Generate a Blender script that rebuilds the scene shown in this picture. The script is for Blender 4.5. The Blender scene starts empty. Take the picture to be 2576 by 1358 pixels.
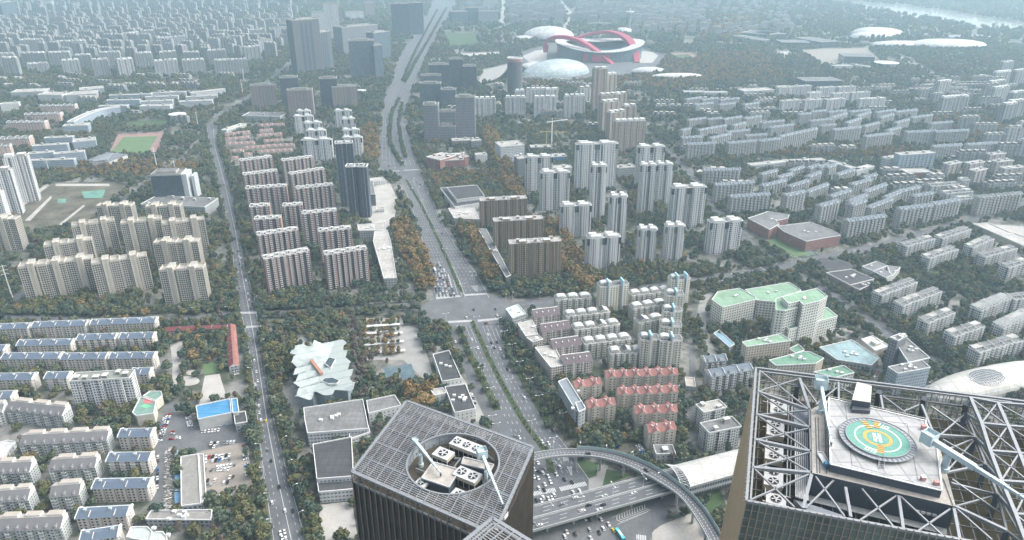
import bpy, bmesh, math, random
import numpy as np
from math import radians, sin, cos, tan, pi, atan2, hypot, sqrt
from mathutils import Vector, Matrix
rnd = random.Random(7)
SC = bpy.context.scene
COL = SC.collection
# ------------------------------------------------------------------ camera
F, CX, CY, TH, H = 1813.0, 1287.5, 679.0, radians(24.4), 410.0
cd = bpy.data.cameras.new("camera"); cam = bpy.data.objects.new("camera", cd); COL.objects.link(cam)
cd.sensor_width = 36.0; cd.lens = 36.0 * F / 2575.0; cd.clip_start = 1.0; cd.clip_end = 40000
cam.location = (0, 0, H); cam.rotation_euler = (pi / 2 - TH, 0, 0); SC.camera = cam
# ------------------------------------------------------------------ sky, sun, exposure
SUN_EL, SUN_AZ = radians(46), radians(80)
w = bpy.data.worlds.new("World"); SC.world = w; w.use_nodes = True
nt = w.node_tree; bg = nt.nodes["Background"]; sky = nt.nodes.new("ShaderNodeTexSky"); sky.sky_type = 'NISHITA'
sky.sun_disc = False; sky.sun_elevation = SUN_EL; sky.sun_rotation = SUN_AZ; sky.dust_density = 7.0; sky.air_density = 1.0; sky.ozone_density = 2.0
hs = nt.nodes.new("ShaderNodeHueSaturation"); hs.inputs["Saturation"].default_value = 0.5; nt.links.new(sky.outputs[0], hs.inputs["Color"]); nt.links.new(hs.outputs[0], bg.inputs[0]); bg.inputs[1].default_value = 0.15
sd = bpy.data.lights.new("sun", 'SUN'); sd.energy = 1.2; sd.angle = radians(80); sd.color = (1.0, 0.975, 0.94)
sun = bpy.data.objects.new("sun", sd); COL.objects.link(sun); sun.location = (0, 0, 600)
dv = Vector((sin(SUN_AZ) * cos(SUN_EL), cos(SUN_AZ) * cos(SUN_EL), sin(SUN_EL)))
sun.rotation_euler = dv.to_track_quat('Z', 'Y').to_euler()
SC.view_settings.view_transform = 'Standard'; SC.view_settings.look = 'None'; SC.view_settings.gamma = 1.0
SC.view_settings.exposure = 0.93
SC.render.engine = 'CYCLES'
cy = SC.cycles; cy.use_denoising = True; cy.max_bounces = 6; cy.diffuse_bounces = 2; cy.glossy_bounces = 2; cy.transmission_bounces = 3
cy.volume_bounces = 1; cy.transparent_max_bounces = 6; cy.caustics_reflective = False; cy.caustics_refractive = False
# ------------------------------------------------------------------ photograph geometry -> ground plan (metres)
_ct, _st = cos(TH), sin(TH)
TILE = {'a': (0, 0), 'b': (858.8, 0), 'c': (1717.6, 0), 'd': (0, 452.7), 'e': (858.8, 452.7), 'f': (1717.6, 452.7),
        'g': (0, 905.3), 'h': (858.8, 905.3), 'i': (1717.6, 905.3)}
def D(t, x, y):
    if t == 'D': return (x, y)
    o = TILE[t]; return (o[0] + x / 3.0, o[1] + y / 3.0)
def ray(x, y):
    a = (x - CX) / F; b = (CY - y) / F
    return (a, _ct + b * _st, -_st + b * _ct)
def PD(x, y, z=0.0):
    d = ray(x, y); t = (z - H) / d[2]; return Vector((d[0] * t, d[1] * t, z))
def P(t, x, y, z=0.0):
    return PD(*D(t, x, y), z)
def PP(t, pts, z=0.0):
    return [P(t, x, y, z) for x, y in pts]
def rise(yb, yt):
    Y = PD(CX, yb)[1]; d = ray(CX, yt); return H + Y / d[1] * d[2]
def scr(v):
    """ground plan -> photograph pixel (for choosing what is near)"""
    x, y, z = v[0], v[1], v[2] - H
    dep = y * _ct - z * _st; up = y * _st + z * _ct
    if dep < 1: return (-9999, -9999, dep)
    return (CX + F * x / dep, CY - F * up / dep, dep)
def inframe(v, m=60):
    s = scr(v); return -m < s[0] < 2575 + m and -m < s[1] < 1358 + m
# ------------------------------------------------------------------ materials
MATS = {}
class NB:
    def __init__(s, name):
        s.m = bpy.data.materials.new(name); s.m.use_nodes = True; s.t = s.m.node_tree; s.b = s.t.nodes["Principled BSDF"]
        s.b.inputs["Specular IOR Level"].default_value = 0.3
    def n(s, typ, **kw):
        q = s.t.nodes.new(typ)
        for k, v in kw.items(): setattr(q, k, v)
        return q
    def l(s, a, b): s.t.links.new(a, b)
    def mth(s, op, a, b=None, c=None):
        q = s.n("ShaderNodeMath", operation=op)
        for i, v in enumerate((a, b, c)):
            if v is None: continue
            if isinstance(v, (int, float)): q.inputs[i].default_value = v
            else: s.l(v, q.inputs[i])
        return q.outputs[0]
    def mix(s, f, a, b, blend='MIX'):
        q = s.n("ShaderNodeMix", data_type='RGBA', blend_type=blend)
        for i, v in ((0, f), (6, a), (7, b)):
            if isinstance(v, (int, float)): q.inputs[i].default_value = v
            elif isinstance(v, tuple): q.inputs[i].default_value = (v + (1,))[:4]
            else: s.l(v, q.inputs[i])
        return q.outputs[2]
    def noise(s, vec, scale, detail=3.0, rough=0.55):
        q = s.n("ShaderNodeTexNoise"); q.inputs["Scale"].default_value = scale; q.inputs["Detail"].default_value = detail
        q.inputs["Roughness"].default_value = rough
        if vec is not None: s.l(vec, q.inputs["Vector"])
        return q.outputs[0]
    def ramp(s, f, stops):
        q = s.n("ShaderNodeValToRGB"); e = q.color_ramp.elements
        while len(e) < len(stops): e.new(0.5)
        for k, (p, c) in enumerate(stops): e[k].position = p; e[k].color = (c + (1,))[:4]
        s.l(f, q.inputs[0]); return q.outputs[0]
    def setc(s, v):
        if isinstance(v, tuple): s.b.inputs["Base Color"].default_value = (v + (1,))[:4]
        else: s.l(v, s.b.inputs["Base Color"])
    def rough(s, v):
        if isinstance(v, (int, float)): s.b.inputs["Roughness"].default_value = v
        else: s.l(v, s.b.inputs["Roughness"])
def plain(name, c, rough=0.8, metal=0.0, var=0.18, scale=0.15, seam=None):
    """surface with uneven weathering in object space"""
    if name in MATS: return MATS[name]
    q = NB(name); g = q.n("ShaderNodeTexCoord").outputs["Object"]
    f = q.noise(g, scale, 4.0, 0.6); f2 = q.noise(g, scale * 9, 2.0)
    k = q.mth('ADD', q.mth('MULTIPLY', f, 0.65), q.mth('MULTIPLY', f2, 0.35))
    lo = tuple(v * (1 - var) for v in c); hi = tuple(min(1, v * (1 + var)) for v in c)
    col = q.ramp(k, [(0.3, lo), (0.7, hi)])
    if seam:      # sheet joints and blotches
        sp = q.n("ShaderNodeSeparateXYZ"); q.l(g, sp.inputs[0])
        ln = q.mth('MAXIMUM', q.mth('LESS_THAN', q.mth('FRACT', q.mth('DIVIDE', sp.outputs[0], seam[0])), .09), q.mth('LESS_THAN', q.mth('FRACT', q.mth('DIVIDE', sp.outputs[1], seam[1])), .09))
        bl = q.noise(g, .045, 5.0, .7); bl = q.ramp(bl, [(.38, (.62, .62, .6)), (.6, (1, 1, 1))]); col = q.mix(.8, col, bl, 'MULTIPLY')
        col = q.mix(ln, col, tuple(v * .68 for v in c))
    q.setc(col); q.rough(rough); q.b.inputs["Metallic"].default_value = metal
    MATS[name] = q.m; return q.m
def facade(name, wall, glass=(0.03, 0.04, 0.05), bw=3.3, ww=0.5, sh=3.0, wh=0.5, strip=None, curtain=0.22, rough=0.8, gr=0.35, vc=0.5, band=None, tint=0.10):
    """wall with its grid of windows, drawn in metres along (u) and up (v) the wall"""
    if name in MATS: return MATS[name]
    q = NB(name); uv = q.n("ShaderNodeTexCoord").outputs["UV"]; sp = q.n("ShaderNodeSeparateXYZ"); q.l(uv, sp.inputs[0]); u, v = sp.outputs[0], sp.outputs[1]
    cu, cv = q.mth('DIVIDE', u, bw), q.mth('DIVIDE', v, sh); fu, fv = q.mth('FRACT', cu), q.mth('FRACT', cv)
    iu = q.mth('LESS_THAN', q.mth('ABSOLUTE', q.mth('SUBTRACT', fu, 0.5)), ww / 2)
    iv = q.mth('LESS_THAN', q.mth('ABSOLUTE', q.mth('SUBTRACT', fv, vc)), wh / 2); m = q.mth('MULTIPLY', iu, iv)
    cmb = q.n("ShaderNodeCombineXYZ"); q.l(q.mth('FLOOR', cu), cmb.inputs[0]); q.l(q.mth('FLOOR', cv), cmb.inputs[1])
    oi = q.n("ShaderNodeObjectInfo"); q.l(oi.outputs["Random"], cmb.inputs[2])
    wn = q.n("ShaderNodeTexWhiteNoise"); q.l(cmb.outputs[0], wn.inputs[0]); r = wn.outputs[0]
    mid = tuple(0.72 * a + 0.28 * b for a, b in zip(glass, wall))
    gl = q.ramp(r, [(0.0, glass), (1 - curtain, tuple(g * 1.8 + 0.01 for g in glass)), (1.0, mid)])
    st = q.n("ShaderNodeMapping"); st.inputs["Scale"].default_value = (0.5, 0.06, 1); q.l(uv, st.inputs[0])
    d1 = q.noise(st.outputs[0], 1.0, 3.0); d2 = q.noise(uv, 0.05, 3.0)
    k = q.mth('ADD', q.mth('MULTIPLY', q.mth('ADD', d1, d2), 0.36), 0.64)
    k = q.mth('MULTIPLY', k, q.mth('ADD', q.mth('MULTIPLY', oi.outputs["Random"], tint), 1 - tint / 2))
    wc = q.mix(1.0, wall, k, 'MULTIPLY')
    if band:
        wc = q.mix(q.mth('LESS_THAN', fv, band[0]), wc, band[1])
    if strip:
        per, fr, colr, ph = strip
        fs = q.mth('FRACT', q.mth('ADD', q.mth('DIVIDE', u, per), ph))
        ms = q.mth('LESS_THAN', fs, fr); hs = q.mth('GREATER_THAN', fv, 0.16)
        wc = q.mix(q.mth('MULTIPLY', ms, hs), wc, colr)
    q.setc(q.mix(m, wc, gl)); q.rough(q.mth('SUBTRACT', rough, q.mth('MULTIPLY', m, rough - gr)))
    MATS[name] = q.m; return q.m
# ------------------------------------------------------------------ mesh builder
class MB:
    def __init__(s): s.v = []; s.f = []; s.mi = []; s.uv = []
    def face(s, pts, m=0, uv=None):
        i = len(s.v); s.v.extend([tuple(p) for p in pts]); s.f.append(tuple(range(i, i + len(pts)))); s.mi.append(m)
        s.uv.append(uv if uv else [(p[0], p[1]) for p in pts])
    def wall(s, a, b, z0, z1, m=0, u0=0.0, vz=None):
        L = hypot(b[0] - a[0], b[1] - a[1]); vz = z0 if vz is None else vz
        s.face([(a[0], a[1], z0), (b[0], b[1], z0), (b[0], b[1], z1), (a[0], a[1], z1)], m, [(u0, vz), (u0 + L, vz), (u0 + L, vz + z1 - z0), (u0, vz + z1 - z0)])
        return u0 + L
    def prism(s, poly, z0, z1, m=0, mt=None, bottom=False):
        """poly counter-clockwise seen from above"""
        ar = sum(poly[i][0] * poly[(i + 1) % len(poly)][1] - poly[(i + 1) % len(poly)][0] * poly[i][1] for i in range(len(poly)))
        if ar < 0: poly = poly[::-1]
        u = 0.0
        for i in range(len(poly)): u = s.wall(poly[i], poly[(i + 1) % len(poly)], z0, z1, m, u)
        s.face([(p[0], p[1], z1) for p in poly], m if mt is None else mt)
        if bottom: s.face([(p[0], p[1], z0) for p in poly[::-1]], m)
    def box(s, x0, x1, y0, y1, z0, z1, m=0, mt=None):
        s.prism([(x0, y0), (x1, y0), (x1, y1), (x0, y1)], z0, z1, m, mt, True)
    def bar(s, a, b, w=0.3, h=None, m=0):
        a, b = Vector(a), Vector(b); d = b - a
        if d.length < 1e-6: return
        h = w if h is None else h; d.normalize()
        up = Vector((0, 0, 1)) if abs(d.z) < 0.98 else Vector((0, 1, 0))
        sx = d.cross(up).normalized() * (w / 2); sy = sx.cross(d).normalized() * (h / 2)
        c = [a - sx - sy, a + sx - sy, a + sx + sy, a - sx + sy]; e = [p + (b - a) for p in c]
        for i in range(4):
            j = (i + 1) % 4; s.face([c[i], c[j], e[j], e[i]][::-1], m)
        s.face(c, m); s.face(e[::-1], m)
    def cyl(s, c, r, z0, z1, n=16, m=0, mt=None, r1=None):
        r1 = r if r1 is None else r1
        A = [(c[0] + r * cos(2 * pi * k / n), c[1] + r * sin(2 * pi * k / n), z0) for k in range(n)]
        B = [(c[0] + r1 * cos(2 * pi * k / n), c[1] + r1 * sin(2 * pi * k / n), z1) for k in range(n)]
        for k in range(n):
            j = (k + 1) % n; w_ = 2 * pi * r / n
            s.face([A[k], A[j], B[j], B[k]], m, [(k * w_, z0), (k * w_ + w_, z0), (k * w_ + w_, z1), (k * w_, z1)])
        s.face(B, m if mt is None else mt)
    def ring(s, poly, wd, z0, z1, m=0, closed=True):
        n = len(poly)
        for i in range(n if closed else n - 1):
            a, b = poly[i], poly[(i + 1) % n]
            zc = (z0 + z1) / 2; s.bar((a[0], a[1], zc), (b[0], b[1], zc), wd, z1 - z0, m)
    def build(s, name, mats, parent=None, smooth=False):
        me = bpy.data.meshes.new(name); me.from_pydata(s.v, [], s.f)
        for m in (mats if isinstance(mats, (list, tuple)) else [mats]): me.materials.append(m)
        if len(s.f):
            me.polygons.foreach_set("material_index", s.mi)
            ul = me.uv_layers.new(name="UVMap"); ul.data.foreach_set("uv", [c for f in s.uv for p in f for c in p])
            if smooth: me.polygons.foreach_set("use_smooth", [True] * len(s.f))
        me.update()
        o = bpy.data.objects.new(name, me); COL.objects.link(o)
        if parent is not None: o.parent = parent
        return o
def tag(o, label=None, cat=None, group=None, kind=None):
    if label: o["label"] = label
    if cat: o["category"] = cat
    if group: o["group"] = group
    if kind: o["kind"] = kind
    return o
def thing(name, label, cat, loc=(0, 0, 0), rz=0.0, group=None):
    o = bpy.data.objects.new(name, None); COL.objects.link(o); o.empty_display_size = 2
    o.location = loc; o.rotation_euler = (0, 0, rz); return tag(o, label, cat, group)
def structure(name, mb, mats, label=None):
    return tag(mb.build(name, mats), label, None, None, 'structure')
ORD = ['nearest', 'second', 'third', 'fourth', 'fifth', 'sixth', 'seventh', 'eighth', 'ninth', 'tenth', 'eleventh', 'twelfth', 'thirteenth', 'fourteenth', 'fifteenth', 'sixteenth',
       'seventeenth', 'eighteenth', 'nineteenth', 'twentieth'] + ['%dth' % k for k in range(21, 80)]
# ------------------------------------------------------------------ occupancy (where no tree may stand), 4 m cells
OX, OY, OC = -5000.0, 150.0, 4.0
OCC = np.zeros((2000, 2500), np.uint8)
def occupy(poly, val=1):
    xs = [p[0] for p in poly]; ys = [p[1] for p in poly]
    i0, i1 = int((min(xs) - OX) / OC), int((max(xs) - OX) / OC) + 1; j0, j1 = int((min(ys) - OY) / OC), int((max(ys) - OY) / OC) + 1
    i0, j0 = max(i0, 0), max(j0, 0); i1, j1 = min(i1, 2499), min(j1, 1999)
    if i1 < i0 or j1 < j0: return
    X, Y = np.meshgrid(OX + (np.arange(i0, i1 + 1) + .5) * OC, OY + (np.arange(j0, j1 + 1) + .5) * OC)
    ins = np.zeros(X.shape, bool); n = len(poly)
    for k in range(n):
        x0, y0, x1, y1 = poly[k][0], poly[k][1], poly[(k + 1) % n][0], poly[(k + 1) % n][1]
        if y0 == y1: continue
        c = ((y0 > Y) != (y1 > Y)) & (X < (x1 - x0) * (Y - y0) / (y1 - y0) + x0); ins ^= c
    OCC[j0:j1 + 1, i0:i1 + 1][ins] = val
def occ_at(x, y):
    i, j = int((x - OX) / OC), int((y - OY) / OC)
    return 9 if not (0 <= i < 2500 and 0 <= j < 2000) else OCC[j, i]
def strip_poly(pts, wd):
    """ground strip of width wd along a centre line"""
    L, R = [], []
    for k, p in enumerate(pts):
        a = pts[max(0, k - 1)]; b = pts[min(len(pts) - 1, k + 1)]
        dx, dy = b[0] - a[0], b[1] - a[1]; q = hypot(dx, dy) or 1; ww = wd[k] if isinstance(wd, (list, tuple)) else wd
        L.append((p[0] - dy / q * ww / 2, p[1] + dx / q * ww / 2)); R.append((p[0] + dy / q * ww / 2, p[1] - dx / q * ww / 2))
    return L, R
def smooth_line(pts, n=6):
    """Catmull-Rom through points"""
    out = []; q = [Vector(p) for p in pts]
    for i in range(len(q) - 1):
        p0, p1, p2, p3 = q[max(0, i - 1)], q[i], q[i + 1], q[min(len(q) - 1, i + 2)]
        for k in range(n):
            t = k / n
            out.append(0.5 * ((2 * p1) + (p2 - p0) * t + (2 * p0 - 5 * p1 + 4 * p2 - p3) * t * t + (3 * p1 - p0 - 3 * p2 + p3) * t ** 3))
    out.append(q[-1]); return out
def sheet(mb, L, R, z, m=0):
    for k in range(len(L) - 1):
        mb.face([(R[k][0], R[k][1], z), (R[k + 1][0], R[k + 1][1], z), (L[k + 1][0], L[k + 1][1], z), (L[k][0], L[k][1], z)], m)
HAZE = 0.000125
# ------------------------------------------------------------------ ground, river, roads
def m_ground():
    q = NB("city_ground"); g = q.n("ShaderNodeTexCoord").outputs["Object"]
    a = q.noise(g, 0.012, 5.0, 0.6); b = q.noise(g, 0.09, 4.0, 0.6); c = q.noise(g, 0.0016, 2.0)
    k = q.mth('ADD', q.mth('MULTIPLY', a, 0.55), q.mth('ADD', q.mth('MULTIPLY', b, 0.35), q.mth('MULTIPLY', c, 0.1)))
    q.setc(q.ramp(k, [(0.36, (0.04, 0.055, 0.036)), (0.45, (0.07, 0.082, 0.055)), (0.50, (0.14, 0.14, 0.125)), (0.58, (0.24, 0.24, 0.225))])); q.rough(0.95)
    return q.m
G = MB(); G.face([(-8900, -450, 0), (8900, -450, 0), (8900, 10900, 0), (-8900, 10900, 0)])
structure("ground", G, m_ground(), "dark green and grey city ground between the buildings")
M_ASPH = plain("asphalt", (0.115, 0.122, 0.13), 0.85, 0, 0.3, 0.05)
M_ASPH2 = plain("old_asphalt", (0.13, 0.137, 0.143), 0.9, 0, 0.32, 0.05)
M_MARK = plain("road_paint", (0.62, 0.64, 0.64), 0.7, 0, 0.12, 0.4)
M_PAVE = plain("paving", (0.30, 0.30, 0.285), 0.9, 0, 0.2, 0.08)
M_PALE = plain("pale_concrete", (0.40, 0.39, 0.365), 0.9, 0, 0.22, 0.06)
M_GRAV = plain("gravel", (0.27, 0.245, 0.215), 0.95, 0, 0.3, 0.07)
M_LAWN = plain("lawn", (0.06, 0.10, 0.045), 0.95, 0, 0.35, 0.06)
M_PITCH = plain("pitch_turf", (0.115, 0.18, 0.085), 0.9, 0, 0.2, 0.05)
M_TRACK = plain("running_track", (0.29, 0.19, 0.17), 0.9, 0, 0.15, 0.05)
M_BLUEC = plain("blue_court", (0.10, 0.15, 0.175), 0.85, 0, 0.45, 0.1)
M_SCRUB = plain("scrub", (0.11, 0.105, 0.08), 0.95, 0, 0.75, 0.035)
M_NET = plain("green_mesh", (0.13, 0.27, 0.22), 0.9, 0, 0.5, 0.1)
M_KERB = plain("kerb_stone", (0.36, 0.36, 0.35), 0.85, 0, 0.1, 0.3)
M_HEDGE = plain("hedge_soil", (0.055, 0.075, 0.035), 0.95, 0, 0.35, 0.2)
q = NB("river_water"); g = q.n("ShaderNodeTexCoord").outputs["Object"]; nz = q.noise(g, 0.02, 4.0); bp = q.n("ShaderNodeBump"); bp.inputs["Strength"].default_value = 0.15; q.l(nz, bp.inputs["Height"])
q.l(bp.outputs[0], q.b.inputs["Normal"]); q.setc((0.42, 0.43, 0.40)); q.rough(0.12); M_WATER = q.m
q.b.inputs["Specular IOR Level"].default_value = 0.5
rv = MB()
lo = PP('c', [(700, -50), (985, 0), (1300, 55), (1600, 110), (2100, 190), (2576, 245), (3100, 330)]); up = PP('c', [(880, -50), (1130, 0), (1380, 22), (1650, 45), (2000, 90), (2576, 185), (3100, 262)])
sheet(rv, up, lo, 0.3); structure("river", rv, M_WATER, "pale bright river crossing behind the sports park"); occupy(lo + up[::-1])
# --- main avenue, by its left and right edge in rows of the photograph
AV = [(-40, 1108, 1170), (0, 1090, 1150), (43, 1072, 1131), (133, 1010, 1078), (213, 982, 1048), (247, 967, 1028), (300, 957, 1018), (367, 954, 1036), (417, 950, 1054),
      (453, 1004, 1066), (479, 1018, 1077), (563, 1048, 1115), (626, 1066, 1153), (690, 1081, 1204), (749, 1090, 1236), (820, 1126, 1268), (905, 1159, 1304), (960, 1176, 1334),
      (1022, 1207, 1369), (1092, 1236, 1403), (1135, 1256, 1437), (1160, 1270, 1453), (1205, 1290, 1486), (1260, 1310, 1522), (1358, 1320, 1600), (1480, 1350, 1700)]
AVL = [PD(r[1], r[0]) for r in AV]; AVR = [PD(r[2], r[0]) for r in AV]
rd = MB(); sheet(rd, AVL, AVR, 0.06)
structure("main_avenue", rd, M_ASPH, "wide grey multi-lane avenue running through the city"); occupy(AVL + AVR[::-1])
def avline(fr, i0=0, i1=None):
    return [AVL[k].lerp(AVR[k], fr) for k in range(len(AV))][i0:i1]
def road(name, pts, wd, z, label, mat=None, sm=True):
    pts = [PD(*p) for p in pts]
    if sm: pts = smooth_line(pts, 5)
    L, R = strip_poly(pts, wd); b = MB(); sheet(b, L, R, z); occupy([(p[0], p[1]) for p in L] + [(p[0], p[1]) for p in R[::-1]])
    structure(name, b, mat or M_ASPH, label); return pts
def poly(name, pts, mat, label, z=0.05, t='D', occ=True):
    q = PP(t, pts); b = MB(); c = [(p.x, p.y, z) for p in q]
    ar = sum(c[i][0] * c[(i + 1) % len(c)][1] - c[(i + 1) % len(c)][0] * c[i][1] for i in range(len(c)))
    b.face(c if ar > 0 else c[::-1])
    if occ: occupy(q)
    structure(name, b, mat, label); return q
poly("crossing", [(1050, 796), (1056, 772), (1096, 748), (1232, 738), (1280, 757), (1285, 795), (1264, 812), (1128, 824)], M_ASPH2, "broad crossing of the main avenue with the east west street", 0.075)
LA = [(320, 520, 550), (367, 526, 550), (469, 549, 581), (586, 579, 604), (690, 590, 624), (759, 599, 641), (823, 614, 651), (905, 631, 662), (1072, 649, 693), (1205, 663, 728), (1358, 686, 771), (1480, 705, 805)]
LAL = [PD(r[1], r[0]) for r in LA]; LAR = [PD(r[2], r[0]) for r in LA]
b = MB(); sheet(b, LAL, LAR, 0.06); structure("park_avenue", b, M_ASPH, "long straight avenue beside the park"); occupy(LAL + LAR[::-1])
road("cross_street", [(-60, 803), (100, 800), (250, 806), (393, 806), (500, 800), (590, 791), (660, 791), (800, 782), (960, 776), (1065, 770)], 17, 0.045, "tree lined street running west from the crossing")
EST = road("east_street", [(1270, 772), (1400, 757), (1520, 744), (1718, 712), (1950, 678), (2018, 660), (2220, 616), (2420, 560), (2620, 505)], 20, 0.045, "street running east from the crossing past the hospital")
DIA = road("slant_street", [(1580, 262), (1620, 325), (1720, 425), (1790, 520), (1868, 595), (1965, 672), (2025, 700), (2150, 785), (2250, 850), (2420, 955), (2600, 1060)], 17, 0.05, "straight street slanting past the towers and the hospital")
road("upper_street", [(840, 437), (950, 433), (1060, 430), (1250, 424), (1330, 418)], 22, 0.045, "street crossing the avenue by the twin blue towers")
road("stadium_street", [(890, 222), (960, 224), (1010, 225), (1060, 222), (1200, 212), (1265, 195), (1290, 165)], 30, 0.045, "street leading to the stadium")
road("canal_road", [(520, 330), (560, 290), (633, 243), (733, 160), (800, 110), (870, 60)], 26, 0.05, "road slanting up towards the twin grey towers")
road("slip_road", [(528, 330), (467, 393), (400, 437), (345, 480), (250, 560), (150, 650), (50, 745), (-40, 830)], 14, 0.045, "road slanting down past the scrubland")
road("far_road", [(1420, 70), (1436, 40), (1405, 0), (1385, -35)], 38, 0.05, "pale road running away behind the stadium", M_PALE)
road("far_street", [(1262, 68), (1264, 20), (1262, -30)], 30, 0.05, "pale street between the far blocks", M_PALE)
road("river_road", [(2070, 85), (2160, 108), (2270, 145), (2360, 190), (2480, 200), (2600, 190)], 26, 0.05, "road curving past the white domes", M_PAVE)
road("metro_road", [(2360, 190), (2100, 208), (1900, 218), (1720, 226)], 14, 0.05, "road below the sports park", M_PAVE)
road("estate_lane", [(1745, 780), (1740, 860), (1742, 960), (1740, 1060), (1735, 1140)], 7, 0.04, "lane between the red roofed flats and the grey flats", M_ASPH2)
road("hospital_drive", [(1790, 735), (1768, 760), (1765, 800), (1775, 850), (1800, 905), (1830, 960)], 9, 0.04, "curved drive beside the hospital", M_PAVE)
road("junction_arm", [(1480, 1290), (1560, 1330), (1640, 1290), (1690, 1240)], 26, 0.055, "road under the viaduct")
road("slip_lane", [(1560, 1420), (1610, 1340), (1650, 1275), (1700, 1240), (1750, 1215)], 16, 0.058, "slip lane under the curved ramp")
poly("junction", [(1300, 1330), (1480, 1290), (1640, 1290), (1600, 1440), (1330, 1440)], M_ASPH2, "shaded junction under the viaduct", 0.07)
road("garage_lane", [(432, 1010), (421, 1060), (408, 1130), (400, 1200), (398, 1260), (385, 1295)], 10, 0.054, "car lined lane beside the demolition strip", M_ASPH2, False)
# --- markings
mk = MB()
def dashes(pts, ln=4.0, gap=8.0, wd=0.28, z=0.10):
    acc = 0.0; pts = [Vector((p[0], p[1], z)) for p in pts]
    for a, b in zip(pts[:-1], pts[1:]):
        d = b - a; L = d.length
        if L < 0.01: continue
        d /= L; n = Vector((-d.y, d.x, 0)) * wd / 2; s = -acc
        while s < L:
            s0, s1 = max(0, s), min(L, s + ln)
            if s1 > s0:
                p, r = a + d * s0, a + d * s1; mk.face([p - n, r - n, r + n, p + n])
            s += ln + gap
        acc = (L - s) + ln + gap if s > L else 0; acc = (L - (s - ln - gap)) % (ln + gap)
def solid(pts, wd=0.3, z=0.10):
    L, R = strip_poly([(p[0], p[1]) for p in pts], wd); sheet(mk, L, R, z)
def zebra(t, a, b, dp=5.0, z=0.11):
    A, B = P(t, *a), P(t, *b); d = (B - A); n = int(d.length / 1.3); d.normalize(); nn = Vector((-d.y, d.x, 0)) * dp / 2
    for k in range(n):
        c = A + d * (k * 1.3); e = c + d * 0.65; mk.face([(v.x, v.y, z) for v in (c - nn, e - nn, e + nn, c + nn)])
def arrow(p, d, z=0.11):
    p = Vector((p[0], p[1], z)); d = Vector((d[0], d[1], 0)).normalized(); n = Vector((-d.y, d.x, 0))
    mk.face([p - n * .2, p + d * 4 - n * .2, p + d * 4 + n * .2, p + n * .2][::1]); mk.face([p + d * 4 - n * .8, p + d * 6.3, p + d * 4 + n * .8])
for fr in (0.12, 0.2, 0.28, 0.36): dashes(avline(fr, 9, 15))
for fr in (0.6, 0.69, 0.78, 0.87): dashes(avline(fr, 9, 15))
for fr in (0.1, 0.2, 0.3, 0.4, 0.6, 0.7, 0.8, 0.9): dashes(avline(fr, 1, 9), 6, 9, .5)
for fr in (0.32, 0.39, 0.46, 0.62, 0.69, 0.76, 0.9): dashes(avline(fr, 15, 23))
for fr in (0.44, 0.50, 0.56, 0.12, 0.2, 0.28, 0.36): solid([avline(fr)[14].lerp(avline(fr)[13], k) for k in (0.08, 0.75)], 0.28)
for fr in (0.62, 0.69, 0.76, 0.83, .32, .39, .46): solid([avline(fr)[15].lerp(avline(fr)[16], k) for k in (0.08, 0.45)], 0.28)
for fr in (0.55, 0.04, 0.96): solid(avline(fr, 9, 15), 0.3)
for fr in (0.975,): solid(avline(fr, 15, 23), 0.3)
for c in (("e", (715, 892), (905, 875)), ("e", (935, 868), (1100, 858)), ("e", (795, 1072), (985, 1062)), ("e", (1030, 1062), (1205, 1045)), ("h", (1435, 1013), (1620, 977)), ("h", (1650, 975), (1855, 930)),
          ("d", (1795, 1003), (1950, 1000)), ("d", (1815, 1113), (1955, 1103)), ("b", (320, 1290), (440, 1290)), ("b", (470, 1285), (590, 1280)), ("h", (2225, 1335), (2310, 1345))): zebra(*c)
LAC = [LAL[k].lerp(LAR[k], 0.55) for k in range(len(LA))]; solid(LAC, 0.35)
for fr in (0.28, 0.78): dashes([LAL[k].lerp(LAR[k], fr) for k in range(len(LA))], 3, 6, .25)
for fr in (0.03, 0.97): solid([LAL[k].lerp(LAR[k], fr) for k in range(len(LA))], .25)
dashes(EST, 4, 7, .3); dashes(DIA, 4, 7, .3)
def chevrons(t, a, b, wa, wb, n=9, z=0.115):
    """striped island that narrows from a to b"""
    A, B = P(t, *a), P(t, *b); d = (B - A).normalized(); nn = Vector((-d.y, d.x, 0)); L = (B - A).length
    for k in range(n):
        f = k / n; c = A + d * L * f; ww = wa + (wb - wa) * f; ww /= 2
        for s in (1, -1):
            p = [c, c + d * .5, c + d * (.5 - ww * .7) + nn * ww * s, c + d * (-ww * .7) + nn * ww * s]
            p = [(v.x, v.y, z) for v in p]; mk.face(p if s > 0 else p[::-1])
    solid([A + nn * wa / 2, B + nn * wb / 2], .25, z); solid([A - nn * wa / 2, B - nn * wb / 2], .25, z)
chevrons('h', (1500, 395), (1560, 500), 5, 1); chevrons('e', (1000, 800), (1025, 845), 8, 1.5, 8); chevrons('h', (1720, 810), (1735, 870), 4, .8); chevrons('h', (2290, 1120), (2060, 1215), 8, 8, 12)
chevrons('e', (885, 1100), (895, 1140), 5, 2, 6); chevrons('h', (1690, 725), (1695, 770), 4, 4, 5)
def bay(t, a, b, ln=5.2, w_=2.6, z=0.1):
    A, B = P(t, *a), P(t, *b); d = B - A; n = int(d.length / w_); d.normalize(); nn = Vector((-d.y, d.x, 0))
    for k in range(n + 1):
        c = A + d * k * w_; solid([c, c + nn * ln], .15, z)
bay('i', (330, 400), (460, 350)); bay('i', (355, 420), (470, 385))
structure("road_markings", mk, M_MARK, "white lane lines arrows and zebra crossings")
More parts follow.
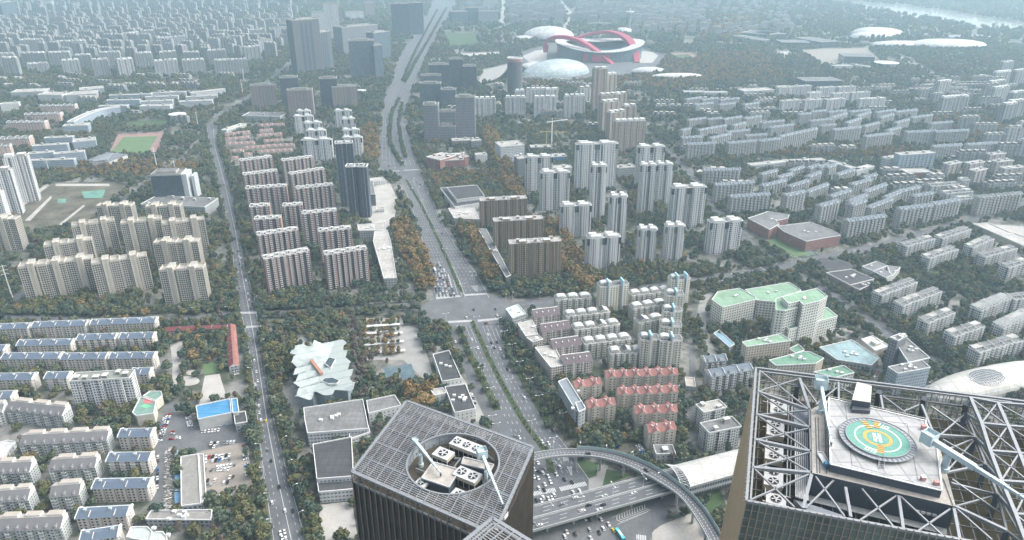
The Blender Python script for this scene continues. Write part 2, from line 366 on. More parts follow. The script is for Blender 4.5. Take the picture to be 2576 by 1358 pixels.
# --- raised strips in the avenue
MED = []
def median(name, pts, wd, label, mat=None, plant=None):
    c = smooth_line([PD(*p) for p in pts], 5); L, R = strip_poly(c, wd); b = MB()
    ring = [(p[0], p[1]) for p in R] + [(p[0], p[1]) for p in L[::-1]]
    for k in range(len(ring)):
        b.wall(ring[k], ring[(k + 1) % len(ring)], 0.0, 0.2, 1)
    sheet(b, L, R, 0.2, 0); occupy(ring, 3); structure(name, b, [mat or M_HEDGE, M_KERB], label); MED.append((c, wd, plant)); return c
median("median_strip", [(1187, 808), (1205, 846), (1232, 905), (1275, 988), (1325, 1072), (1369, 1132), (1388, 1190)], 5.5, "planted strip between the carriageways south of the crossing", None, 'hedge')
median("verge", [(1153, 826), (1170, 868), (1192, 912), (1222, 972), (1250, 1032)], 8, "tree strip beside the service road", None, 'dark')
median("verge", [(1268, 835), (1289, 905), (1325, 968), (1359, 1028), (1385, 1078)], 8, "tree strip beside the right carriageway", None, 'dark')
median("median_strip", [(1022, 453), (1059, 516), (1089, 576), (1125, 653), (1161, 735)], 5, "planted strip between the carriageways north of the crossing", None, 'hedge')
median("verge", [(1004, 484), (1020, 520), (1040, 556)], 11, "dark conifer strip beside the avenue", None, 'conifer')
median("median_strip", [(1005, 249), (987, 283), (980, 333), (986, 373), (1013, 418)], 9, "planted strip in the curve of the avenue", None, 'dark')
median("verge", [(1011, 262), (1004, 310), (1008, 350), (1020, 398)], 6, "tree strip beside the right carriageway in the curve", None, 'dark')
median("median_strip", [(1123, 20), (1075, 105), (1046, 155), (1018, 208)], 12, "wooded strip between the far carriageways", None, 'dark')
median("median_strip", [(1100, 25), (1050, 120), (1012, 205)], 7, "wooded strip beside the far carriageway", None, 'dark')
# --- paved and planted patches
poly("forecourt", [(925, 480), (975, 450), (1000, 500), (990, 560), (945, 590), (922, 540)], M_PALE, "pale forecourt below the blue towers")
poly("car_park", [(505, 1135), (620, 1110), (640, 1240), (520, 1260)], M_GRAV, "gravel car park full of parked cars", 0.05)
poly("yard", [(400, 1060), (420, 1030), (500, 1065), (620, 1065), (622, 1112), (505, 1135), (470, 1140), (410, 1120)], M_ASPH2, "grey yard in front of the blue roofed hall", 0.04)
poly("demolition_ground", [(412, 1132), (440, 1120), (440, 1290), (380, 1300)], M_GRAV, "rubble strewn strip of demolished sheds", 0.045)
poly("plaza", [(515, 945), (552, 940), (570, 1000), (500, 1020)], M_PALE, "pale paved park plaza", 0.05)
poly("park_path", [(428, 865), (470, 855), (468, 895), (458, 920), (455, 975), (430, 980), (434, 920)], M_PALE, "pale park path", 0.05)
for c in ((470, 958, 32, 12), (484, 937, 16, 7)):
    poly("paved_circle", [(c[0] + c[2] * cos(a * pi / 12), c[1] + c[3] * sin(a * pi / 12)) for a in range(24)], M_PALE, "round paved spot in the park", 0.055)
poly("lawn", [(510, 915), (550, 908), (553, 935), (512, 942)], M_PITCH, "small lawn squares in the park", 0.05)
poly("museum_court", [(712, 985), (745, 960), (850, 1000), (790, 1030), (730, 1040)], M_PAVE, "grey paving before the folded roof museum", 0.05)
poly("pond", [(738, 862), (760, 848), (782, 852), (790, 870), (745, 880)], M_WATER, "small pond beside the museum", 0.05)
poly("coach_park", [(1018, 820), (1050, 818), (1078, 905), (1090, 950), (1060, 950), (1015, 905), (915, 905), (912, 800), (1010, 800)], M_PAVE, "paved lot with carports", 0.045)
poly("tennis_court", [(966, 925), (998, 920), (1003, 955), (968, 962)], M_BLUEC, "blue and green tennis court", 0.06)
poly("tennis_court", [(1003, 919), (1035, 914), (1045, 950), (1008, 955)], M_BLUEC, "worn tennis court beside the trees", 0.06)
poly("shop_lane", [(1085, 870), (1110, 870), (1180, 975), (1225, 1060), (1180, 1060), (1120, 960)], M_PAVE, "paved lane behind the low shops", 0.045)
poly("forecourt", [(800, 1270), (885, 1260), (900, 1358), (810, 1358)], M_PALE, "pale paved forecourt below the art museum", 0.05)
poly("traffic_island", [(1445, 1152), (1505, 1165), (1500, 1195), (1480, 1203)], M_LAWN, "grassy traffic island under the ramp", 0.09)
poly("traffic_island", [(1525, 1180), (1590, 1195), (1515, 1222)], M_LAWN, "second grassy traffic island under the ramp", 0.09)
poly("walkway", [(1505, 1165), (1530, 1170), (1515, 1222), (1480, 1235), (1480, 1205), (1500, 1198)], M_PAVE, "paved walkway between the islands", 0.085)
poly("round_garden", [(1555, 1120), (1590, 1110), (1625, 1125), (1635, 1150), (1590, 1155), (1550, 1145)], M_SCRUB, "round garden beside the ramp", 0.05)
poly("small_plaza", [(1640, 1330), (1740, 1290), (1800, 1358), (1640, 1420)], M_PALE, "pale plaza below the ramp", 0.05)
poly("lawn", [(1760, 1250), (1810, 1230), (1830, 1280), (1790, 1300)], M_LAWN, "small lawn beside the helipad tower", 0.05)
poly("pitch", [(310, 345), (397, 342), (370, 385), (276, 386)], M_PITCH, "green striped school pitch", 0.07)
poly("running_track", [(296, 338), (418, 332), (398, 388), (272, 392)], M_TRACK, "red running track round the school pitch", 0.05)
poly("school_field", [(325, 305), (430, 300), (425, 322), (318, 324)], M_LAWN, "small green field above the pitch", 0.05)
poly("scrubland", [(30, 520), (140, 460), (290, 455), (330, 465), (215, 575), (70, 580)], M_SCRUB, "brown scrubland awaiting building", 0.04, 'D', True)
for k, pp in enumerate(([(14, 540), (118, 462), (124, 466), (24, 546)], [(62, 555), (128, 492), (130, 498), (76, 555)], [(138, 572), (210, 515), (214, 518), (146, 573)], [(140, 462), (275, 462), (276, 468), (140, 468)])):
    poly("dirt_track", pp, M_PALE, "pale dirt track across the scrubland", 0.07)
poly("green_netting", [(205, 482), (265, 477), (258, 498), (212, 498)], M_NET, "green netting over bare soil", 0.08); poly("green_netting", [(144, 500), (166, 500), (166, 510), (145, 510)], M_NET, "small patch of green netting", 0.08)
occupy(PP("D", [(1905, 600), (1960, 583), (2070, 648), (2000, 668)])); poly("play_field", [(1927, 607), (1962, 592), (2042, 640), (2000, 645)], M_PITCH, "school pitch with blue surround", 0.07); poly("court_edge", [(1930, 595), (1975, 585), (2050, 638), (2030, 645), (1965, 600)], M_BLUEC, "blue court beside the red brick school", 0.06)
poly("hospital_yard", [(1830, 850), (1960, 800), (2130, 810), (2150, 840), (1990, 880), (1870, 900), (1800, 880)], M_PAVE, "paved hospital yard", 0.035, 'D', False)
poly("lawn", [(2330, 685), (2370, 678), (2395, 690), (2340, 700)], M_LAWN, "small green lawn among the flats", 0.05)
poly("running_track", [(1680, 135), (1735, 132), (1765, 150), (1700, 155)], M_TRACK, "far red running track", 0.06); poly("pitch", [(1693, 138), (1730, 136), (1750, 148), (1705, 150)], M_LAWN, "green field inside the far track", 0.08)
poly("plaza", [(1312, 142), (1345, 128), (1375, 124), (1375, 150), (1335, 158)], M_PALE, "pale crescent deck west of the stadium", 0.09)
poly("plaza", [(1602, 128), (1640, 130), (1655, 140), (1640, 158), (1608, 158)], M_PALE, "pale crescent deck east of the stadium", 0.09)
poly("stadium_ground", [(1310, 130), (1400, 110), (1600, 120), (1680, 140), (1640, 190), (1420, 210), (1320, 205)], M_ASPH2, "paved grounds round the stadium", 0.05)
poly("plaza", [(1135, 135), (1255, 130), (1262, 140), (1180, 148)], M_PALE, "pale oval plaza west of the stadium", 0.05); poly("plaza", [(1215, 175), (1280, 160), (1330, 150), (1280, 205), (1200, 215)], M_PAVE, "paved approach to the stadium", 0.045)
poly("park_lawn", [(1120, 85), (1215, 82), (1195, 118), (1130, 122)], M_LAWN, "far park lawn west of the stadium", 0.05)
poly("bare_field", [(2000, 125), (2180, 120), (2220, 160), (2080, 170)], M_GRAV, "pale bare ground before the white domes", 0.05); poly("bare_field", [(1930, 130), (1990, 128), (1980, 145)], M_PALE, "small pale clearing", 0.05)
poly("bus_depot", [(2440, 560), (2575, 570), (2600, 620), (2500, 620)], M_PALE, "pale paved depot yard", 0.05)
# ------------------------------------------------------------------ foreground towers
M_STEEL = plain("pale_steel", (0.27, 0.288, 0.305), 0.5, 0.3, 0.12, 0.6)
M_STEELD = plain("dark_steel", (0.10, 0.115, 0.135), 0.6, 0.2, 0.15, 0.5)
M_STEELB = plain("blue_grey_panel", (0.085, 0.105, 0.13), 0.6, 0.1, 0.12, 0.3)
M_BLADE = plain("louvre_steel", (0.36, 0.375, 0.385), 0.5, 0.2, 0.45, 0.12)
M_BRONZE = plain("bronze_panel", (0.50, 0.37, 0.225), 0.6, 0.0, 0.12, 0.05)
M_FIN = plain("bronze_fin", (0.27, 0.24, 0.20), 0.5, 0.3, 0.2, 0.2)
M_CONC = plain("roof_concrete", (0.38, 0.36, 0.325), 0.9, 0, 0.32, 0.45)
M_DECK = plain("deck_screed", (0.40, 0.41, 0.41), 0.85, 0, 0.2, 0.25, (6.5, 6.5))
M_DIRT = plain("dirty_roof", (0.075, 0.065, 0.05), 0.95, 0, 0.4, 0.3)
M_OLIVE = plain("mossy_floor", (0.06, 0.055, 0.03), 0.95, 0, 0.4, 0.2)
M_RUST = plain("stained_casing", (0.50, 0.46, 0.38), 0.8, 0, 0.25, 0.8)
M_GALV = plain("galvanised_fan_deck", (0.55, 0.57, 0.57), 0.55, 0.2, 0.15, 0.9)
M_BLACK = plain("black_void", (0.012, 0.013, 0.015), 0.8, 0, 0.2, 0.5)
M_CRANE = plain("pale_blue_paint", (0.52, 0.63, 0.66), 0.5, 0, 0.1, 0.6)
M_WHITEP = plain("white_paint", (0.72, 0.73, 0.72), 0.6, 0, 0.08, 0.4)
M_PINK = plain("faded_red_paint", (0.50, 0.26, 0.24), 0.7, 0, 0.15, 0.5)
def glassy(name, c, bw, sh, line, lw=0.08, lh=0.08, rough=0.12, var=0.9):
    q = NB(name); uv = q.n("ShaderNodeTexCoord").outputs["UV"]; sp = q.n("ShaderNodeSeparateXYZ"); q.l(uv, sp.inputs[0])
    cu, cv = q.mth('DIVIDE', sp.outputs[0], bw), q.mth('DIVIDE', sp.outputs[1], sh)
    m = q.mth('MAXIMUM', q.mth('LESS_THAN', q.mth('FRACT', cu), lw), q.mth('LESS_THAN', q.mth('FRACT', cv), lh))
    cmb = q.n("ShaderNodeCombineXYZ"); q.l(q.mth('FLOOR', cu), cmb.inputs[0]); q.l(q.mth('FLOOR', cv), cmb.inputs[1])
    wn = q.n("ShaderNodeTexWhiteNoise"); q.l(cmb.outputs[0], wn.inputs[0]); nz = q.noise(uv, 0.06, 4.0)
    k = q.mth('ADD', q.mth('MULTIPLY', wn.outputs[0], 0.28), q.mth('MULTIPLY', nz, 0.9))
    lo = tuple(v * (1 - var * .8) for v in c); hi = tuple(v * (1 + var) for v in c)
    q.setc(q.mix(m, q.ramp(k, [(0.25, lo), (0.85, hi)]), line)); q.rough(q.mth('ADD', q.mth('MULTIPLY', m, 0.5), rough))
    q.b.inputs["Specular IOR Level"].default_value = 0.5
    return q.m
M_DGLASS = glassy("dark_tinted_glass", (0.026, 0.026, 0.025), 2.9, 4.1, (0.085, 0.068, 0.048), 0.03, 0.12, 0.38)
M_GGLASS = glassy("greenish_glass", (0.085, 0.115, 0.105), 6.3, 6.8, (0.13, 0.14, 0.12), 0.01, 0.03, 0.15, .7)
M_LINEN = glassy("inner_screen", (0.05, 0.052, 0.042), 2.2, 1.6, (0.22, 0.20, 0.16), 0.10, 0.14, 0.5)
def local(o, ang):
    """plan axes along angle ang"""
    return Vector((cos(ang), sin(ang), 0)), Vector((-sin(ang), cos(ang), 0))
def fan_unit(name, label, c, ang, fans, w_, d_, z0, z1, group):
    """roof cooling tower: stained casing, dark louvred sides, round fans in the top"""
    r = thing(name, label, "cooling unit", (c[0], c[1], z0), ang, group); h = z1 - z0
    b = MB(); b.box(-w_ / 2, w_ / 2, -d_ / 2, d_ / 2, h * .62, h, 0, 0); b.box(-w_ / 2 - .1, w_ / 2 + .1, -d_ / 2 - .1, d_ / 2 + .1, h, h + .15, 1); b.build("casing", [M_RUST, M_GALV], r)
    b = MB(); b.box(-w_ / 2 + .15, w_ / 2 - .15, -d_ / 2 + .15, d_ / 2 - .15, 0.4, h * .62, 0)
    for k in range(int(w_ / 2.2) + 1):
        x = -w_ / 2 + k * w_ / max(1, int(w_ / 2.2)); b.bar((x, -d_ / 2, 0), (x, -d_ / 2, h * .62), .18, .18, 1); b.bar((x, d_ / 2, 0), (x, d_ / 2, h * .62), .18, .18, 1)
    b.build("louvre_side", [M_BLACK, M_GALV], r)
    for k in range(fans):
        x = (k - (fans - 1) / 2) * (w_ / fans); R_ = min(w_ / fans, d_) * .36
        f = MB(); f.cyl((x, 0), R_, h + .15, h + .45, 24, 0, 1); f.build("fan_ring", [M_GALV, M_BLACK], r)
        f = MB()
        for a in range(5):
            t_ = a * 2 * pi / 5 + k
            f.bar((x, 0, h + .52), (x + R_ * .92 * cos(t_), R_ * .92 * sin(t_), h + .52), R_ * .26, .06)
        f.cyl((x, 0), R_ * .18, h + .4, h + .65, 10); f.build("fan_blades", M_GALV, r)
    return r
def crane(name, label, base, head, tip, zb, zh, zt, wd=1.0, box=2.6):
    """roof maintenance crane: pedestal, mast, head box and long boom"""
    r = thing(name, label, "roof crane", (base[0], base[1], zb)); o = Vector((base[0], base[1], zb))
    hd = Vector((head[0], head[1], zh)) - o; tp = Vector((tip[0], tip[1], zt)) - o
    b = MB(); b.cyl((0, 0), wd * 1.0, 0, 1.4, 14); b.cyl((0, 0), wd * .7, 1.4, hd.z * .75, 12); b.build("pedestal", M_CRANE, r)
    dirv = (tp - hd).normalized(); s0 = hd
    b = MB(); b.bar(s0, hd.lerp(tp, .45), wd * 1.0, wd * 1.15); b.bar(hd.lerp(tp, .43), hd.lerp(tp, .75), wd * .72, wd * .8); b.bar(hd.lerp(tp, .73), tp, wd * .5, wd * .55)
    for k in range(7): c = hd.lerp(tp, .1 + k * .13); b.bar(c + Vector((-wd * .6, 0, 0)), c + Vector((wd * .6, 0, 0)), .18, wd * .9)
    b.build("boom", M_CRANE, r)
    b = MB(); a = atan2(dirv.y, dirv.x); ux, uy = local(None, a)
    c = [hd - ux * box * .8 + uy * box * .55 * s + ux * box * q_ for q_, s in ((0, -1), (1, -1), (1, 1), (0, 1))]
    b.prism([(p.x, p.y) for p in c], hd.z - box * .35, hd.z + box * .4); b.ring([(p.x, p.y) for p in c], .12, hd.z + box * .4, hd.z + box * .7); b.build("counterweight_box", M_CRANE, r)
    b = MB(); m = hd * .5; b.bar((0, 0, hd.z * .5), hd.lerp(tp, .12), wd * .5, wd * .5); b.bar((wd * .7, 0, 1.0), hd.lerp(tp, .2), wd * .22, wd * .22); b.build("ram", M_STEEL, r)
    b = MB(); b.cyl((tp.x, tp.y), .35, tp.z - 1.6, tp.z - .2, 8); b.bar(tp, tp - Vector((0, 0, 1.2)), .2); b.build("hoist", M_STEELD, r)
    return r
# ---- dark bronze tower with the round roof opening
ZR = 226.0
T_, R_, L_ = P('h', 490, 310, ZR), P('h', 1445, 660, ZR), P('h', 80, 845, ZR); B_ = L_ + R_ - T_
e1, e2 = R_ - T_, L_ - T_; l1, l2 = e1.length, e2.length; E1, E2 = e1 / l1, e2 / l2; ANG = atan2(E1.y, E1.x)
tw = thing("office_tower", "dark bronze glass tower with round opening in its louvred roof", "tower", (0, 0, 0))
foot = [(p.x, p.y) for p in (L_, B_, R_, T_)]; occupy(foot, 2)
b = MB(); b.prism(foot, 0, ZR - 4.5, 0, 1); b.build("glass_wall", [M_DGLASS, M_DIRT], tw)
b = MB()
for a, c, n in ((L_, B_, 23), (B_, R_, 34), (R_, T_, 23), (T_, L_, 34)):
    d = (c - a); nrm = Vector((d.y, -d.x, 0)).normalized()
    for k in range(n + 1):
        p = a + d * (k / n) + nrm * .28; b.bar((p.x, p.y, 0), (p.x, p.y, ZR + .3), .32, .75)
b.build("facade_fins", M_FIN, tw)
b = MB()
for z in (ZR, ZR - 4.6): b.ring([(p.x, p.y) for p in (L_, B_, R_, T_)], 1.1 if z == ZR else .5, z - .5, z + .4)
for a, c, n in ((L_, B_, 23), (B_, R_, 18), (R_, T_, 23), (T_, L_, 18)):
    d = c - a; nrm = Vector((d.y, -d.x, 0)).normalized()
    for k in range(n): p = a + d * ((k + .5) / n); b.bar(p + Vector((0, 0, .3)), p + nrm * .9 + Vector((0, 0, .5)), .22)
b.build("crown_rim", M_STEEL, tw)
CC = P('h', 842, 775, ZR); CR = (P('h', 1190, 775, ZR) - P('h', 494, 775, ZR)).length / 2
def cut_circle(a, c):
    d = c - a; f = a - CC; A_ = d.dot(d); B2 = 2 * f.dot(d); C_ = f.dot(f) - CR * CR; q_ = B2 * B2 - 4 * A_ * C_
    if q_ <= 0: return [(a, c)]
    s0, s1 = (-B2 - sqrt(q_)) / (2 * A_), (-B2 + sqrt(q_)) / (2 * A_); o = []
    if s0 > 0: o.append((a, a + d * min(1, s0)))
    if s1 < 1: o.append((a + d * max(0, s1), c))
    return o
b = MB(); n = int(l2 / 1.0)
for k in range(1, n):
    for s in cut_circle(T_ + e2 * (k / n), R_ + e2 * (k / n)): b.bar(s[0], s[1], .24, .3)
b.build("roof_louvres", M_BLADE, tw)
b = MB()
for k in range(1, 17):
    for s in cut_circle(T_ + e1 * (k / 17), L_ + e1 * (k / 17)):
        up_ = Vector((0, 0, .25)); b.bar(s[0] + up_, s[1] + up_, .2 if k % 3 else .34, .3)
for k in (1, 2, 3, 4):
    for s in cut_circle(T_ + e2 * (k / 5), R_ + e2 * (k / 5)): b.bar(s[0] - Vector((0, 0, .6)), s[1] - Vector((0, 0, .6)), .7, .8)
for u0, u1, v0, v1 in ((.01, .12, .08, .3), (.12, .01, .08, .3), (.01, .1, .72, .97), (.1, .01, .72, .97), (.86, .99, .05, .3), (.9, .99, .7, .95), (.8, .95, .6, .9)):
    b.bar(T_ + e1 * u0 + e2 * v0 - Vector((0, 0, .4)), T_ + e1 * u1 + e2 * v1 - Vector((0, 0, .4)), .28)
b.build("roof_girders", M_STEEL, tw)
b = MB(); ncs = 64
cir = [(CC.x + CR * cos(2 * pi * k / ncs), CC.y + CR * sin(2 * pi * k / ncs)) for k in range(ncs)]
b.ring(cir, .7, ZR - .5, ZR + .45)
for k in range(0, ncs, 4): b.bar((cir[k][0], cir[k][1], ZR - 5.5), (cir[k][0], cir[k][1], ZR), .3)
b.build("ring_beam", M_STEEL, tw)
b = MB()
for k in range(16, 40):
    a, c = cir[k], cir[(k + 1) % ncs]; b.face([(a[0], a[1], ZR - 5.0), (c[0], c[1], ZR - 5.0), (c[0], c[1], ZR - .6), (a[0], a[1], ZR - .6)])
b.build("drum_panel", plain("drum_sheet", (0.33, 0.37, 0.40), .6, .2, .25, .2), tw)
b = MB()
for k in range(9):
    for s in cut_circle(T_ + e1 * ((k + .6) / 9.3) + e2 * .02, L_ + e1 * ((k + .6) / 9.3)): b.bar(s[0] - Vector((0, 0, 3.0)), s[1] - Vector((0, 0, 3.0)), .5, .7)
for k in range(7):
    for s in cut_circle(T_ + e2 * ((k + .5) / 7), R_ + e2 * ((k + .5) / 7)): b.bar(s[0] - Vector((0, 0, 3.6)), s[1] - Vector((0, 0, 3.6)), .4, .5)
b.build("lower_frame", M_STEELD, tw)
def hutq(name, t, pts, z1, z0, mt, mw, parent, rim=.35):
    q_ = [(p.x, p.y) for p in PP(t, pts, z1)]; b = MB(); b.prism(q_, z0, z1, 1, 0)
    if rim: b.ring(q_, rim, z1 - .25, z1 + .4, 2)
    return b.build(name, [mt, mw, M_GALV], parent)
ZF = ZR - 4.5
hutq("plant_room", 'h', [(690, 772), (893, 830), (808, 962), (603, 892)], ZR - .6, ZF, M_CONC, M_STEELB, tw)
hutq("plant_room", 'h', [(922, 735), (1148, 792), (1128, 835), (905, 785)], ZR - 1.4, ZF, M_CONC, M_STEELB, tw)
b = MB()
for x0, y0, x1, y1 in ((835, 690, 765, 800), (850, 745, 900, 742), (900, 742, 850, 810), (700, 640, 745, 585), (745, 585, 820, 610), (560, 820, 640, 850), (1080, 700, 1150, 760)):
    b.bar(P('h', x0, y0, ZF + 1.2), P('h', x1, y1, ZF + 1.2), .6)
b.build("duct_run", M_STEEL, tw)
for lab, fx, fy, nf, w_, d_, zt in (("triple fan cooling unit inside the round roof opening", 945, 640, 3, 13.5, 5.4, ZR), ("single fan cooling unit left of the triple unit", 768, 702, 1, 7.2, 5.4, ZR - .4),
        ("twin fan cooling unit with dark sides beside the concrete plant room", 950, 860, 2, 10, 5.6, ZR), ("small fan unit at the left rim of the round opening", 603, 925, 1, 4.6, 4, ZR - 1.8),
        ("small fan unit at the near rim of the round opening", 888, 1012, 1, 6, 4.6, ZR - 1.2)):
    c = P('h', fx, fy, zt); fan_unit("cooling_unit", lab, c, ANG, nf, w_, d_, ZF, zt - .2, "cooling units on the dark tower")
crane("roof_crane", "pale blue roof crane with its boom over the concrete plant room", P('h', 600, 800, ZF), P('h', 560, 618, ZR + 3), P('h', 748, 850, ZR + 1.5), ZF, ZR + 3, ZR + 1.5, 1.1, 1.8)
crane("roof_crane", "pale blue roof crane whose boom reaches over the tower edge", P('h', 1092, 940, ZF), P('h', 1065, 722, ZR + 4), P('h', 1218, 1088, ZR + 2), ZF, ZR + 4, ZR + 2, 1.1, 3.4)
b = MB(); c = P('h', 1222, 1185, ZR - 2); ux, uy = local(0, ANG + pi / 2)
b.prism([(c.x + ux.x * s * 2.2 + uy.x * q_ * .6, c.y + ux.y * s * 2.2 + uy.y * q_ * .6) for s, q_ in ((-1, -1), (1, -1), (1, 1), (-1, 1))], ZR - 3.0, ZR - 1.7, 0); b.ring([(c.x + ux.x * s * 2.2 + uy.x * q_ * .6, c.y + ux.y * s * 2.2 + uy.y * q_ * .6) for s, q_ in ((-1, -1), (1, -1), (1, 1), (-1, 1))], .12, ZR - 1.7, ZR - 1)
tag(b.build("window_cradle", M_WHITEP), "white window cleaning cradle hanging on the dark tower's right side", "cradle")
# ---- corner of the nearer louvred tower
Z3 = 246.0
A3 = P('h', 1140, 1195, Z3); u3 = (P('h', 1405, 1358, Z3) - A3).normalized(); v3 = (P('h', 942, 1358, Z3) - A3).normalized()
C3, D3, B3 = A3 + u3 * 38, A3 + v3 * 38, A3 + u3 * 38 + v3 * 38
t3 = thing("office_tower", "corner of a second louvred bronze tower cut by the bottom edge", "tower", (0, 0, 0))
f3 = [(p.x, p.y) for p in (A3, D3, B3, C3)]
b = MB(); b.prism(f3, 0, Z3 - 4, 0, 1); b.build("glass_wall", [M_DGLASS, M_DIRT], t3)
b = MB(); b.ring(f3, 1.2, Z3 - .5, Z3 + .4); b.ring([(A3 + (u3 + v3) * 1.6)[:2], (D3 + (u3 - v3) * 1.6)[:2], (B3 - (u3 + v3) * 1.6)[:2], (C3 + (v3 - u3) * 1.6)[:2]], .5, Z3 - .3, Z3 + .3)
for k in range(26):
    for a, d, n_ in ((A3, u3, -v3), (A3, v3, -u3)): p = a + d * (k * 1.45 + .7); b.bar(p, p + n_ * .9, .22)
b.build("crown_rim", M_STEEL, t3)
b = MB()
for k in range(1, 37): b.bar(A3 + v3 * k, C3 + v3 * k, .24, .3)
b.build("roof_louvres", M_BLADE, t3)
b = MB()
for k in range(1, 13): b.bar(A3 + u3 * (k * 3) + Vector((0, 0, .25)), D3 + u3 * (k * 3) + Vector((0, 0, .25)), .4, .4)
b.build("roof_girders", M_STEEL, t3)
b = MB()
for a, d, n_ in ((A3, u3, -v3), (A3, v3, -u3)):
    for k in range(14): p = a + d * (k * 2.8) + n_ * .3; b.bar((p.x, p.y, 0), (p.x, p.y, Z3), .3, .6)
b.build("facade_fins", M_FIN, t3)
# ---- helipad tower
ZH = 246.0; ZFL = 233.0
hA, hB, hC = P('i', 550, 62, ZH), P('i', 478, 1066, ZH), P('i', 2492, 305, ZH); hN = P('i', 2085, 1358, ZH)
ew = hC - hA; hn = (hN - hB).normalized(); hCd = hB + hn * (ew.length * 1.1); hC2 = hA + ew.normalized() * (ew.length * 1.1)
ht = thing("helipad_tower", "bronze and glass skyscraper with open steel roof trusses and a helipad", "tower", (0, 0, 0))
FL = Vector((-10.8, 0, 0))
def zpt(p, z): return Vector((p.x, p.y, z))
lowA, lowB = zpt(hA + FL, 0), zpt(hB + FL * 1.0, 0); lowC, lowD = zpt(hC2, 0), zpt(hCd + FL * .0, 0)
occupy([lowA, lowB, lowD, lowC], 2)
b = MB(); b.face([zpt(hB, ZH), zpt(hA, ZH), lowA, lowB][::-1], 0); b.build("bronze_wall", M_BRONZE, ht)
def gwall(name, a, c, lc, la, mat):
    b = MB(); L = (c - a).length; b.face([la, lc, zpt(c, ZH), zpt(a, ZH)], 0, [(0, 0), (L, 0), (L, ZH), (0, ZH)]); return b.build(name, mat, ht)
gwall("glass_wall", hB, hCd, lowD, lowB, M_GGLASS); gwall("glass_wall", hCd, hC2, lowC, lowD, M_GGLASS)
b = MB(); ln = (hCd - hB).length; nb = int(ln / 2.1)
for k in range(nb + 1):
    f = k / nb; p = hB.lerp(hCd, f); l_ = lowB.lerp(lowD, f); o_ = Vector((hn.y, -hn.x, 0)) * .18; b.bar(zpt(p, ZH + .8) + o_, l_ + o_, .26, .45)
for j in range(1, 34):
    for dz in (0,):
        z = ZH - j * 3.4 - dz; f = 1 - z / ZH; a, c = zpt(hB, ZH).lerp(lowB, f), zpt(hCd, ZH).lerp(lowD, f); b.bar(a, c, .13, .2)
b.build("mullions", plain("bronze_mullion", (0.36, 0.32, 0.25), .5, .3, .15, .3), ht)
b = MB(); b.face([zpt(p, ZFL) for p in (hA, hB, hCd, hC2)][::1]); b.build("roof_floor", M_OLIVE, ht)
b = MB(); L = (hC2 - hA).length
for k in range(int(L / 2.2)): p = hA.lerp(hC2, k * 2.2 / L); b.bar(zpt(p, ZFL), zpt(p, ZH - .5), .2)
for k in range(8): b.bar(zpt(hA, ZFL + k * 1.6), zpt(hC2, ZFL + k * 1.6), .2)
b.build("far_lattice", plain("screen_lattice", (.26, .235, .18), .6), ht); b = MB(); b.face([zpt(hA, 0), zpt(hC2, 0), zpt(hC2, ZFL), zpt(hA, ZFL)][::-1], 0, [(0, 0), (L, 0), (L, 12), (0, 12)]); b.build("far_screen", M_LINEN, ht)
b = MB(); b.face([zpt(hC2, ZFL), zpt(hCd, ZFL), zpt(hCd, ZH - 1), zpt(hC2, ZH - 1)], 0, [(0, 0), (60, 0), (60, 12), (0, 12)]); b.build("side_screen", M_LINEN, ht)
b = MB(); o4 = [(p.x, p.y) for p in (hA, hB, hCd, hC2)]; b.ring(o4, .9, ZH - .4, ZH + .5)
for k in range(46):
    p = hA.lerp(hB, k / 45); b.bar(p + Vector((0, 0, .3)), p + Vector((-1.0, 0, .3)), .2)
for k in range(40):
    p = hA.lerp(hC2, k / 39); b.bar(p, p + Vector((.1, .9, .5)), .18); b.bar(zpt(p, ZH - 5), zpt(p, ZH), .16)
i4 = [P('i', *q_, ZH)[:2] for q_ in ((580, 80), (510, 1052))]; b.bar((*i4[0], ZH), (*i4[1], ZH), .6, .6)
iA, iC = P('i', 590, 88, ZH), P('i', 2480, 320, ZH); b.bar(iA, iC, .6, .6); b.bar(iA - Vector((0, 0, 4.5)), iC - Vector((0, 0, 4.5)), .5, .6)
for k in range(18): p = hA.lerp(hB, k / 17); b.bar(p, p + Vector((1.5, .2, 0)), .2)
b.build("roof_rim", M_STEEL, ht)
ZC, ZD = 247.0, 250.0
core = [(965, 372), (1098, 300), (1830, 470), (1912, 565), (2058, 1106), (975, 852)]
corew = [(p.x, p.y) for p in PP('i', core, ZC)]
b = MB(); b.prism(corew, ZFL, ZC, 0, 1); b.build("core_block", [M_STEELB, M_CONC], ht)
deck = [(1098, 288), (1828, 458), (1845, 545), (1905, 560), (1952, 988), (1112, 788)]
deckw = [(p.x, p.y) for p in PP('i', deck, ZD)]
b = MB(); b.prism(deckw, ZC, ZD, 0, 1); b.build("deck_block", [M_STEELB, M_DECK], ht)
b = MB()
b.ring(deckw, .14, ZD + 1.0, ZD + 1.12); b.ring(deckw, .5, ZD, ZD + .25)
for k in range(len(deckw)):
    a, c = Vector((*deckw[k], ZD)), Vector((*deckw[(k + 1) % len(deckw)], ZD)); n = max(1, int((c - a).length / 2))
    for j in range(n): p = a.lerp(c, j / n); b.bar(p, p + Vector((0, 0, 1.1)), .1)
b.build("deck_railing", M_WHITEP, ht)
b = MB()   # screed joints and the two crane tracks
for q0, q1 in (((1222, 330), (1275, 800)), ((1690, 480), (1770, 900)), ((1280, 795), (1740, 920)), ((1400, 450), (1690, 480))): b.bar(P('i', *q0, ZD + .03), P('i', *q1, ZD + .03), .15, .05)
for q0, q1 in (((1020, 430), (1032, 850)), ((1000, 430), (1012, 850)), ((1070, 430), (1082, 855)), ((1965, 900), (2035, 1095))): b.bar(P('i', *q0, ZC + .1), P('i', *q1, ZC + .1), .25, .2)
b.build("deck_joints", M_STEELD, ht)
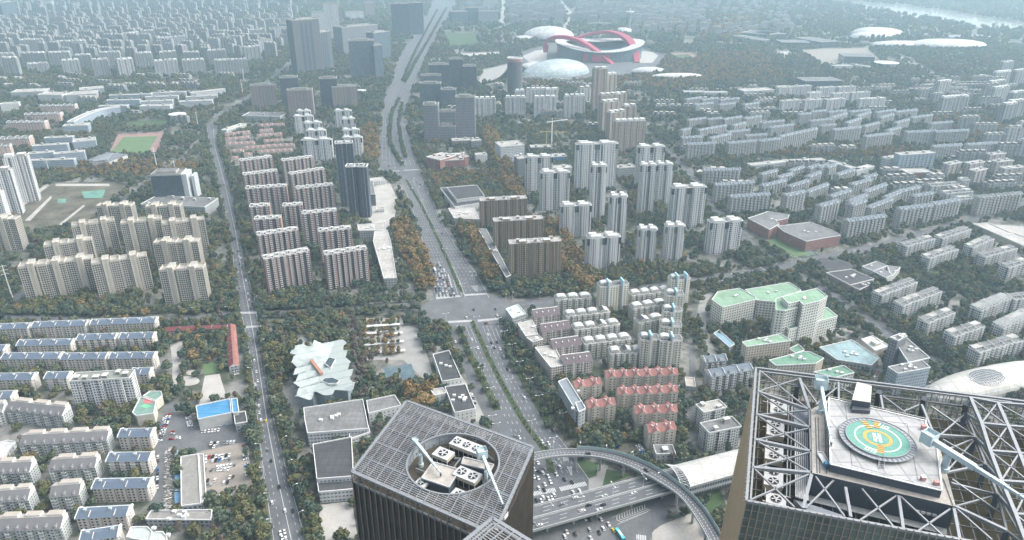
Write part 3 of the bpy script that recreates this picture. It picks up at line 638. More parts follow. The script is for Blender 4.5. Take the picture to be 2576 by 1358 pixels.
b = MB(); b.prism([(p.x, p.y) for p in PP('i', [(1275, 300), (1312, 165), (1425, 195), (1415, 320)], ZD + 4)], ZD - 2, ZD + 4, 0, 1); b.build("stair_hut", [M_STEELB, plain("tin_roof", (.52, .50, .44), .7, 0, .15, .5)], ht)
b = MB(); b.prism([(p.x, p.y) for p in PP('i', [(1275, 320), (1415, 330), (1410, 400), (1270, 390)], ZD + .5)], ZD, ZD + 1.5, 0); b.build("stair_shaft", M_STEELD, ht)
b = MB()
for q0, q1, z in (((1150, 905), (1350, 970), ZC - 3), ((1445, 985), (1740, 945), ZC - 2)):
    b.bar(P('i', *q0, z), P('i', *q1, z), 1.6, .5); b.bar(P('i', *q0, z + 1), P('i', *q1, z + 1), .15)
b.build("service_gallery", plain("gallery_grey", (.33, .35, .36), .7, 0, .1, .4), ht)
b = MB()
for k in range(4): c = P('i', 1750 + k * 42, 1112 + k * 9, ZC - 5); b.box(c.x - .6, c.x + .6, c.y - 2.0, c.y - .3, c.z - .5, c.z + .3)
b.build("wall_vents", M_WHITEP, ht)
# helipad
hc = P('i', 1468, 590, ZD + 1.6); hr = (P('i', 1690, 590, ZD + 1.6) - P('i', 1246, 590, ZD + 1.6)).length / 2
M_HPG = plain("helipad_green", (0.14, 0.32, 0.265), .8, 0, .22, .5); M_HPY = plain("helipad_yellow", (0.55, 0.35, 0.10), .8, 0, .12, .3); M_HPW = plain("helipad_white", (0.78, .8, .79), .7, 0, .06, .3); M_HPB = plain("helipad_brown", (.16, .09, .04), .8, 0, .1, .3)
M_NETG = plain("safety_net", (.31, .335, .365), .7, .1, .1, .3)
hp = thing("helipad", "green round helipad with white H and orange ring on the tower deck", "helipad", hc, 0)
b = MB(); b.cyl((0, 0), hr, -.5, 0, 72); b.build("landing_disc", M_HPG, hp)
def annulus(b, r0, r1, z, m=0, n=72, a0=0, a1=2 * pi):
    for k in range(n):
        s, e = a0 + (a1 - a0) * k / n, a0 + (a1 - a0) * (k + 1) / n
        b.face([(r0 * cos(s), r0 * sin(s), z), (r1 * cos(s), r1 * sin(s), z), (r1 * cos(e), r1 * sin(e), z), (r0 * cos(e), r0 * sin(e), z)], m)
b = MB(); annulus(b, hr * .69, hr * .735, .03); b.build("white_circle", M_HPW, hp)
b = MB(); annulus(b, hr * .36, hr * .46, .035); b.build("orange_ring", M_HPY, hp)
def rel(x, y): p = P('i', x, y, ZD + 1.6) - hc; return Vector((p.x, p.y, 0))
b = MB(); H0, H1, H2, H3 = rel(1440, 552), rel(1452, 613), rel(1478, 558), rel(1492, 622)
for a, c, w_ in ((H0, H1, 1.0), (H2, H3, 1.0), ((H0 + H1) / 2, (H2 + H3) / 2, .9)): b.bar(a + Vector((0, 0, .04)), c + Vector((0, 0, .04)), w_, .02)
b.build("letter_H", M_HPW, hp)
b = MB()
for a, c, w_ in ((rel(1462, 515), rel(1461, 462), 2.0), (rel(1415, 520), rel(1360, 460), 1.9), (rel(1488, 645), rel(1493, 700), 2.2)):
    d = c - a; n = 12
    for k in range(n): b.bar(a + d * (k / n) + Vector((0, 0, .045)), a + d * ((k + 1) / n) + Vector((0, 0, .045)), w_, .02, 1 if k % 3 == 0 else 0)
b.build("approach_stripes", [M_HPY, M_HPB], hp)
def word(txt, c, right, size, name):
    cu = bpy.data.curves.new(name, 'FONT'); cu.body = txt; cu.size = size; cu.align_x = 'CENTER'; cu.align_y = 'CENTER'; cu.extrude = .01; cu.offset = size * .03; cu.materials.append(M_HPW)
    tmp = bpy.data.objects.new(name, cu); COL.objects.link(tmp); me = bpy.data.meshes.new_from_object(tmp.evaluated_get(bpy.context.evaluated_depsgraph_get())); bpy.data.objects.remove(tmp)
    o = bpy.data.objects.new(name, me); COL.objects.link(o); o.parent = hp; o.location = (c.x, c.y, .06); o.rotation_euler = (0, 0, atan2(right.y, right.x)); return o
word("D15", rel(1415, 682), rel(1450, 695) - rel(1395, 672), 2.2, "lettering"); word("D11", rel(1512, 500), rel(1485, 487) - rel(1545, 515), 2.2, "lettering")
b = MB(); annulus(b, hr * 1.0, hr * 1.2, -.45)
for k in range(44):
    a = 2 * pi * k / 44; b.bar((hr * cos(a), hr * sin(a), -.3), (hr * 1.21 * cos(a), hr * 1.21 * sin(a), -.25), .14, .14, 1)
ncs = 72; b.ring([(hr * 1.0 * cos(2 * pi * k / ncs), hr * 1.0 * sin(2 * pi * k / ncs)) for k in range(ncs)], .3, -.4, .12, 1)
b.ring([(hr * 1.2 * cos(2 * pi * k / ncs), hr * 1.2 * sin(2 * pi * k / ncs)) for k in range(ncs)], .16, -.4, -.2, 1); b.build("safety_net", [M_NETG, M_STEEL], hp)
b = MB(); a, c = rel(1496, 705), rel(1503, 790); 
for s in (-1, 1): b.bar(a + Vector((s * .9, 0, .6)), c + Vector((s * .9, 0, -.6)), .12); b.bar(a + Vector((s * .9, 0, -.1)), c + Vector((s * .9, 0, -1.5)), .16)
for k in range(9): p = a.lerp(c, k / 8) + Vector((0, 0, -.1 - 1.4 * k / 8)); b.bar(p - Vector((.9, 0, 0)), p + Vector((.9, 0, 0)), .4, .1)
b.build("steps", M_STEEL, hp)
for x, y, nm in ((1808, 905, "white topped"), (1908, 940, "low"), (1812, 520, "far")):
    c = P('i', x, y, ZD); b = MB(); b.box(-.7, .7, -.6, .6, 0, 1.3, 0); b.box(-.8, .8, -.7, .7, 1.3, 1.6 if nm != "low" else 1.4, 1)
    o = b.build("hydrant_box", [M_PINK, M_WHITEP if nm == "white topped" else M_PINK]); o.location = c; tag(o, nm + " red hydrant box on the helipad deck", "hydrant box")
crane("roof_crane", "pale blue roof crane on the left track beside the helipad", P('i', 1032, 395, ZC), P('i', 1042, 195, ZC + 8), P('i', 1120, 622, ZC + 5), ZC, ZC + 8, ZC + 5, 1.15, 4.0)
crane("roof_crane", "big pale blue roof crane whose boom stretches over the open trusses", P('i', 1965, 830, ZC), P('i', 1880, 610, ZC + 8), P('i', 2640, 1085, ZC + 6), ZC, ZC + 8, ZC + 6, 1.7, 4.0)
c = P('i', 1053, 745, ZC + .5); b = MB(); b.box(-.9, .9, -3.2, 2.6, 0, .3, 0); b.ring([(-.9, -3.2), (.9, -3.2), (.9, 2.6), (-.9, 2.6)], .15, .9, 1.1, 0); b.box(-1.0, 1.0, -4.6, -3.0, 0, 1.5, 1)
o = b.build("window_cradle", [M_WHITEP, plain("cradle_blue", (.10, .28, .42), .6, 0, .1, .4)]); o.location = c; tag(o, "white cradle with blue box parked on the left crane track", "cradle")
# open trusses
tr = MB(); tl = MB(); POSTS = []
def tb(m, a, c, w_, za=ZH, zc=ZH): m.bar(P('i', *a, za), P('i', *c, zc), w_, w_ * 1.15)
r_ = [(578, 80), (562, 240), (555, 415), (545, 605), (532, 815), (508, 1056)]; c_ = [(955, 380), (962, 515), (967, 695), (972, 855)]
f1, n1 = (878, 142), (905, 1125)
for a, c in ((r_[1], c_[0]), (r_[2], c_[1]), (r_[3], c_[2]), (r_[4], c_[3]), (f1, c_[0]), (c_[0], c_[1]), (c_[1], c_[3]), (c_[3], n1)): tb(tr, a, c, 1.05)
for a, c in ((r_[0], c_[0]), (r_[1], f1), (r_[1], c_[1]), (r_[2], c_[0]), (r_[2], c_[2]), (r_[3], c_[1]), (r_[3], c_[3]), (r_[4], c_[2]), (r_[4], (840, 1112)), (r_[5], c_[3]), (f1, (1020, 340))): tb(tr, a, c, .5)
for a, c, w_ in (((1000, 880), (1220, 1185), .5), ((925, 1120), (1140, 905), .5), ((1225, 965), (1265, 1190), .9), ((1350, 972), (1590, 1262), .5), ((1335, 1210), (1610, 1025), .5), ((1625, 1030), (1660, 1275), .9),
        ((1640, 1030), (1962, 1330), .5), ((1775, 1290), (2015, 1125), .5), ((2040, 1115), (2085, 1352), .9), ((2055, 1110), (2440, 1290), 1.0), ((2060, 1120), (2330, 1358), .5)): tb(tr, a, c, w_)
for a, c, w_ in (((1172, 170), (1175, 320), .7), ((1160, 210), (1000, 340), .45), ((1200, 215), (1300, 270), .45), ((1490, 270), (1508, 370), .7), ((1800, 340), (1885, 550), .8), ((1510, 275), (1680, 400), .45), ((1660, 390), (1780, 340), .45)): tb(tr, a, c, w_)
g = [(2165, 285), (2250, 480), (2315, 688), (2400, 915), (2505, 1165), (2600, 1420)]; g2 = [(2372, 325), (2450, 500), (2535, 705), (2625, 930), (2730, 1180), (2840, 1440)]; q3 = [(1830, 350), (2130, 400), (2205, 585), (2285, 790), (2370, 1010), (2440, 1290)]
for L in (g, g2):
    for a, c in zip(L[:-1], L[1:]): tb(tr, a, c, 1.15)
for k in range(6): tb(tr, g[k], g2[k], .95)
for k in range(5): tb(tr, g[k], g2[k + 1], .5); tb(tr, g2[k], g[k + 1], .5)
q4 = [(2640, 345), (2720, 520), (2810, 730), (2900, 950), (3000, 1200), (3100, 1460)]
for k in range(6): tb(tr, g2[k], q4[k], .9)
for k in range(5): tb(tr, g2[k], q4[k + 1], .45)
for k in range(1, 6):
    tb(tr, g[k], q3[k], .8, ZH, ZH - 6); POSTS.append((q3[k], (q3[k][0] - 60, q3[k][1] + 190), 1.6, ZH - 5))
    if k < 5: tb(tr, q3[k], q3[k + 1], .7, ZH - 6, ZH - 6); tb(tr, q3[k], g[k + 1], .45, ZH - 6, ZH); tb(tr, g2[k], (g[k + 1][0] + 60, g[k + 1][1] + 20), .4, ZH, ZH - 6)
for a, c, w_ in (((1905, 565), (2205, 585), .8), ((1930, 575), (2130, 405), .5), ((1870, 350), (2190, 570), .5), ((1960, 690), (2205, 590), .5), ((1990, 850), (2285, 790), .7), ((2000, 830), (2200, 600), .4), ((2020, 930), (2340, 1010), .7), ((2055, 1105), (2330, 1030), .5), ((1960, 600), (2290, 790), .45), ((2030, 900), (2400, 1160), .45)): tb(tr, a, c, w_, ZC - 1, ZH - 6)
tr.build("roof_truss", M_STEEL, ht)
for x, y in ((865, 190), (1170, 190), (1480, 240), (1820, 290), (2140, 330), (1090, 210)):
    POSTS.append(((x, y), (x - 25, y + 150), 1.9, ZH - 1))
for a, c, w_, z in POSTS: tl = MB(); tb(tl, a, c, w_, z, ZFL); tl.build("truss_post", M_STEELD, ht)
b = MB()   # pipe runs in the left bay
for k in range(7): b.bar(P('i', 846 + k * 15, 515 + k * 6, 241), P('i', 852 + k * 15, 1035 + k * 4, 241), .42)
b.build("pipe_run", M_WHITEP, ht)
b = MB(); b.prism([(p.x, p.y) for p in PP('i', [(838, 335), (950, 365), (955, 510), (838, 470)], 243)], ZFL, 243, 0); M_PG = plain("plant_grey", (.27, .30, .34), .7, 0, .1, .3); b.build("plant_box", M_PG, ht); b = MB(); b.prism([(p.x, p.y) for p in PP('i', [(835, 1050), (1030, 1110), (1230, 1180), (1100, 1195), (905, 1120)], 240)], ZFL, 240, 0); b.build("plant_box", plain("plant_grey", (.27, .30, .34), .7, 0, .1, .3), ht)
b = MB()
for y in (250, 440, 620, 830, 1000): b.bar(P('i', 640, y, 239), P('i', 815, y + 40, 239), .35); b.bar(P('i', 600, y + 60, 239), P('i', 800, y + 110, 239), .3)
for x in (640, 800, 825): b.bar(P('i', x, 260, 238), P('i', x - 20, 1040, 238), .35)
for k in range(12): b.bar(P('i', 950, 985 + k * 7, 236 + k * .3), P('i', 1990, 1240 + k * 7, 236 + k * .3), .2)
b.build("plant_frame", M_GALV, ht)
b = MB()
for k in range(1, 14): a = hA.lerp(hB, k / 14); c = hC2.lerp(hCd, k / 14); b.bar(zpt(a, 236.5), zpt(c, 236.5), .3)
for k in range(1, 30): a = hA.lerp(hC2, k / 30); c = hB.lerp(hCd, k / 30); b.bar(zpt(a, 236), zpt(c, 236), .3)
b.build("lower_grid", plain("lower_grid_steel", (.16, .165, .17), .6, .2, .2, .5), ht)
va = hB - hA; vang = atan2(va.y, va.x)
for k, (x, y, nf) in enumerate(((722, 352, 2), (698, 512, 2), (688, 690, 2), (684, 880, 2), (702, 1050, 1))):
    c = P('i', x, y, 239.5); fan_unit("cooling_unit", ("twin" if nf == 2 else "single") + " fan cooling unit under the left trusses, %s from the far end" % ORD[k].replace('nearest', 'first'), c, vang, nf, 4.9 * nf, 6.2, ZFL, 239.3, "cooling units on the helipad tower")
# ------------------------------------------------------------------ viaduct, curved ramp, stations
M_VCON = plain("viaduct_concrete", (0.36, 0.37, 0.37), .85, 0, .15, .15); M_VSIDE = plain("parapet_concrete", (.44, .45, .45), .85, 0, .12, .3); M_GREENG = plain("noise_barrier", (.36, .47, .47), .35, 0, .12, .3)
def deckway(root, name, L, R, z, th, m, par=1.0, lane=None):
    b = MB(); n = len(L)
    for k in range(n - 1):
        b.face([(R[k][0], R[k][1], z), (R[k + 1][0], R[k + 1][1], z), (L[k + 1][0], L[k + 1][1], z), (L[k][0], L[k][1], z)], 0)
        b.face([(R[k][0], R[k][1], z - th), (R[k + 1][0], R[k + 1][1], z - th), (L[k + 1][0], L[k + 1][1], z - th), (L[k][0], L[k][1], z - th)][::-1], 1)
        for S in (L, R):
            q_ = [(S[k][0], S[k][1], z - th), (S[k + 1][0], S[k + 1][1], z - th), (S[k + 1][0], S[k + 1][1], z), (S[k][0], S[k][1], z)]; b.face(q_ if S is R else q_[::-1], 1)
    b.build(name, [m, M_VCON], root)
    for S in (L, R):
        b = MB(); b.ring([(p[0], p[1]) for p in S], .45, z, z + par, 0, False); b.build("parapet", M_VSIDE, root)
ZV = 11.0
va_ = [PD(1336 - 300, 1274 + 80, ZV), PD(1336, 1274, ZV), PD(1629, 1195, ZV), PD(1850, 1135, ZV), PD(2100, 1068, ZV)]; vb_ = [PD(1332 - 320, 1337 + 86, ZV), PD(1332, 1337, ZV), PD(1687, 1237, ZV), PD(1900, 1177, ZV), PD(2150, 1107, ZV)]
vi = thing("viaduct", "broad grey road viaduct with white lane marks crossing the junction", "viaduct", (0, 0, 0))
deckway(vi, "deck", va_, vb_, ZV, 1.8, M_ASPH, .9)
b = MB(); cen = [a.lerp(c, .5) for a, c in zip(va_, vb_)]; b.ring([(p.x, p.y) for p in cen], .6, ZV, ZV + .9, 0, False); b.build("median_barrier", M_VSIDE, vi)
_mk = mk; mk = MB()
for f in (.17, .33, .67, .83): dashes([a.lerp(c, f) for a, c in zip(va_, vb_)], 6, 9, .3, ZV + .03)
for f in (.035, .965, .465, .535): solid([a.lerp(c, f) for a, c in zip(va_, vb_)], .25, ZV + .03)
mk.build("lane_marks", M_MARK, vi); mk = _mk
for f0 in (.1, .3, .48, .75, 1.0, 1.3):
    k = int(min(f0, .999)) ; p = cen[1].lerp(cen[2], f0); d = (cen[2] - cen[1]).normalized(); n_ = Vector((-d.y, d.x, 0)); b = MB()
    for s in (-5.5, 5.5): c = p + n_ * s; b.cyl((c.x, c.y), 1.1, 0, ZV - 3.2, 12)
    b.bar((*(p - n_ * 11)[:2], ZV - 2.5), (*(p + n_ * 11)[:2], ZV - 2.5), 2.2, 1.6); b.build("pier", M_VCON, vi)
ZM = 17.0
N = lambda x, y: PD((2100 + x / 3.22) / 1.5906, (1740 + y / 3.22) / 1.5906, ZM)
ro = smooth_line([N(-700, 560), N(-300, 350), N(110, 240), N(330, 200), N(560, 184), N(900, 195), N(1240, 262), N(1600, 402), N(1950, 625), N(2250, 905), N(2480, 1240), N(2640, 1600)], 6); ri = smooth_line([N(-640, 700), N(-270, 460), N(110, 332), N(330, 285), N(560, 266), N(850, 275), N(1100, 322), N(1400, 430), N(1880, 702), N(2110, 930), N(2360, 1340), N(2480, 1650)], 6)
rp = thing("curved_ramp", "narrow curved flyover ramp sweeping above the viaduct", "flyover", (0, 0, 0))
deckway(rp, "deck", ro, ri, ZM, 1.5, M_ASPH, .9)
b = MB(); b.ring([(p.x, p.y) for p in ro[26:62]], .2, ZM + .9, ZM + 3.4, 0, False); b.build("noise_barrier", M_GREENG, rp)
_mk = mk; mk = MB(); dashes([a.lerp(c, .5) for a, c in zip(ro, ri)], 1.6, 1.6, .35, ZM + .03); dashes([a.lerp(c, .25) for a, c in zip(ro, ri)], 1.2, 1.4, .3, ZM + .03); dashes([a.lerp(c, .8) for a, c in zip(ro, ri)], 1.2, 1.4, .3, ZM + .03); mk.build("lane_marks", M_MARK, rp); mk = _mk
for i in (26, 32, 38, 43, 49, 54, 58):
    p = ro[i].lerp(ri[i], .5); b = MB(); b.cyl((p.x, p.y), 1.15, 0, ZM - 3.5, 14); b.cyl((p.x, p.y), 1.15, ZM - 3.5, ZM - 1.5, 14, 0, None, 2.4); b.build("pier", M_VCON, rp)
# vaulted metro station
ZS = 19.0
sUL, sUR, sLR, sLL = PD(1692, 1170, ZS), PD(2080, 1072, ZS), PD(2110, 1120, ZS), PD(1737, 1224, ZS)
M_ROOFW = plain("white_sheet_roof", (0.55, 0.55, 0.53), .55, 0, .12, .06, (9, 9))
ms = thing("metro_station", "long white vaulted station roof beside the viaduct", "station", (0, 0, 0)); occupy([sUL, sUR, sLR, sLL], 2)
b = MB(); n = 14; secs = []
for f in np.linspace(0, 1, 15):
    a, c = sUL.lerp(sUR, f), sLL.lerp(sLR, f); secs.append([a.lerp(c, k / n) + Vector((0, 0, 5.5 * sin(pi * k / n) ** .8)) for k in range(n + 1)])
for s0, s1 in zip(secs[:-1], secs[1:]):
    for k in range(n): b.face([s0[k], s0[k + 1], s1[k + 1], s1[k]])
b.build("vault_roof", M_ROOFW, ms, True)
b = MB()
for k in range(n): b.bar(secs[0][k], secs[0][k + 1], .4)
tip = [v + Vector((-7, 1.8, -.4)) for v in secs[0]]
for k in range(n): b.bar(tip[k], tip[k + 1], .35); b.bar(tip[k], secs[0][k + 1], .22); b.bar(secs[0][k], tip[k + 1], .22)
b.build("end_truss", M_WHITEP, ms)
b = MB()
for f0, f1 in ((.05, .13), (.2, .3), (.34, .42), (.5, .6)):
    for k in (4, 8): 
        i0, i1 = int(f0 * 14), int(f0 * 14) + 1; up_ = Vector((0, 0, .12)); b.face([secs[i0][k] + up_, secs[i0][k + 2] + up_, secs[i1][k + 2] + up_, secs[i1][k] + up_])
b.build("skylight_strip", plain("ribbed_sheet", (.48, .47, .45), .6, 0, .15, .3), ms)
b = MB(); b.prism([(p.x, p.y) for p in (sUL.lerp(sLL, .06), sLL.lerp(sUL, .06), sLR.lerp(sUR, .06), sUR.lerp(sLR, .06))], 8.0, ZS - .6, 0); b.build("platform_wall", facade("station_wall", (.40, .41, .42), (.03, .04, .05), 2.4, .8, 5.5, .5), ms)
b = MB()
for f in np.linspace(.04, .96, 9): p = sUL.lerp(sLL, .5).lerp(sUR.lerp(sLR, .5), f); b.cyl((p.x, p.y), 1.4, 0, 8.0, 12)
b.build("pier", M_VCON, ms)
# white shell hall at the right
a, c = P('i', 1880, 262, 6), P('i', 2573, 110, 6); ax = (c - a).normalized(); pn = Vector((-ax.y, ax.x, 0)); hl = 88.0; cen_ = a + ax * (hl * .92)
sh = thing("shell_hall", "smooth white shell roofed hall with oval glazed skylight", "hall", (0, 0, 0))
def shell(u, v, rr=1.0, dz=0): # u around 0..1 (half turn), v along -1..1
    rad = max(0.0, 1 - abs(v) ** 2.6) ** .5; t_ = pi * u; p = cen_ + ax * (v * hl) + pn * (cos(t_) * 21 * rad * rr); return Vector((p.x, p.y, 3 + 15 * rad * sin(t_) ** .8 + dz))
b = MB(); nu, nv = 16, 28
for i in range(nv):
    for k in range(nu):
        v0, v1 = -1 + 2 * i / nv, -1 + 2 * (i + 1) / nv; b.face([shell(k / nu, v0), shell(k / nu, v1), shell((k + 1) / nu, v1), shell((k + 1) / nu, v0)])
b.build("shell_roof", plain("ivory_shell", (.55, .55, .515), .45, 0, .1, .03, (14, 14)), sh, True)
occupy([(cen_ + ax * hl * s + pn * 21 * q_)[:2] for s, q_ in ((-1, -1), (1, -1), (1, 1), (-1, 1))], 2)
vb = ((P('i', 2360, 175, 16) - cen_).dot(ax)) / hl
b = MB(); nn = 14
def sk(i, k, dz): e_ = sqrt(max(0, 1 - (2 * i / nn - 1) ** 2)); return shell(.56 + .20 * e_ * (k / 4 - 1), vb - .22 + .44 * i / nn, 1, dz)
for i in range(nn):
    for k in range(8): b.face([sk(i, k, .25), sk(i + 1, k, .25), sk(i + 1, k + 1, .25), sk(i, k + 1, .25)], 0)
for i in range(nn + 1):
    for k in range(8): b.bar(sk(i, k, .4), sk(i, k + 1, .4), .22, .2, 1)
for k in range(9):
    for i in range(nn): b.bar(sk(i, k, .4), sk(i + 1, k, .4), .22, .2, 1)
b.build("skylight", [plain("skylight_glass", (.05, .065, .08), .15, 0, .3, .3), M_WHITEP], sh)
b = MB(); b.prism([(cen_ + ax * hl * s * .9 + pn * 17 * q_)[:2] for s, q_ in ((-1, -1), (1, -1), (1, 1), (-1, 1))], 0, 4, 0); b.build("base_wall", plain("hall_base", (.20, .22, .25), .6, 0, .15, .2), sh)
# ------------------------------------------------------------------ buildings: kinds
M_ROOFG = plain("grey_roof_felt", (0.20, 0.205, 0.208), .9, 0, .3, .2, (5, 7)); M_ROOFL = plain("pale_roof", (0.44, 0.43, 0.405), .9, 0, .25, .2, (5, 6)); M_ROOFD = plain("dark_roof_felt", (0.075, 0.078, 0.083), .9, 0, .3, .15, (6, 9))
M_BLUER = plain("blue_roof_tile", (0.155, 0.205, 0.275), .8, 0, .16, .2, (3.4, 60)); M_BLUEL = plain("pale_blue_roof", (0.34, 0.42, 0.48), .8, 0, .12, .12); M_PURP = plain("purple_roof_tile", (0.13, 0.105, 0.115), .85, 0, .15, .15)
M_REDR = plain("red_roof_tile", (0.34, 0.165, 0.15), .85, 0, .2, .3, (3, 2.2)); M_REDR2 = plain("orange_red_roof", (0.50, 0.24, 0.18), .85, 0, .12, .12); M_MANS = plain("grey_mansard_tile", (0.175, 0.175, 0.18), .85, 0, .12, .12); M_TAN = plain("tan_roof", (0.42, 0.38, 0.33), .85, 0, .12, .12)
M_PITB = plain("slate_blue_roof", (0.15, 0.18, 0.215), .85, 0, .2, .1); M_GRNR = plain("green_roof_paint", (0.255, 0.40, 0.285), .85, 0, .2, .12, (6, 8)); M_GRNR2 = plain("deep_green_roof_paint", (0.165, 0.31, 0.225), .85, 0, .2, .12, (7, 9))
M_WIN = plain("window_glass", (0.035, 0.042, 0.05), .2, 0, .5, .5); M_WINB = plain("balcony_glass", (0.09, 0.12, 0.13), .2, 0, .4, .5); M_CWALL = plain("cream_wall", (.58, .54, .49), .85, 0, .12, .08)
M_WTRIM = plain("white_trim", (0.66, 0.67, 0.66), .75, 0, .1, .3); M_SKYB = plain("sky_blue_fin", (0.36, 0.62, 0.72), .7, 0, .08, .2); M_PERG = plain("pergola_sheet", (0.58, 0.60, 0.59), .6, 0, .15, .3)
M_BRICKP = plain("brick_pier", (0.37, 0.235, 0.205), .85, 0, .15, .2); M_BEIGE = plain("beige_render", (0.52, 0.485, 0.42), .85, 0, .1, .08)
FA = {
 'blue': facade("cream_walkup_wall", (.58, .545, .50), (.04, .042, .045), 2.9, .0, 2.9, .0),
 'brick': facade("brick_flats_wall", (.21, .18, .18), (.018, .02, .024), 2.6, .56, 2.85, .56, (10.4, .36, (.36, .225, .20), .1), .12),
 'beige': facade("beige_flats_wall", (.50, .475, .42), (.014, .016, .018), 2.5, .7, 2.9, .66, None, .12),
 'bw': facade("white_tower_wall", (.70, .71, .71), (.02, .023, .028), 3.1, .44, 3.0, .62, (15.5, .13, (.045, .05, .058), .3), .08),
 'brown': facade("brown_flats_wall", (.31, .25, .18), (.025, .023, .02), 2.4, .5, 2.9, .56, (9.6, .32, (.15, .125, .10), .2), .2),
 'cream': facade("cream_flats_wall", (.62, .61, .52), (.035, .038, .038), 3.0, .45, 2.9, .5, (9.0, .08, (.16, .16, .14), .4), .25),
 'creamt': facade("cream_tower_wall", (.66, .65, .55), (.035, .038, .038), 3.4, .46, 2.9, .5, None, .25),
 'purple': facade("pinkish_flats_wall", (.55, .50, .465), (.03, .03, .03), 2.6, .56, 2.9, .5, None, .2),
 'red': facade("buff_flats_wall", (.55, .505, .44), (.05, .05, .05), 3.0, .0, 2.9, .0),
 'grey6': facade("weathered_white_flats_wall", (.56, .58, .57), (.03, .038, .042), 2.3, .6, 2.9, .56, (13.8, .14, (.17, .19, .20), .2), .2),
 'pitch': facade("pale_grey_flats_wall", (.50, .505, .495), (.03, .036, .04), 2.4, .6, 2.9, .56, (7.2, .16, (.15, .165, .175), .2), .2),
 'pitchp': facade("pinkish_grey_flats_wall", (.52, .48, .46), (.035, .038, .04), 2.4, .58, 2.9, .54, (8, .14, (.17, .165, .165), .2), .2),
 'offgrey': facade("grey_office_wall", (.235, .245, .265), (.05, .06, .075), 2.7, .55, 3.6, .62, None, .15, .7),
 'offblue': glassy("blue_office_glass", (.075, .105, .135), 3.0, 3.8, (.16, .19, .21), .12, .14, .2, .5),
 'offdark': glassy("dark_blue_curtain_wall", (.045, .065, .09), 1.8, 3.6, (.11, .13, .15), .14, .10, .2, .5),
 'twin': facade("twin_tower_wall", (.07, .085, .11), (.035, .05, .07), 2.2, .7, 3.4, .75, (5.5, .14, (.42, .45, .47), .1), .1, .4),
 'twing': facade("grey_twin_tower_wall", (.12, .122, .128), (.05, .06, .072), 3.2, .5, 3.4, .55, (9, .3, (.12, .13, .15), .2), .2, .6),
 'mauve': facade("mauve_flats_wall", (.295, .25, .245), (.06, .06, .065), 2.2, .5, 2.9, .55, (8.8, .12, (.17, .155, .16), .3), .2),
 'tan': facade("tan_flats_wall", (.44, .375, .325), (.05, .047, .047), 2.3, .5, 2.9, .5, (9.2, .14, (.24, .21, .19), .3), .2),
 'whitet': facade("white_flats_wall", (.66, .67, .665), (.035, .04, .046), 2.5, .56, 2.9, .55, (8, .18, (.15, .17, .185), .3), .2),
 'fargrey': facade("far_grey_flats_wall", (.37, .38, .38), (.04, .046, .052), 2.6, .55, 2.9, .5, (7.6, .26, (.14, .155, .17), .3), .2, .8, .18, .5, None, .5),
 'farpink': facade("far_pinkish_flats_wall", (.40, .345, .325), (.045, .045, .05), 2.6, .5, 2.9, .5, (8.4, .2, (.18, .16, .16), .3), .2, .8, .18, .5, None, .4),
 'hosp': facade("hospital_wall", (.66, .67, .62), (.03, .034, .037), 3.6, .5, 3.4, .46, None, .2),
 'hospb': facade("buff_hospital_wall", (.50, .46, .385), (.06, .06, .055), 3.2, .42, 3.2, .5, None, .2),
 'school': facade("school_wall", (.56, .58, .59), (.10, .115, .125), 3.0, .7, 3.5, .45, None, .2), 'redbrick': facade("red_brick_wall", (.30, .13, .11), (.16, .15, .15), 3.2, .5, 3.6, .55, None, .3),
 'blueschool': facade("blue_grey_school_wall", (.36, .42, .48), (.12, .15, .18), 3.0, .7, 3.5, .5, None, .2), 'pinkschool': facade("pink_school_wall", (.60, .47, .42), (.16, .15, .15), 3.0, .5, 3.5, .5, None, .2),
 'lowgrey': facade("low_grey_wall", (.40, .42, .43), (.06, .07, .08), 3.6, .6, 3.6, .5, None, .2), 'lowwhite': facade("low_white_wall", (.60, .61, .60), (.06, .07, .08), 4.2, .3, 3.6, .4, None, .2),
}
BLD = []          # footprints, for labels and checks
def frame_of(t, xl, yl, xr, yr, h=None, b=None):
    x0, y0 = D(t, xl, yl); x1, y1 = D(t, xr, yr)
    if h is None: h = max(3.0, rise(D(t, 0, b)[1], y0))
    A, B = PD(x0, y0, h), PD(x1, y1, h); d = B - A
    return Vector((A.x, A.y, 0)), atan2(d.y, d.x), hypot(d.x, d.y), h
def foot_occ(loc, ang, L, dp, grow=4.0):
    ux, uy = local(0, ang); q = [loc + ux * a + uy * c for a, c in ((-grow, -grow), (L + grow, -grow), (L + grow, dp + grow), (-grow, dp + grow))]; occupy(q, 2)
def zig(L, dp, bay, pr, back=True, fr=.5):
    """slab outline with shallow bays along the front and back"""
    n = max(1, int(round(L / bay))); w_ = L / n; p = []
    for k in range(n): p += [(k * w_, 0), (k * w_ + w_ * fr, 0), (k * w_ + w_ * fr, pr), ((k + 1) * w_, pr)]
    p += [(L, dp)]; p += [(0, dp)]
    if p[-3] == (L, pr): pass
    return p
def huts(root, L, dp, h, rg, n, mats, hh=(2.4, 4.2), sz=(3, 6)):
    for k in range(n):
        w_, d_ = rg.uniform(*sz), rg.uniform(2.5, min(5, dp * .5)); x = L * (k + .5) / n - w_ / 2 + rg.uniform(-1, 1); y = rg.uniform(.2, max(.3, dp - d_ - .6))
        b = MB(); q = rg.uniform(*hh); b.box(x, x + w_, y, y + d_, h, h + q, 0, 1); b.box(x - .3, x + w_ + .3, y - .3, y + d_ + .3, h + q, h + q + .3, 1); b.build("roof_hut", mats, root)
def parapet(root, poly, h, m, w_=.35, hh=1.0):
    b = MB(); b.ring(poly, w_, h - .2, h + hh); return b.build("parapet", m, root)
WINME = {}
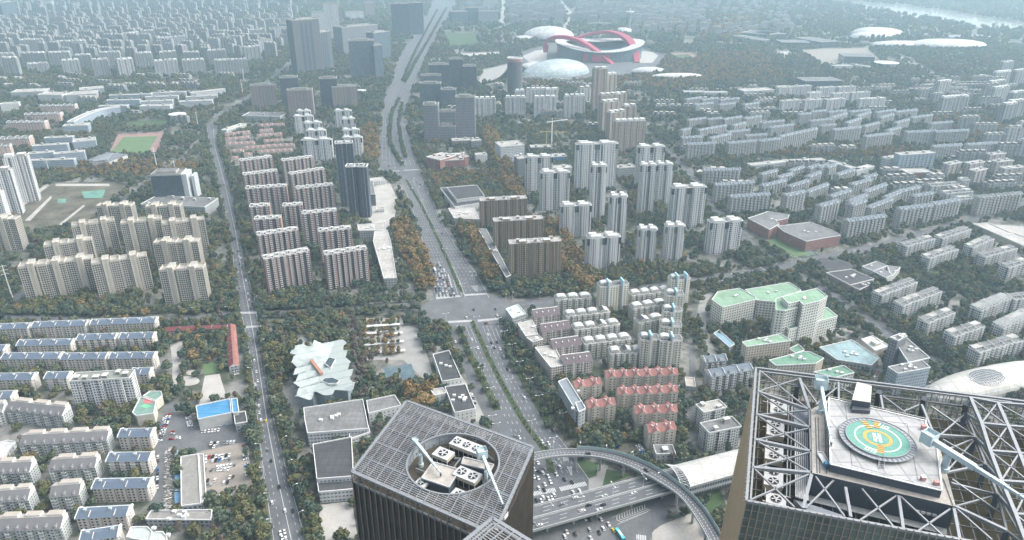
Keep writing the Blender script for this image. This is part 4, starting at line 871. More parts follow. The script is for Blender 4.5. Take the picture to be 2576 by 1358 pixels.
def window_mesh(w_, hh, fm, gm):
    k = (w_, hh, fm.name, gm.name)
    if k not in WINME:
        b = MB(); b.box(-w_ / 2, w_ / 2, -.10, .04, 0, hh, 0); b.box(-w_ / 2 + .1, w_ / 2 - .1, -.13, -.10, .1, hh - .1, 1); b.box(-w_ / 2 - .1, w_ / 2 + .1, -.22, .02, -.12, 0, 0)
        o = b.build("window", [fm, gm]); WINME[k] = o.data; bpy.data.objects.remove(o)
    return WINME[k]
def put_windows(root, xs, zs, me, y=-.02, lim=96):
    n = 0
    for z in zs:
        for x in xs:
            if n >= lim: return
            o = bpy.data.objects.new("window", me); COL.objects.link(o); o.parent = root; o.location = (x, y, z); n += 1
def balconies(root, x, w_, d_, z0, z1, sh, m, rail=.95, y=0.0, mats=None):
    b = MB(); z = z0
    while z < z1 - .5:
        b.box(x, x + w_, y - d_, y + .02, z, z + .14, 0); b.box(x, x + w_, y - d_, y - d_ + .1, z + .14, z + rail, 0); b.box(x, x + .1, y - d_ + .1, y, z + .14, z + rail, 0); b.box(x + w_ - .1, x + w_, y - d_ + .1, y, z + .14, z + rail, 0); z += sh
    b.box(x, x + .14, y - d_ + .1, y - d_ + .24, z0, z, 0)
    return b.build("balcony_stack", m, root)
def gable(b, L, dp, h, rh, rf=.5, mf=0, mb_=1, ov=.4, mg=2):
    """ridge roof along x; rf = where the ridge stands in the depth"""
    y = dp * rf; zo = h - ov * rh / max(y, .1)
    b.face([(-ov, -ov, zo), (L + ov, -ov, zo), (L + ov, y, h + rh), (-ov, y, h + rh)], mf); b.face([(-ov, y, h + rh), (L + ov, y, h + rh), (L + ov, dp + ov, zo), (-ov, dp + ov, zo)], mb_)
    for x in (0, L): f = [(x, 0, h), (x, dp, h), (x, y, h + rh)]; b.face(f if x else f[::-1], mg)
    b.face([(-ov, -ov, zo - .02), (L + ov, -ov, zo - .02), (L + ov, dp + ov, zo - .02), (-ov, dp + ov, zo - .02)][::-1], mg)
# each kind: fn(root, L, dp, h, rg)
def k_blue(r, L, dp, h, rg, o):
    n = max(2, int(L / 7.5)); w_ = L / n; b = MB(); pr = .9
    p = []
    for k in range(n): p += [(k * w_ + .5, 0), (k * w_ + w_ - .5, 0), (k * w_ + w_ - .5, pr), ((k + 1) * w_ + .5, pr)]
    p = [(0, pr), (.5, pr)] + p[:-1] + [(L, pr), (L, dp), (0, dp)]
    b.prism(p, 0, h); b.build("wall", FA['blue'], r)
    b = MB(); gable(b, L, dp, h, 2.6, .68, 0, 1, .5); b.build("roof", [M_BLUER, M_BLUEL, M_CWALL], r)
    b = MB()
    for x in (-.35, L + .35): b.prism([(x - .3, -.6), (x + .3, -.6), (x + .3, dp + .6), (x - .3, dp + .6)], h - 1.0, h + .5); b.bar((x, 0, h + .6), (x, dp * .68, h + 3.1), .5, .6); b.bar((x, dp * .68, h + 3.1), (x, dp, h + .8), .5, .6)
    b.bar((0, dp * .68, h + 2.75), (L, dp * .68, h + 2.75), .5, .5); b.build("gable_coping", M_WTRIM, r)
    for k in range(1, n, 2):
        b = MB(); x = k * w_; b.bar((x, .5, h + .4), (x, dp * .68 * .7, h + 2.2), .45, .7); b.build("fire_wall", M_CWALL, r)
    for k in range(0, n, 2):
        x = k * w_ + w_ * .5; b = MB(); b.box(x - 1.1, x + 1.1, dp * .44, dp * .66, h + 1.6, h + 3.3, 0, 1); b.build("roof_hatch", [M_CWALL, M_BLUEL], r)
    me = window_mesh(1.75, 1.6, M_CWALL, M_WIN); fl = int(h / 2.75); zs = [1.0 + 2.75 * j for j in range(fl)][::-1]
    if o.get('balc'):
        for k in range(n): balconies(r, k * w_ + w_ * .28, w_ * .42, 1.2, 2.6, h - 1, 2.75, M_WTRIM)
        put_windows(r, [k * w_ + w_ * f for k in range(n) for f in (.16, .84)], zs, me)
    else: put_windows(r, [k * w_ + w_ * f for k in range(n) for f in (.25, .62)], zs, me)
    for s in (1,): # gable end balconies
        q = balconies(r, 2.0, 3.4, 1.1, 2.6, h - 1, 2.75, M_WTRIM); q.rotation_euler = (0, 0, pi / 2); q.location = (L, 1.0, 0)
def k_mans(r, L, dp, h, rg, o):
    n = max(1, int(round(L / 17))); w_ = L / n
    b = MB(); p = []; m = n * 4
    for k in range(m): x = k * L / m; e = (k + 1) * L / m; y = 0 if k % 2 == 0 else 1.1; p += [(x, y), (e, y)]
    p += [(L, dp), (0, dp)]; b.prism(p, 0, h); b.build("wall", facade("mansard_flats_wall", (.50, .53, .52), (.06, .07, .075), 2.6, .45, 2.8, .5, None, .25), r)
    b = MB(); y1 = dp * .55
    b.face([(-.4, -.6, h - .3), (L + .4, -.6, h - .3), (L + .4, y1, h + 5.2), (-.4, y1, h + 5.2)], 0); b.face([(-.4, y1, h + 5.2), (L + .4, y1, h + 5.2), (L + .4, dp + .4, h + 3.4), (-.4, dp + .4, h + 3.4)], 1)
    b.face([(L, 0, h), (L, dp, h), (L, dp, h + 3.5), (L, y1, h + 5.1)], 2); b.face([(0, 0, h), (0, dp, h), (0, dp, h + 3.5), (0, y1, h + 5.1)][::-1], 2); b.face([(0, dp, h), (L, dp, h), (L, dp, h + 3.4), (0, dp, h + 3.4)][::-1], 2); b.face([(-.4, -.6, h - .32), (L + .4, -.6, h - .32), (L, dp, h - .32), (0, dp, h - .32)][::-1], 2)
    b.build("roof", [M_MANS, M_TAN, M_WTRIM], r)
    for k in range(n):
        b = MB(); x = k * w_; b.box(x + w_ * .25, x + w_ * .95, dp * .62, dp * 1.0, h + 3.0, h + 6.4, 2, 1); b.build("stair_head", [M_MANS, M_TAN, M_WTRIM], r)
    for k in range(m // 2 + 1):
        x = (k + .5) * L / (m // 2 + 1); b = MB(); yy = .6; z = h + .6
        b.box(x - .9, x + .9, yy, yy + 2.6, z, z + 1.3, 2, 0); b.face([(x - 1.2, yy - .3, z + 1.3), (x, yy - .3, z + 2.2), (x, yy + 3, z + 2.2), (x - 1.2, yy + 3, z + 1.3)][::-1], 0); b.face([(x, yy - .3, z + 2.2), (x + 1.2, yy - .3, z + 1.3), (x + 1.2, yy + 3, z + 1.3), (x, yy + 3, z + 2.2)][::-1], 0); b.face([(x - 1.2, yy - .3, z + 1.3), (x + 1.2, yy - .3, z + 1.3), (x, yy - .3, z + 2.2)], 2); b.build("dormer", [M_MANS, M_WIN, M_WTRIM], r)
    for k in range(m):
        if k % 2 == 0 and (k // 2) % 3 != 2: balconies(r, (k + .15) * L / m, L / m * .7, 1.3, 2.6, h - .5, 2.8, M_WTRIM)
    me = window_mesh(1.6, 1.5, M_WTRIM, M_WIN); put_windows(r, [(k + .5) * L / m for k in range(m) if k % 2 == 0 and (k // 2) % 3 == 2] , [1 + 2.8 * j for j in range(int(h / 2.8))][::-1], me); put_windows(r, [(k + .5) * L / m for k in range(m) if k % 2], [1 + 2.8 * j for j in range(int(h / 2.8))][::-1], me, 1.08)
    me2 = window_mesh(1.2, 1.3, M_WTRIM, M_WIN)
    for z in range(int(h / 2.8)):
        w2 = bpy.data.objects.new("window", me2); COL.objects.link(w2); w2.parent = r; w2.location = (L + .02, dp * .7, 1 + 2.8 * z); w2.rotation_euler = (0, 0, pi / 2)
def k_red(r, L, dp, h, rg, o):
    n = o.get('u') or max(1, int(round(L / 12))); w_ = L / n; b = MB(); p = []
    for k in range(n):
        y = -.25 * k * o.get('step', 0); p += [(k * w_, 0), (k * w_ + w_ * .22, 0), (k * w_ + w_ * .22, -1.2), (k * w_ + w_ * .78, -1.2), (k * w_ + w_ * .78, 0)]
    p += [(L, 0), (L, dp), (0, dp)]; b.prism(p, 0, h); b.build("wall", FA['red'], r)
    b = MB(); gable(b, L, dp, h, 4.2, .5, 0, 0, .5, 1)
    for k in range(n):      # cross gables front and back
        x = k * w_ + w_ * .5; hw = w_ * .32
        for s in (0, 1):
            yf = -1.7 if s == 0 else dp + .6; ym = dp * .5; z0, z1 = h - .3, h + 3.2; q = [(x - hw, yf, z0), (x, yf, z1), (x, ym, z1 + .4), (x - hw, ym, z0 + 2)]; b.face(q if s == 0 else q[::-1], 0); q = [(x, yf, z1), (x + hw, yf, z0), (x + hw, ym, z0 + 2), (x, ym, z1 + .4)]; b.face(q if s == 0 else q[::-1], 0)
            q = [(x - hw, yf + .3 * (1 - 2 * s), z0), (x + hw, yf + .3 * (1 - 2 * s), z0), (x, yf + .3 * (1 - 2 * s), z1 - .2)]; b.face(q if s == 0 else q[::-1], 1)
    b.build("roof", [o.get("rm") or M_REDR, M_CWALL], r)
    b = MB()
    for k in range(n):
        x = k * w_ + w_ * .5
        for dx, dy in ((-1.8, .28), (-2.4, .4), (1.8, .28), (2.4, .4)): b.cyl((x + dx, dp * dy), .5, h + 2.2, h + 4.6, 8)
    b.build("roof_tank", M_WTRIM, r)["kind"] = "stuff"
    if o.get('step'):
        for k in range(1, n): b = MB(); b.box(k * w_ - .35, k * w_ + .35, -.6, dp + .4, h - 2, h + 3.5, 0); b.build("fire_wall", M_CWALL, r)
    me = window_mesh(1.9, 1.6, M_CWALL, M_WIN); fl = [1 + 2.9 * j for j in range(int(h / 2.9))][::-1]
    put_windows(r, [k * w_ + w_ * f for k in range(n) for f in (.34, .66)], fl, me, -1.22, 60)
    for k in range(n): balconies(r, k * w_ + w_ * .80, w_ * .38 if k < n - 1 else w_ * .18, 1.0, 2.6, h - .6, 2.9, plain("buff_balcony", (.42, .39, .34), .85), .9)
def k_brick(r, L, dp, h, rg, o):
    n = max(2, int(round(L / 15))); w_ = L / n; b = MB(); p = []
    for k in range(n): x = k * w_; p += [(x, 0), (x + w_ * .40, 0), (x + w_ * .40, 1.6), (x + w_ * .6, 1.6), (x + w_ * .6, 0), (x + w_ * .97, 0), (x + w_ * .97, .9), (x + w_, .9)]
    p += [(L, dp), (0, dp)]; b.prism(p, 0, h, 0, 1); b.build("wall", [FA['brick'], M_ROOFL], r)
    for k in range(n + 1):
        x = min(max(k * w_, .6), L - .6); b = MB(); b.box(x - (2.0 if 0 < k < n else .62), x + (.0 if 0 < k < n else .62), -.25, .9, 0, h + .6, 0); b.build("brick_pier", M_BRICKP, r)
    b = MB(); b.box(L - .05, L + .25, -.2, dp + .2, 0, h + .5); b.build("end_wall", M_BRICKP, r)
    for k in range(n):
        for f in (.12, .66): balconies(r, k * w_ + w_ * f, w_ * .2, 1.5, 2.9, h - .5, 2.85, M_WTRIM, 1.2)
    parapet(r, [(0, 0), (L, 0), (L, dp), (0, dp)], h, M_WTRIM, .4, .8)
    for k in range(n * 2):
        x = (k + .5) * L / (n * 2); y = dp * (.25 if k % 2 else .6); b = MB(); b.box(x - 2, x + 2, y - 1.8, y + 1.8, h, h + 2.4, 0, 1); b.box(x - 2.4, x + 2.4, y - 2.2, y + 1.2, h + 2.4, h + 2.8, 1); b.bar((x - 2.4, y + 1.2, h + 2.6), (x - 2.4, y + 2.6, h + 1.2), .3, .3, 1); b.box(x - .8, x + .8, y - 1.86, y - 1.8, h + .2, h + 1.9, 2); b.build("roof_hut", [M_WTRIM, M_PERG, M_BLACK], r)
def k_beige(r, L, dp, h, rg, o):
    n = o.get('nt', 2); b = MB(); p = []; m = max(3, int(L / 9)); 
    for k in range(m): x, e = k * L / m, (k + 1) * L / m; y = 0 if k % 2 == 0 else 1.0; p += [(x, y), (e, y)]
    p += [(L, dp), (0, dp)]; b.prism(p, 0, h, 0, 1); b.build("wall", [FA['beige'], M_ROOFL], r)
    for k in range(m + 1):
        x = k * L / m; b = MB(); b.box(x - .35, x + .35, -.3, .5, 0, h + 1.3); b.build("pier", M_BEIGE, r)
    me_ = facade("stair_tower_wall", (.51, .475, .41), (.05, .05, .05), 5.2, .13, 2.9, .35, None, .1)
    for k in range(n):
        x = L * (k + .5) / n if n > 1 else L * .5; x += o.get('sh', 0); b = MB(); b.box(x - 3.6, x - .9, -1.5, 4.5, 0, h + 5.2, 0, 1); b.box(x + .9, x + 3.6, -1.5, 4.5, 0, h + 5.2, 0, 1); b.box(x - .9, x + .9, -.9, 4.5, 0, h + 4.2, 0, 1); b.build("stair_tower", [me_, M_BEIGE], r)
        b = MB(); b.box(x - 3.4, x + 3.4, 4.5, dp - 1, h, h + 4.0, 0, 1); b.box(x - 4, x + 4, 3.5, dp - .2, h + 4.0, h + 4.6, 0, 1); b.build("lift_house", [M_BEIGE, M_CONC], r)
    b = MB()
    for k in range(m):
        x, e = k * L / m, (k + 1) * L / m; hh = 1.2 if k % 2 else 2.4; b.ring([(x + .2, 0 if k % 2 == 0 else 1), (e - .2, 0 if k % 2 == 0 else 1), (e - .2, dp - .3), (x + .2, dp - .3)], .35, h - .3, h + hh)
    b.build("parapet", M_BEIGE, r)
def k_bw(r, L, dp, h, rg, o):
    n = 2 if L > 24 else 1; w_ = L / n; b = MB(); p = []
    for k in range(n):
        x = k * w_; q = w_ * .09; p += [(x, 3.2), (x + q, 3.2), (x + q, 1.2), (x + w_ * .25, 1.2), (x + w_ * .25, 0), (x + w_ * .75, 0), (x + w_ * .75, 1.2), (x + w_ - q, 1.2), (x + w_ - q, 3.2), (x + w_, 3.2)]
        if k < n - 1: p += [(x + w_, 5.0)]
    p += [(L, dp - 2), (L * .9, dp - 2), (L * .9, dp), (L * .1, dp), (L * .1, dp - 2), (0, dp - 2)]
    b.prism(p, 0, h, 0, 1); b.build("wall", [FA['bw'], M_ROOFL], r)
    parapet(r, p, h, M_WTRIM, .4, 1.0)
    for k in range(n):
        x = k * w_
        b = MB(); b.box(x + w_ * .22, x + w_ * .78, 1.6, dp * .55, h, h + 3.2, 0, 1); b.box(x + w_ * .15, x + w_ * .6, dp * .5, dp * .85, h, h + 4.6, 0, 1); b.ring([(x + w_ * .12, .8), (x + w_ * .88, .8), (x + w_ * .88, dp * .8), (x + w_ * .12, dp * .8)], .5, h + 1.6, h + 2.6, 1); b.build("crown", [M_WTRIM, M_PERG], r)
        for xx in (x + .05, x + w_ - w_ * .13):
            b = MB(); b.box(xx, xx + w_ * .13 - .05, .9, 3.4, h - 9.5, h + .3, 0, 1); b.build("corner_glazing", [M_WINB if rg.random() < .3 else M_WIN, M_WTRIM], r)
        for xx in (.38, .56):
            b = MB(); b.box(x + w_ * xx, x + w_ * xx + w_ * .055, -.3, .05, 3, h - .5); b.build("white_rib", M_WTRIM, r)
def k_brown(r, L, dp, h, rg, o):
    p = zig(L, dp, 10, 1.2, fr=.62); b = MB(); b.prism(p, 0, h, 0, 1); b.build("wall", [FA['brown'], M_ROOFL], r)
    n = int(L / 2.4); mm = plain("brown_rib", (.34, .27, .195), .8)
    for k in range(n + 1):
        x = k * L / n
        if (k // 4) % 2 == 0: continue
        b = MB(); b.box(x - .22, x + .22, -.55, .4, 0, h + 1.2); b.build("facade_rib", mm, r)
    for f in (.25, .72):
        b = MB(); b.box(L * f - 4.5, L * f + 4.5, -.7, dp * .4, h - .5, h + 3.4, 0, 1)
        for k in range(6): x = L * f - 4.5 + k * 1.8; b.bar((x, -.9, h + 3.6), (x, dp * .6, h + 3.6), .3, .5, 1)
        b.build("crown_frame", [mm, M_WTRIM], r)
    b = MB(); b.ring([(0, 0), (L, 0), (L, dp), (0, dp)], .4, h - .2, h + 1.1); b.ring([(L * .35, 2), (L * .62, 2), (L * .62, dp - 2), (L * .35, dp - 2)], .3, h, h + 1.4); b.build("parapet", M_WTRIM, r); huts(r, L, dp, h, rg, 3, [mm, M_ROOFL])
def vault(b, x0, x1, y0, y1, z, hgt, n=8, m=0):
    for k in range(n):
        a0, a1 = pi * k / n, pi * (k + 1) / n; xa, xb = (x0 + x1) / 2 - cos(a0) * (x1 - x0) / 2, (x0 + x1) / 2 - cos(a1) * (x1 - x0) / 2; za, zb = z + sin(a0) * hgt, z + sin(a1) * hgt
        b.face([(xa, y0, za), (xb, y0, zb), (xb, y1, zb), (xa, y1, za)][::-1], m); b.face([(xa, y0, z), (xb, y0, z), (xb, y0, zb), (xa, y0, za)], m); b.face([(xa, y1, z), (xb, y1, z), (xb, y1, zb), (xa, y1, za)][::-1], m)
def k_cream(r, L, dp, h, rg, o):
    n = max(2, int(round(L / 14))); w_ = L / n; b = MB(); p = []
    for k in range(n): x = k * w_; p += [(x, 0), (x + w_ * .38, 0), (x + w_ * .38, 1.8), (x + w_ * .52, 1.8), (x + w_ * .52, 0), (x + w_ * .92, 0), (x + w_ * .92, 1.2), (x + w_, 1.2)]
    p += [(L, dp), (0, dp)]; b.prism(p, 0, h, 0, 1); b.build("wall", [FA['cream'], M_ROOFL], r); parapet(r, p, h, M_WTRIM, .35, .9)
    for k in range(n):
        x = k * w_; b = MB(); b.box(x + w_ * .1, x + w_ * .82, dp * .22, dp * .95, h, h + 2.6, 0, 1); b.build("penthouse", [FA['creamt'], M_ROOFG], r)
        b = MB(); q = rg.random()
        if q < .62: vault(b, x + w_ * .08, x + w_ * .84, dp * .15, dp * .75, h + 2.7, 1.9)
        else: b.face([(x + w_ * .08, dp * .15, h + 2.7), (x + w_ * .46, dp * .15, h + 4.6), (x + w_ * .46, dp * .85, h + 4.6), (x + w_ * .08, dp * .85, h + 2.7)][::-1], 1); b.face([(x + w_ * .46, dp * .15, h + 4.6), (x + w_ * .84, dp * .15, h + 2.7), (x + w_ * .84, dp * .85, h + 2.7), (x + w_ * .46, dp * .85, h + 4.6)][::-1], 0); b.face([(x + w_ * .08, dp * .15, h + 2.7), (x + w_ * .84, dp * .15, h + 2.7), (x + w_ * .46, dp * .15, h + 4.6)], 0)
        b.build("roof_canopy", [M_PERG, M_ROOFD], r)
        balconies(r, x + w_ * .06, w_ * .24, 1.1, 2.7, h - .5, 2.9, M_WTRIM); balconies(r, x + w_ * .60, w_ * .24, 1.1, 2.7, h - .5, 2.9, M_WTRIM)
def k_creamt(r, L, dp, h, rg, o):
    b = MB(); p = [(0, 1.5), (L * .3, 1.5), (L * .3, 0), (L * .62, 0), (L * .62, 2.4), (L, 2.4), (L, dp), (0, dp)]; b.prism(p, 0, h, 0, 1); b.build("wall", [FA['creamt'], M_ROOFG], r); parapet(r, p, h, M_WTRIM, .35, .8)
    for f in ((.55,) if L < 24 else (.30, .78)):
        b = MB(); b.box(L * f - .9, L * f + .9, -.6, dp * .75, 0, h + 6.5, 0, 0); b.build("blue_fin", [M_WTRIM], r)
        b = MB(); b.box(L * f - 1.05, L * f - .9, -.62, dp * .76, h - 3, h + 6.6); b.box(L * f - .9, L * f + .9, -.62, dp * .76, h + 6.5, h + 6.7); b.build("blue_panel", M_SKYB, r)
    b = MB(); b.box(L * .04, L * .42, dp * .35, dp * .95, h, h + 3, 0, 1); b.build("penthouse", [FA['creamt'], M_ROOFD], r)
    b = MB(); vault(b, L * .04, L * .44, dp * .3, dp * .8, h + 3.0, 1.8); b.build("roof_canopy", M_PERG, r)
    for f in (.08, .72): balconies(r, L * f, L * .16, 1.1, 2.7, h - .5, 2.9, M_WTRIM, 1, 1.5 if f < .3 else 2.4)
def k_purple(r, L, dp, h, rg, o):
    b = MB(); p = zig(L, dp, 7, .8, fr=.6); b.prism(p, 0, h); b.build("wall", FA['purple'], r)
    b = MB(); gable(b, L, dp, h, 4.4, .78, 0, 0, .5, 1); b.build("roof", [M_PURP, M_CWALL], r)
    b = MB(); b.bar((0, dp * .82, h + 4.5), (L, dp * .82, h + 4.5), .9, .7); b.build("ridge_parapet", M_WTRIM, r)
    for k in range(int(L / 7)): x = 4 + k * 7; b = MB(); b.box(x, x + 1.2, dp * .35, dp * .5, h + 2.0, h + 3.3); b.build("rooflight", M_WTRIM, r)
    for f in (.33, .66): b = MB(); b.box(L * f - .5, L * f + .5, -.5, .1, 0, h); b.build("pier", M_WTRIM, r)
def k_grey6(r, L, dp, h, rg, o):
    n = max(2, int(round(L / 13))); w_ = L / n; b = MB(); p = []; st = o.get('st', .8)
    for k in range(n): y = (n - 1 - k) * 0 + (k % 2) * st; p += [(k * w_, y), (k * w_ + w_ * .45, y), (k * w_ + w_ * .45, y + 1.3), (k * w_ + w_ * .55, y + 1.3), (k * w_ + w_ * .55, y), ((k + 1) * w_, y)]
    p += [(L, dp), (0, dp)]; b.prism(p, 0, h, 0, 1); b.build("wall", [FA['grey6'], M_ROOFG], r)
    for k in range(n):
        x = k * w_; q = rg.random()
        b = MB(); b.box(x + w_ * .1, x + w_ * .95, dp * .45, dp * .98, h, h + rg.uniform(2.2, 3.2), 0, 1); b.build("penthouse", [FA['grey6'], M_ROOFL if q < .45 else M_ROOFG], r)
        b = MB(); b.bar((x, 1, h + .8), (x, dp, h + 3.2), .4, .8); b.build("fire_wall", M_WTRIM, r)
        for f in (.1, .62): balconies(r, x + w_ * f, w_ * .26, 1.2, 2.6, h - .4, 2.8, M_WTRIM, 1, (k % 2) * st)
    parapet(r, p, h, M_WTRIM, .3, .8)
    if o.get('perg'):
        b = MB()
        for k in range(int(L / 1.8)): b.bar((k * 1.8, -.4, h + 3.4), (k * 1.8, dp + .4, h + 3.4), .4, .3)
        b.build("pergola", M_WTRIM, r)
def k_pitch(r, L, dp, h, rg, o):
    n = max(1, int(round(L / 14))); w_ = L / n; p = zig(L, dp, w_ / 2, 1.2, fr=.6); b = MB(); b.prism(p, 0, h); b.build("wall", FA[o.get('fa', 'pitch')], r)
    b = MB(); gable(b, L, dp, h, 3.6, .5, 0, 0, .4, 1); b.build("roof", [M_PITB if not o.get('flat') else M_ROOFG, M_WTRIM], r)
    for k in range(n + 1): b = MB(); x = k * w_; b.bar((x, 0, h + .9), (x, dp * .5, h + 4.2), .5, .7); b.bar((x, dp * .5, h + 4.2), (x, dp, h + .9), .5, .7); b.build("fire_wall", M_WTRIM, r)
    for k in range(n): b = MB(); x = k * w_ + w_ * .3; b.box(x, x + w_ * .4, .4, 3.2, h, h + 2.6, 0, 1); b.build("dormer", [M_WTRIM, M_PITB], r)
    if o.get('bal', True):
        for k in range(n): balconies(r, k * w_ + w_ * .06, w_ * .18, 1.0, 2.7, h - .4, 2.9, M_WTRIM); balconies(r, k * w_ + w_ * .56, w_ * .18, 1.0, 2.7, h - .4, 2.9, M_WTRIM)
def k_flat(r, L, dp, h, rg, o):
    p = zig(L, dp, o.get('bay', 12), o.get('pr', 1.2), fr=.55) if o.get('bay', 12) else [(0, 0), (L, 0), (L, dp), (0, dp)]
    b = MB(); b.prism(p, 0, h, 0, 1); b.build("wall", [FA[o.get('fa', 'fargrey')], o.get('roof', M_ROOFL)], r); parapet(r, [(0, 0), (L, 0), (L, dp), (0, dp)], h, o.get('pm', M_WTRIM), .5, o.get('ph', 1.2))
    if o.get('huts', 2): huts(r, L, dp, h, rg, o.get('huts', 2), [o.get('hm', M_ROOFL), M_PERG])
def k_far(r, L, dp, h, rg, o):
    b = MB(); n = max(1, int(L / 13)); w_ = L / n; p = []
    for k in range(n): p += [(k * w_, 0), (k * w_ + w_ * .42, 0), (k * w_ + w_ * .42, 2.5), (k * w_ + w_ * .58, 2.5), (k * w_ + w_ * .58, 0), (k * w_ + w_, 0)]
    p += [(L, dp), (0, dp)]; b.prism(p, 0, h, 0, 1); b.build("wall", [FA[o.get('fa', 'fargrey')], M_ROOFL], r)
    for k in range(n): b = MB(); x = k * w_; b.box(x + w_ * .15, x + w_ * .85, 1, dp * .8, h, h + 4.5, 0, 1); b.build("roof_hut", [M_WTRIM if rg.random() < .5 else M_ROOFL, M_PERG], r)
def k_twin(r, L, dp, h, rg, o):
    p = [(0, 0), (L * .44, 0), (L * .44, 2), (L * .58, 2), (L * .58, 0), (L, 0), (L, dp), (0, dp)]; b = MB(); b.prism(p, 0, h, 0, 1); b.build("wall", [FA['twin'], M_ROOFD], r)
    b = MB(); b.box(-.25, 0, -.2, dp + .2, 0, h + 1.2); b.build("side_wall", plain("grey_blue_cladding", (.27, .31, .36), .6), r)
    b = MB(); b.ring(p, .9, h - .5, h + 1.5); b.build("parapet", M_WTRIM, r); b = MB(); b.ring([(L * .15, dp * .2), (L * .4, dp * .2), (L * .4, dp * .8), (L * .15, dp * .8)], .5, h, h + 2); b.ring([(L * .6, dp * .2), (L * .85, dp * .2), (L * .85, dp * .8), (L * .6, dp * .8)], .5, h, h + 2); b.build("roof_frame", M_WTRIM, r); huts(r, L, dp, h, rg, 2, [M_ROOFL, M_PERG], (1.5, 3), (2, 4))
def k_tower(r, L, dp, h, rg, o):
    b = MB(); p = [(0, 0), (L * .3, 0), (L * .3, 2), (L * .7, 2), (L * .7, 0), (L, 0), (L, dp), (0, dp)] if o.get('notch') else [(0, 0), (L, 0), (L, dp), (0, dp)]
    b.prism(p, 0, h, 0, 1); b.build("wall", [FA[o.get('fa', 'offgrey')], M_ROOFG], r); b = MB(); b.ring([(0, 0), (L, 0), (L, dp), (0, dp)], .8, h - 1, h + 2.2); b.build("parapet", o.get('pm', M_ROOFL), r)
    b = MB(); b.box(L * .2, L * .8, dp * .25, dp * .8, h, h + 4.5, 0, 1); b.build("plant_room", [M_ROOFL, M_ROOFG], r)
    if o.get('endw'):
        for x0, x1, y0 in ((L + .1, L + 8, 2), (L + 12, L + 17, 12)): b = MB(); b.box(x0, x1, y0, dp, 0, h - (0 if x0 < L + 5 else 6)); b.build("pale_end_wall", plain("pale_cladding", (.46, .49, .50), .6), r)
    if o.get('slots'):
        for f in (.33, .5, .67): b = MB(); b.box(L * f - L * .05, L * f + L * .05, -.3, .1, h * .06, h * .96); b.build("window_slot", FA['offdark'], r)
KIND = dict(blue=k_blue, mans=k_mans, red=k_red, brick=k_brick, beige=k_beige, bw=k_bw, brown=k_brown, cream=k_cream, creamt=k_creamt, purple=k_purple, grey6=k_grey6, pitch=k_pitch, flat=k_flat, far=k_far, twin=k_twin, tower=k_tower)
def building(kind, t, xl, yl, xr, yr, dp, label, name="apartment_block", cat="apartment block", group=None, h=None, b=None, **o):
    loc, ang, L, h = frame_of(t, xl, yl, xr, yr, h, b); r = thing(name, label, cat, loc, ang, group); rg = random.Random(int(xl * 7 + yl * 13 + ord(t[0])))
    KIND[kind](r, L, dp, h, rg, o); foot_occ(loc, ang, L, dp); BLD.append((r, loc, L, dp, h)); return r
def estate(kind, look, place, group, dp, rows, h=None, name="apartment_block", cat="apartment block", side=1, **o):
    """rows: list of rows, each (tile, [(xl, yl, xr, yr[, {extra}])...]); labels count from the main avenue"""
    for i, (t, L) in enumerate(rows):
        its = sorted(L, key=lambda e: -e[0] if side < 0 else e[0])
        for j, e in enumerate(its):
            kw = dict(o); kw.update(e[4] if len(e) > 4 else {}); hh = kw.pop('h', h); bb = kw.pop('b', None); d_ = kw.pop('d', dp)
            if bb is not None: hh = None
            row = "" if len(rows) == 1 else ", %s row" % ORD[i]
            lab = kw.pop('lab', None) or ("%s, %s the avenue%s %s" % (look, 'nearest' if j == 0 else ORD[j] + ' from', row, place) if len(its) > 1 else "%s alone%s %s" % (look, row, place))
            building(kind, t, e[0], e[1], e[2], e[3], d_, lab, name, cat, group, hh, bb, **kw)
# ------------------------------------------------------------------ buildings: where they stand (front top edge in the photograph's tiles)
estate('blue', "blue roofed cream walk-up", "of the park-side estate", "blue roofed walk-ups by the park", 12, [
 ('g', [(568, 1195, 950, 1175), (600, 1372, 880, 1330)]), ('g', [(692, 970, 1110, 960)]), ('g', [(800, 765, 1115, 760, {'balc': 1})]), ('g', [(888, 580, 1130, 575)]), ('g', [(-80, 290, 75, 285)]),
 ('g', [(-80, 152, 235, 145), (330, 140, 500, 137, {'balc': 1}), (985, 110, 1120, 105)]),
 ('d', [(5, 1350, 435, 1345), (455, 1352, 790, 1347), (820, 1347, 1150, 1342)]), ('d', [(-90, 1290, 20, 1287), (122, 1250, 530, 1240), (575, 1207, 860, 1197, {'balc': 1}), (897, 1195, 1145, 1190, {'balc': 1})]),
 ('d', [(-60, 1127, 205, 1117), (235, 1110, 640, 1096), (678, 1092, 1165, 1073)])], h=14.5, side=-1)
estate('mans', "mansard roofed white flats", "of the lower left estate", "mansard roofed flats", 13, [
 ('g', [(-60, 1292, 450, 1272)]), ('g', [(-80, 1078, 205, 1058), (372, 1037, 590, 1018)]), ('g', [(-70, 860, 215, 848), (368, 832, 710, 812)]), ('g', [(145, 642, 800, 608)]), ('g', [(-60, 405, 10, 400), (48, 378, 462, 422)])], h=14.5, side=-1)
building('flat', 'g', 520, 165, 975, 140, 15, "tall white slab of flats with three grey-green roofs", "apartment_block", "apartment block", None, None, 378, fa='whitet', bay=17, pr=3, roof=plain("grey_green_roof", (.24, .25, .22)), huts=6, hm=plain("grey_green_roof", (.24, .25, .22)))
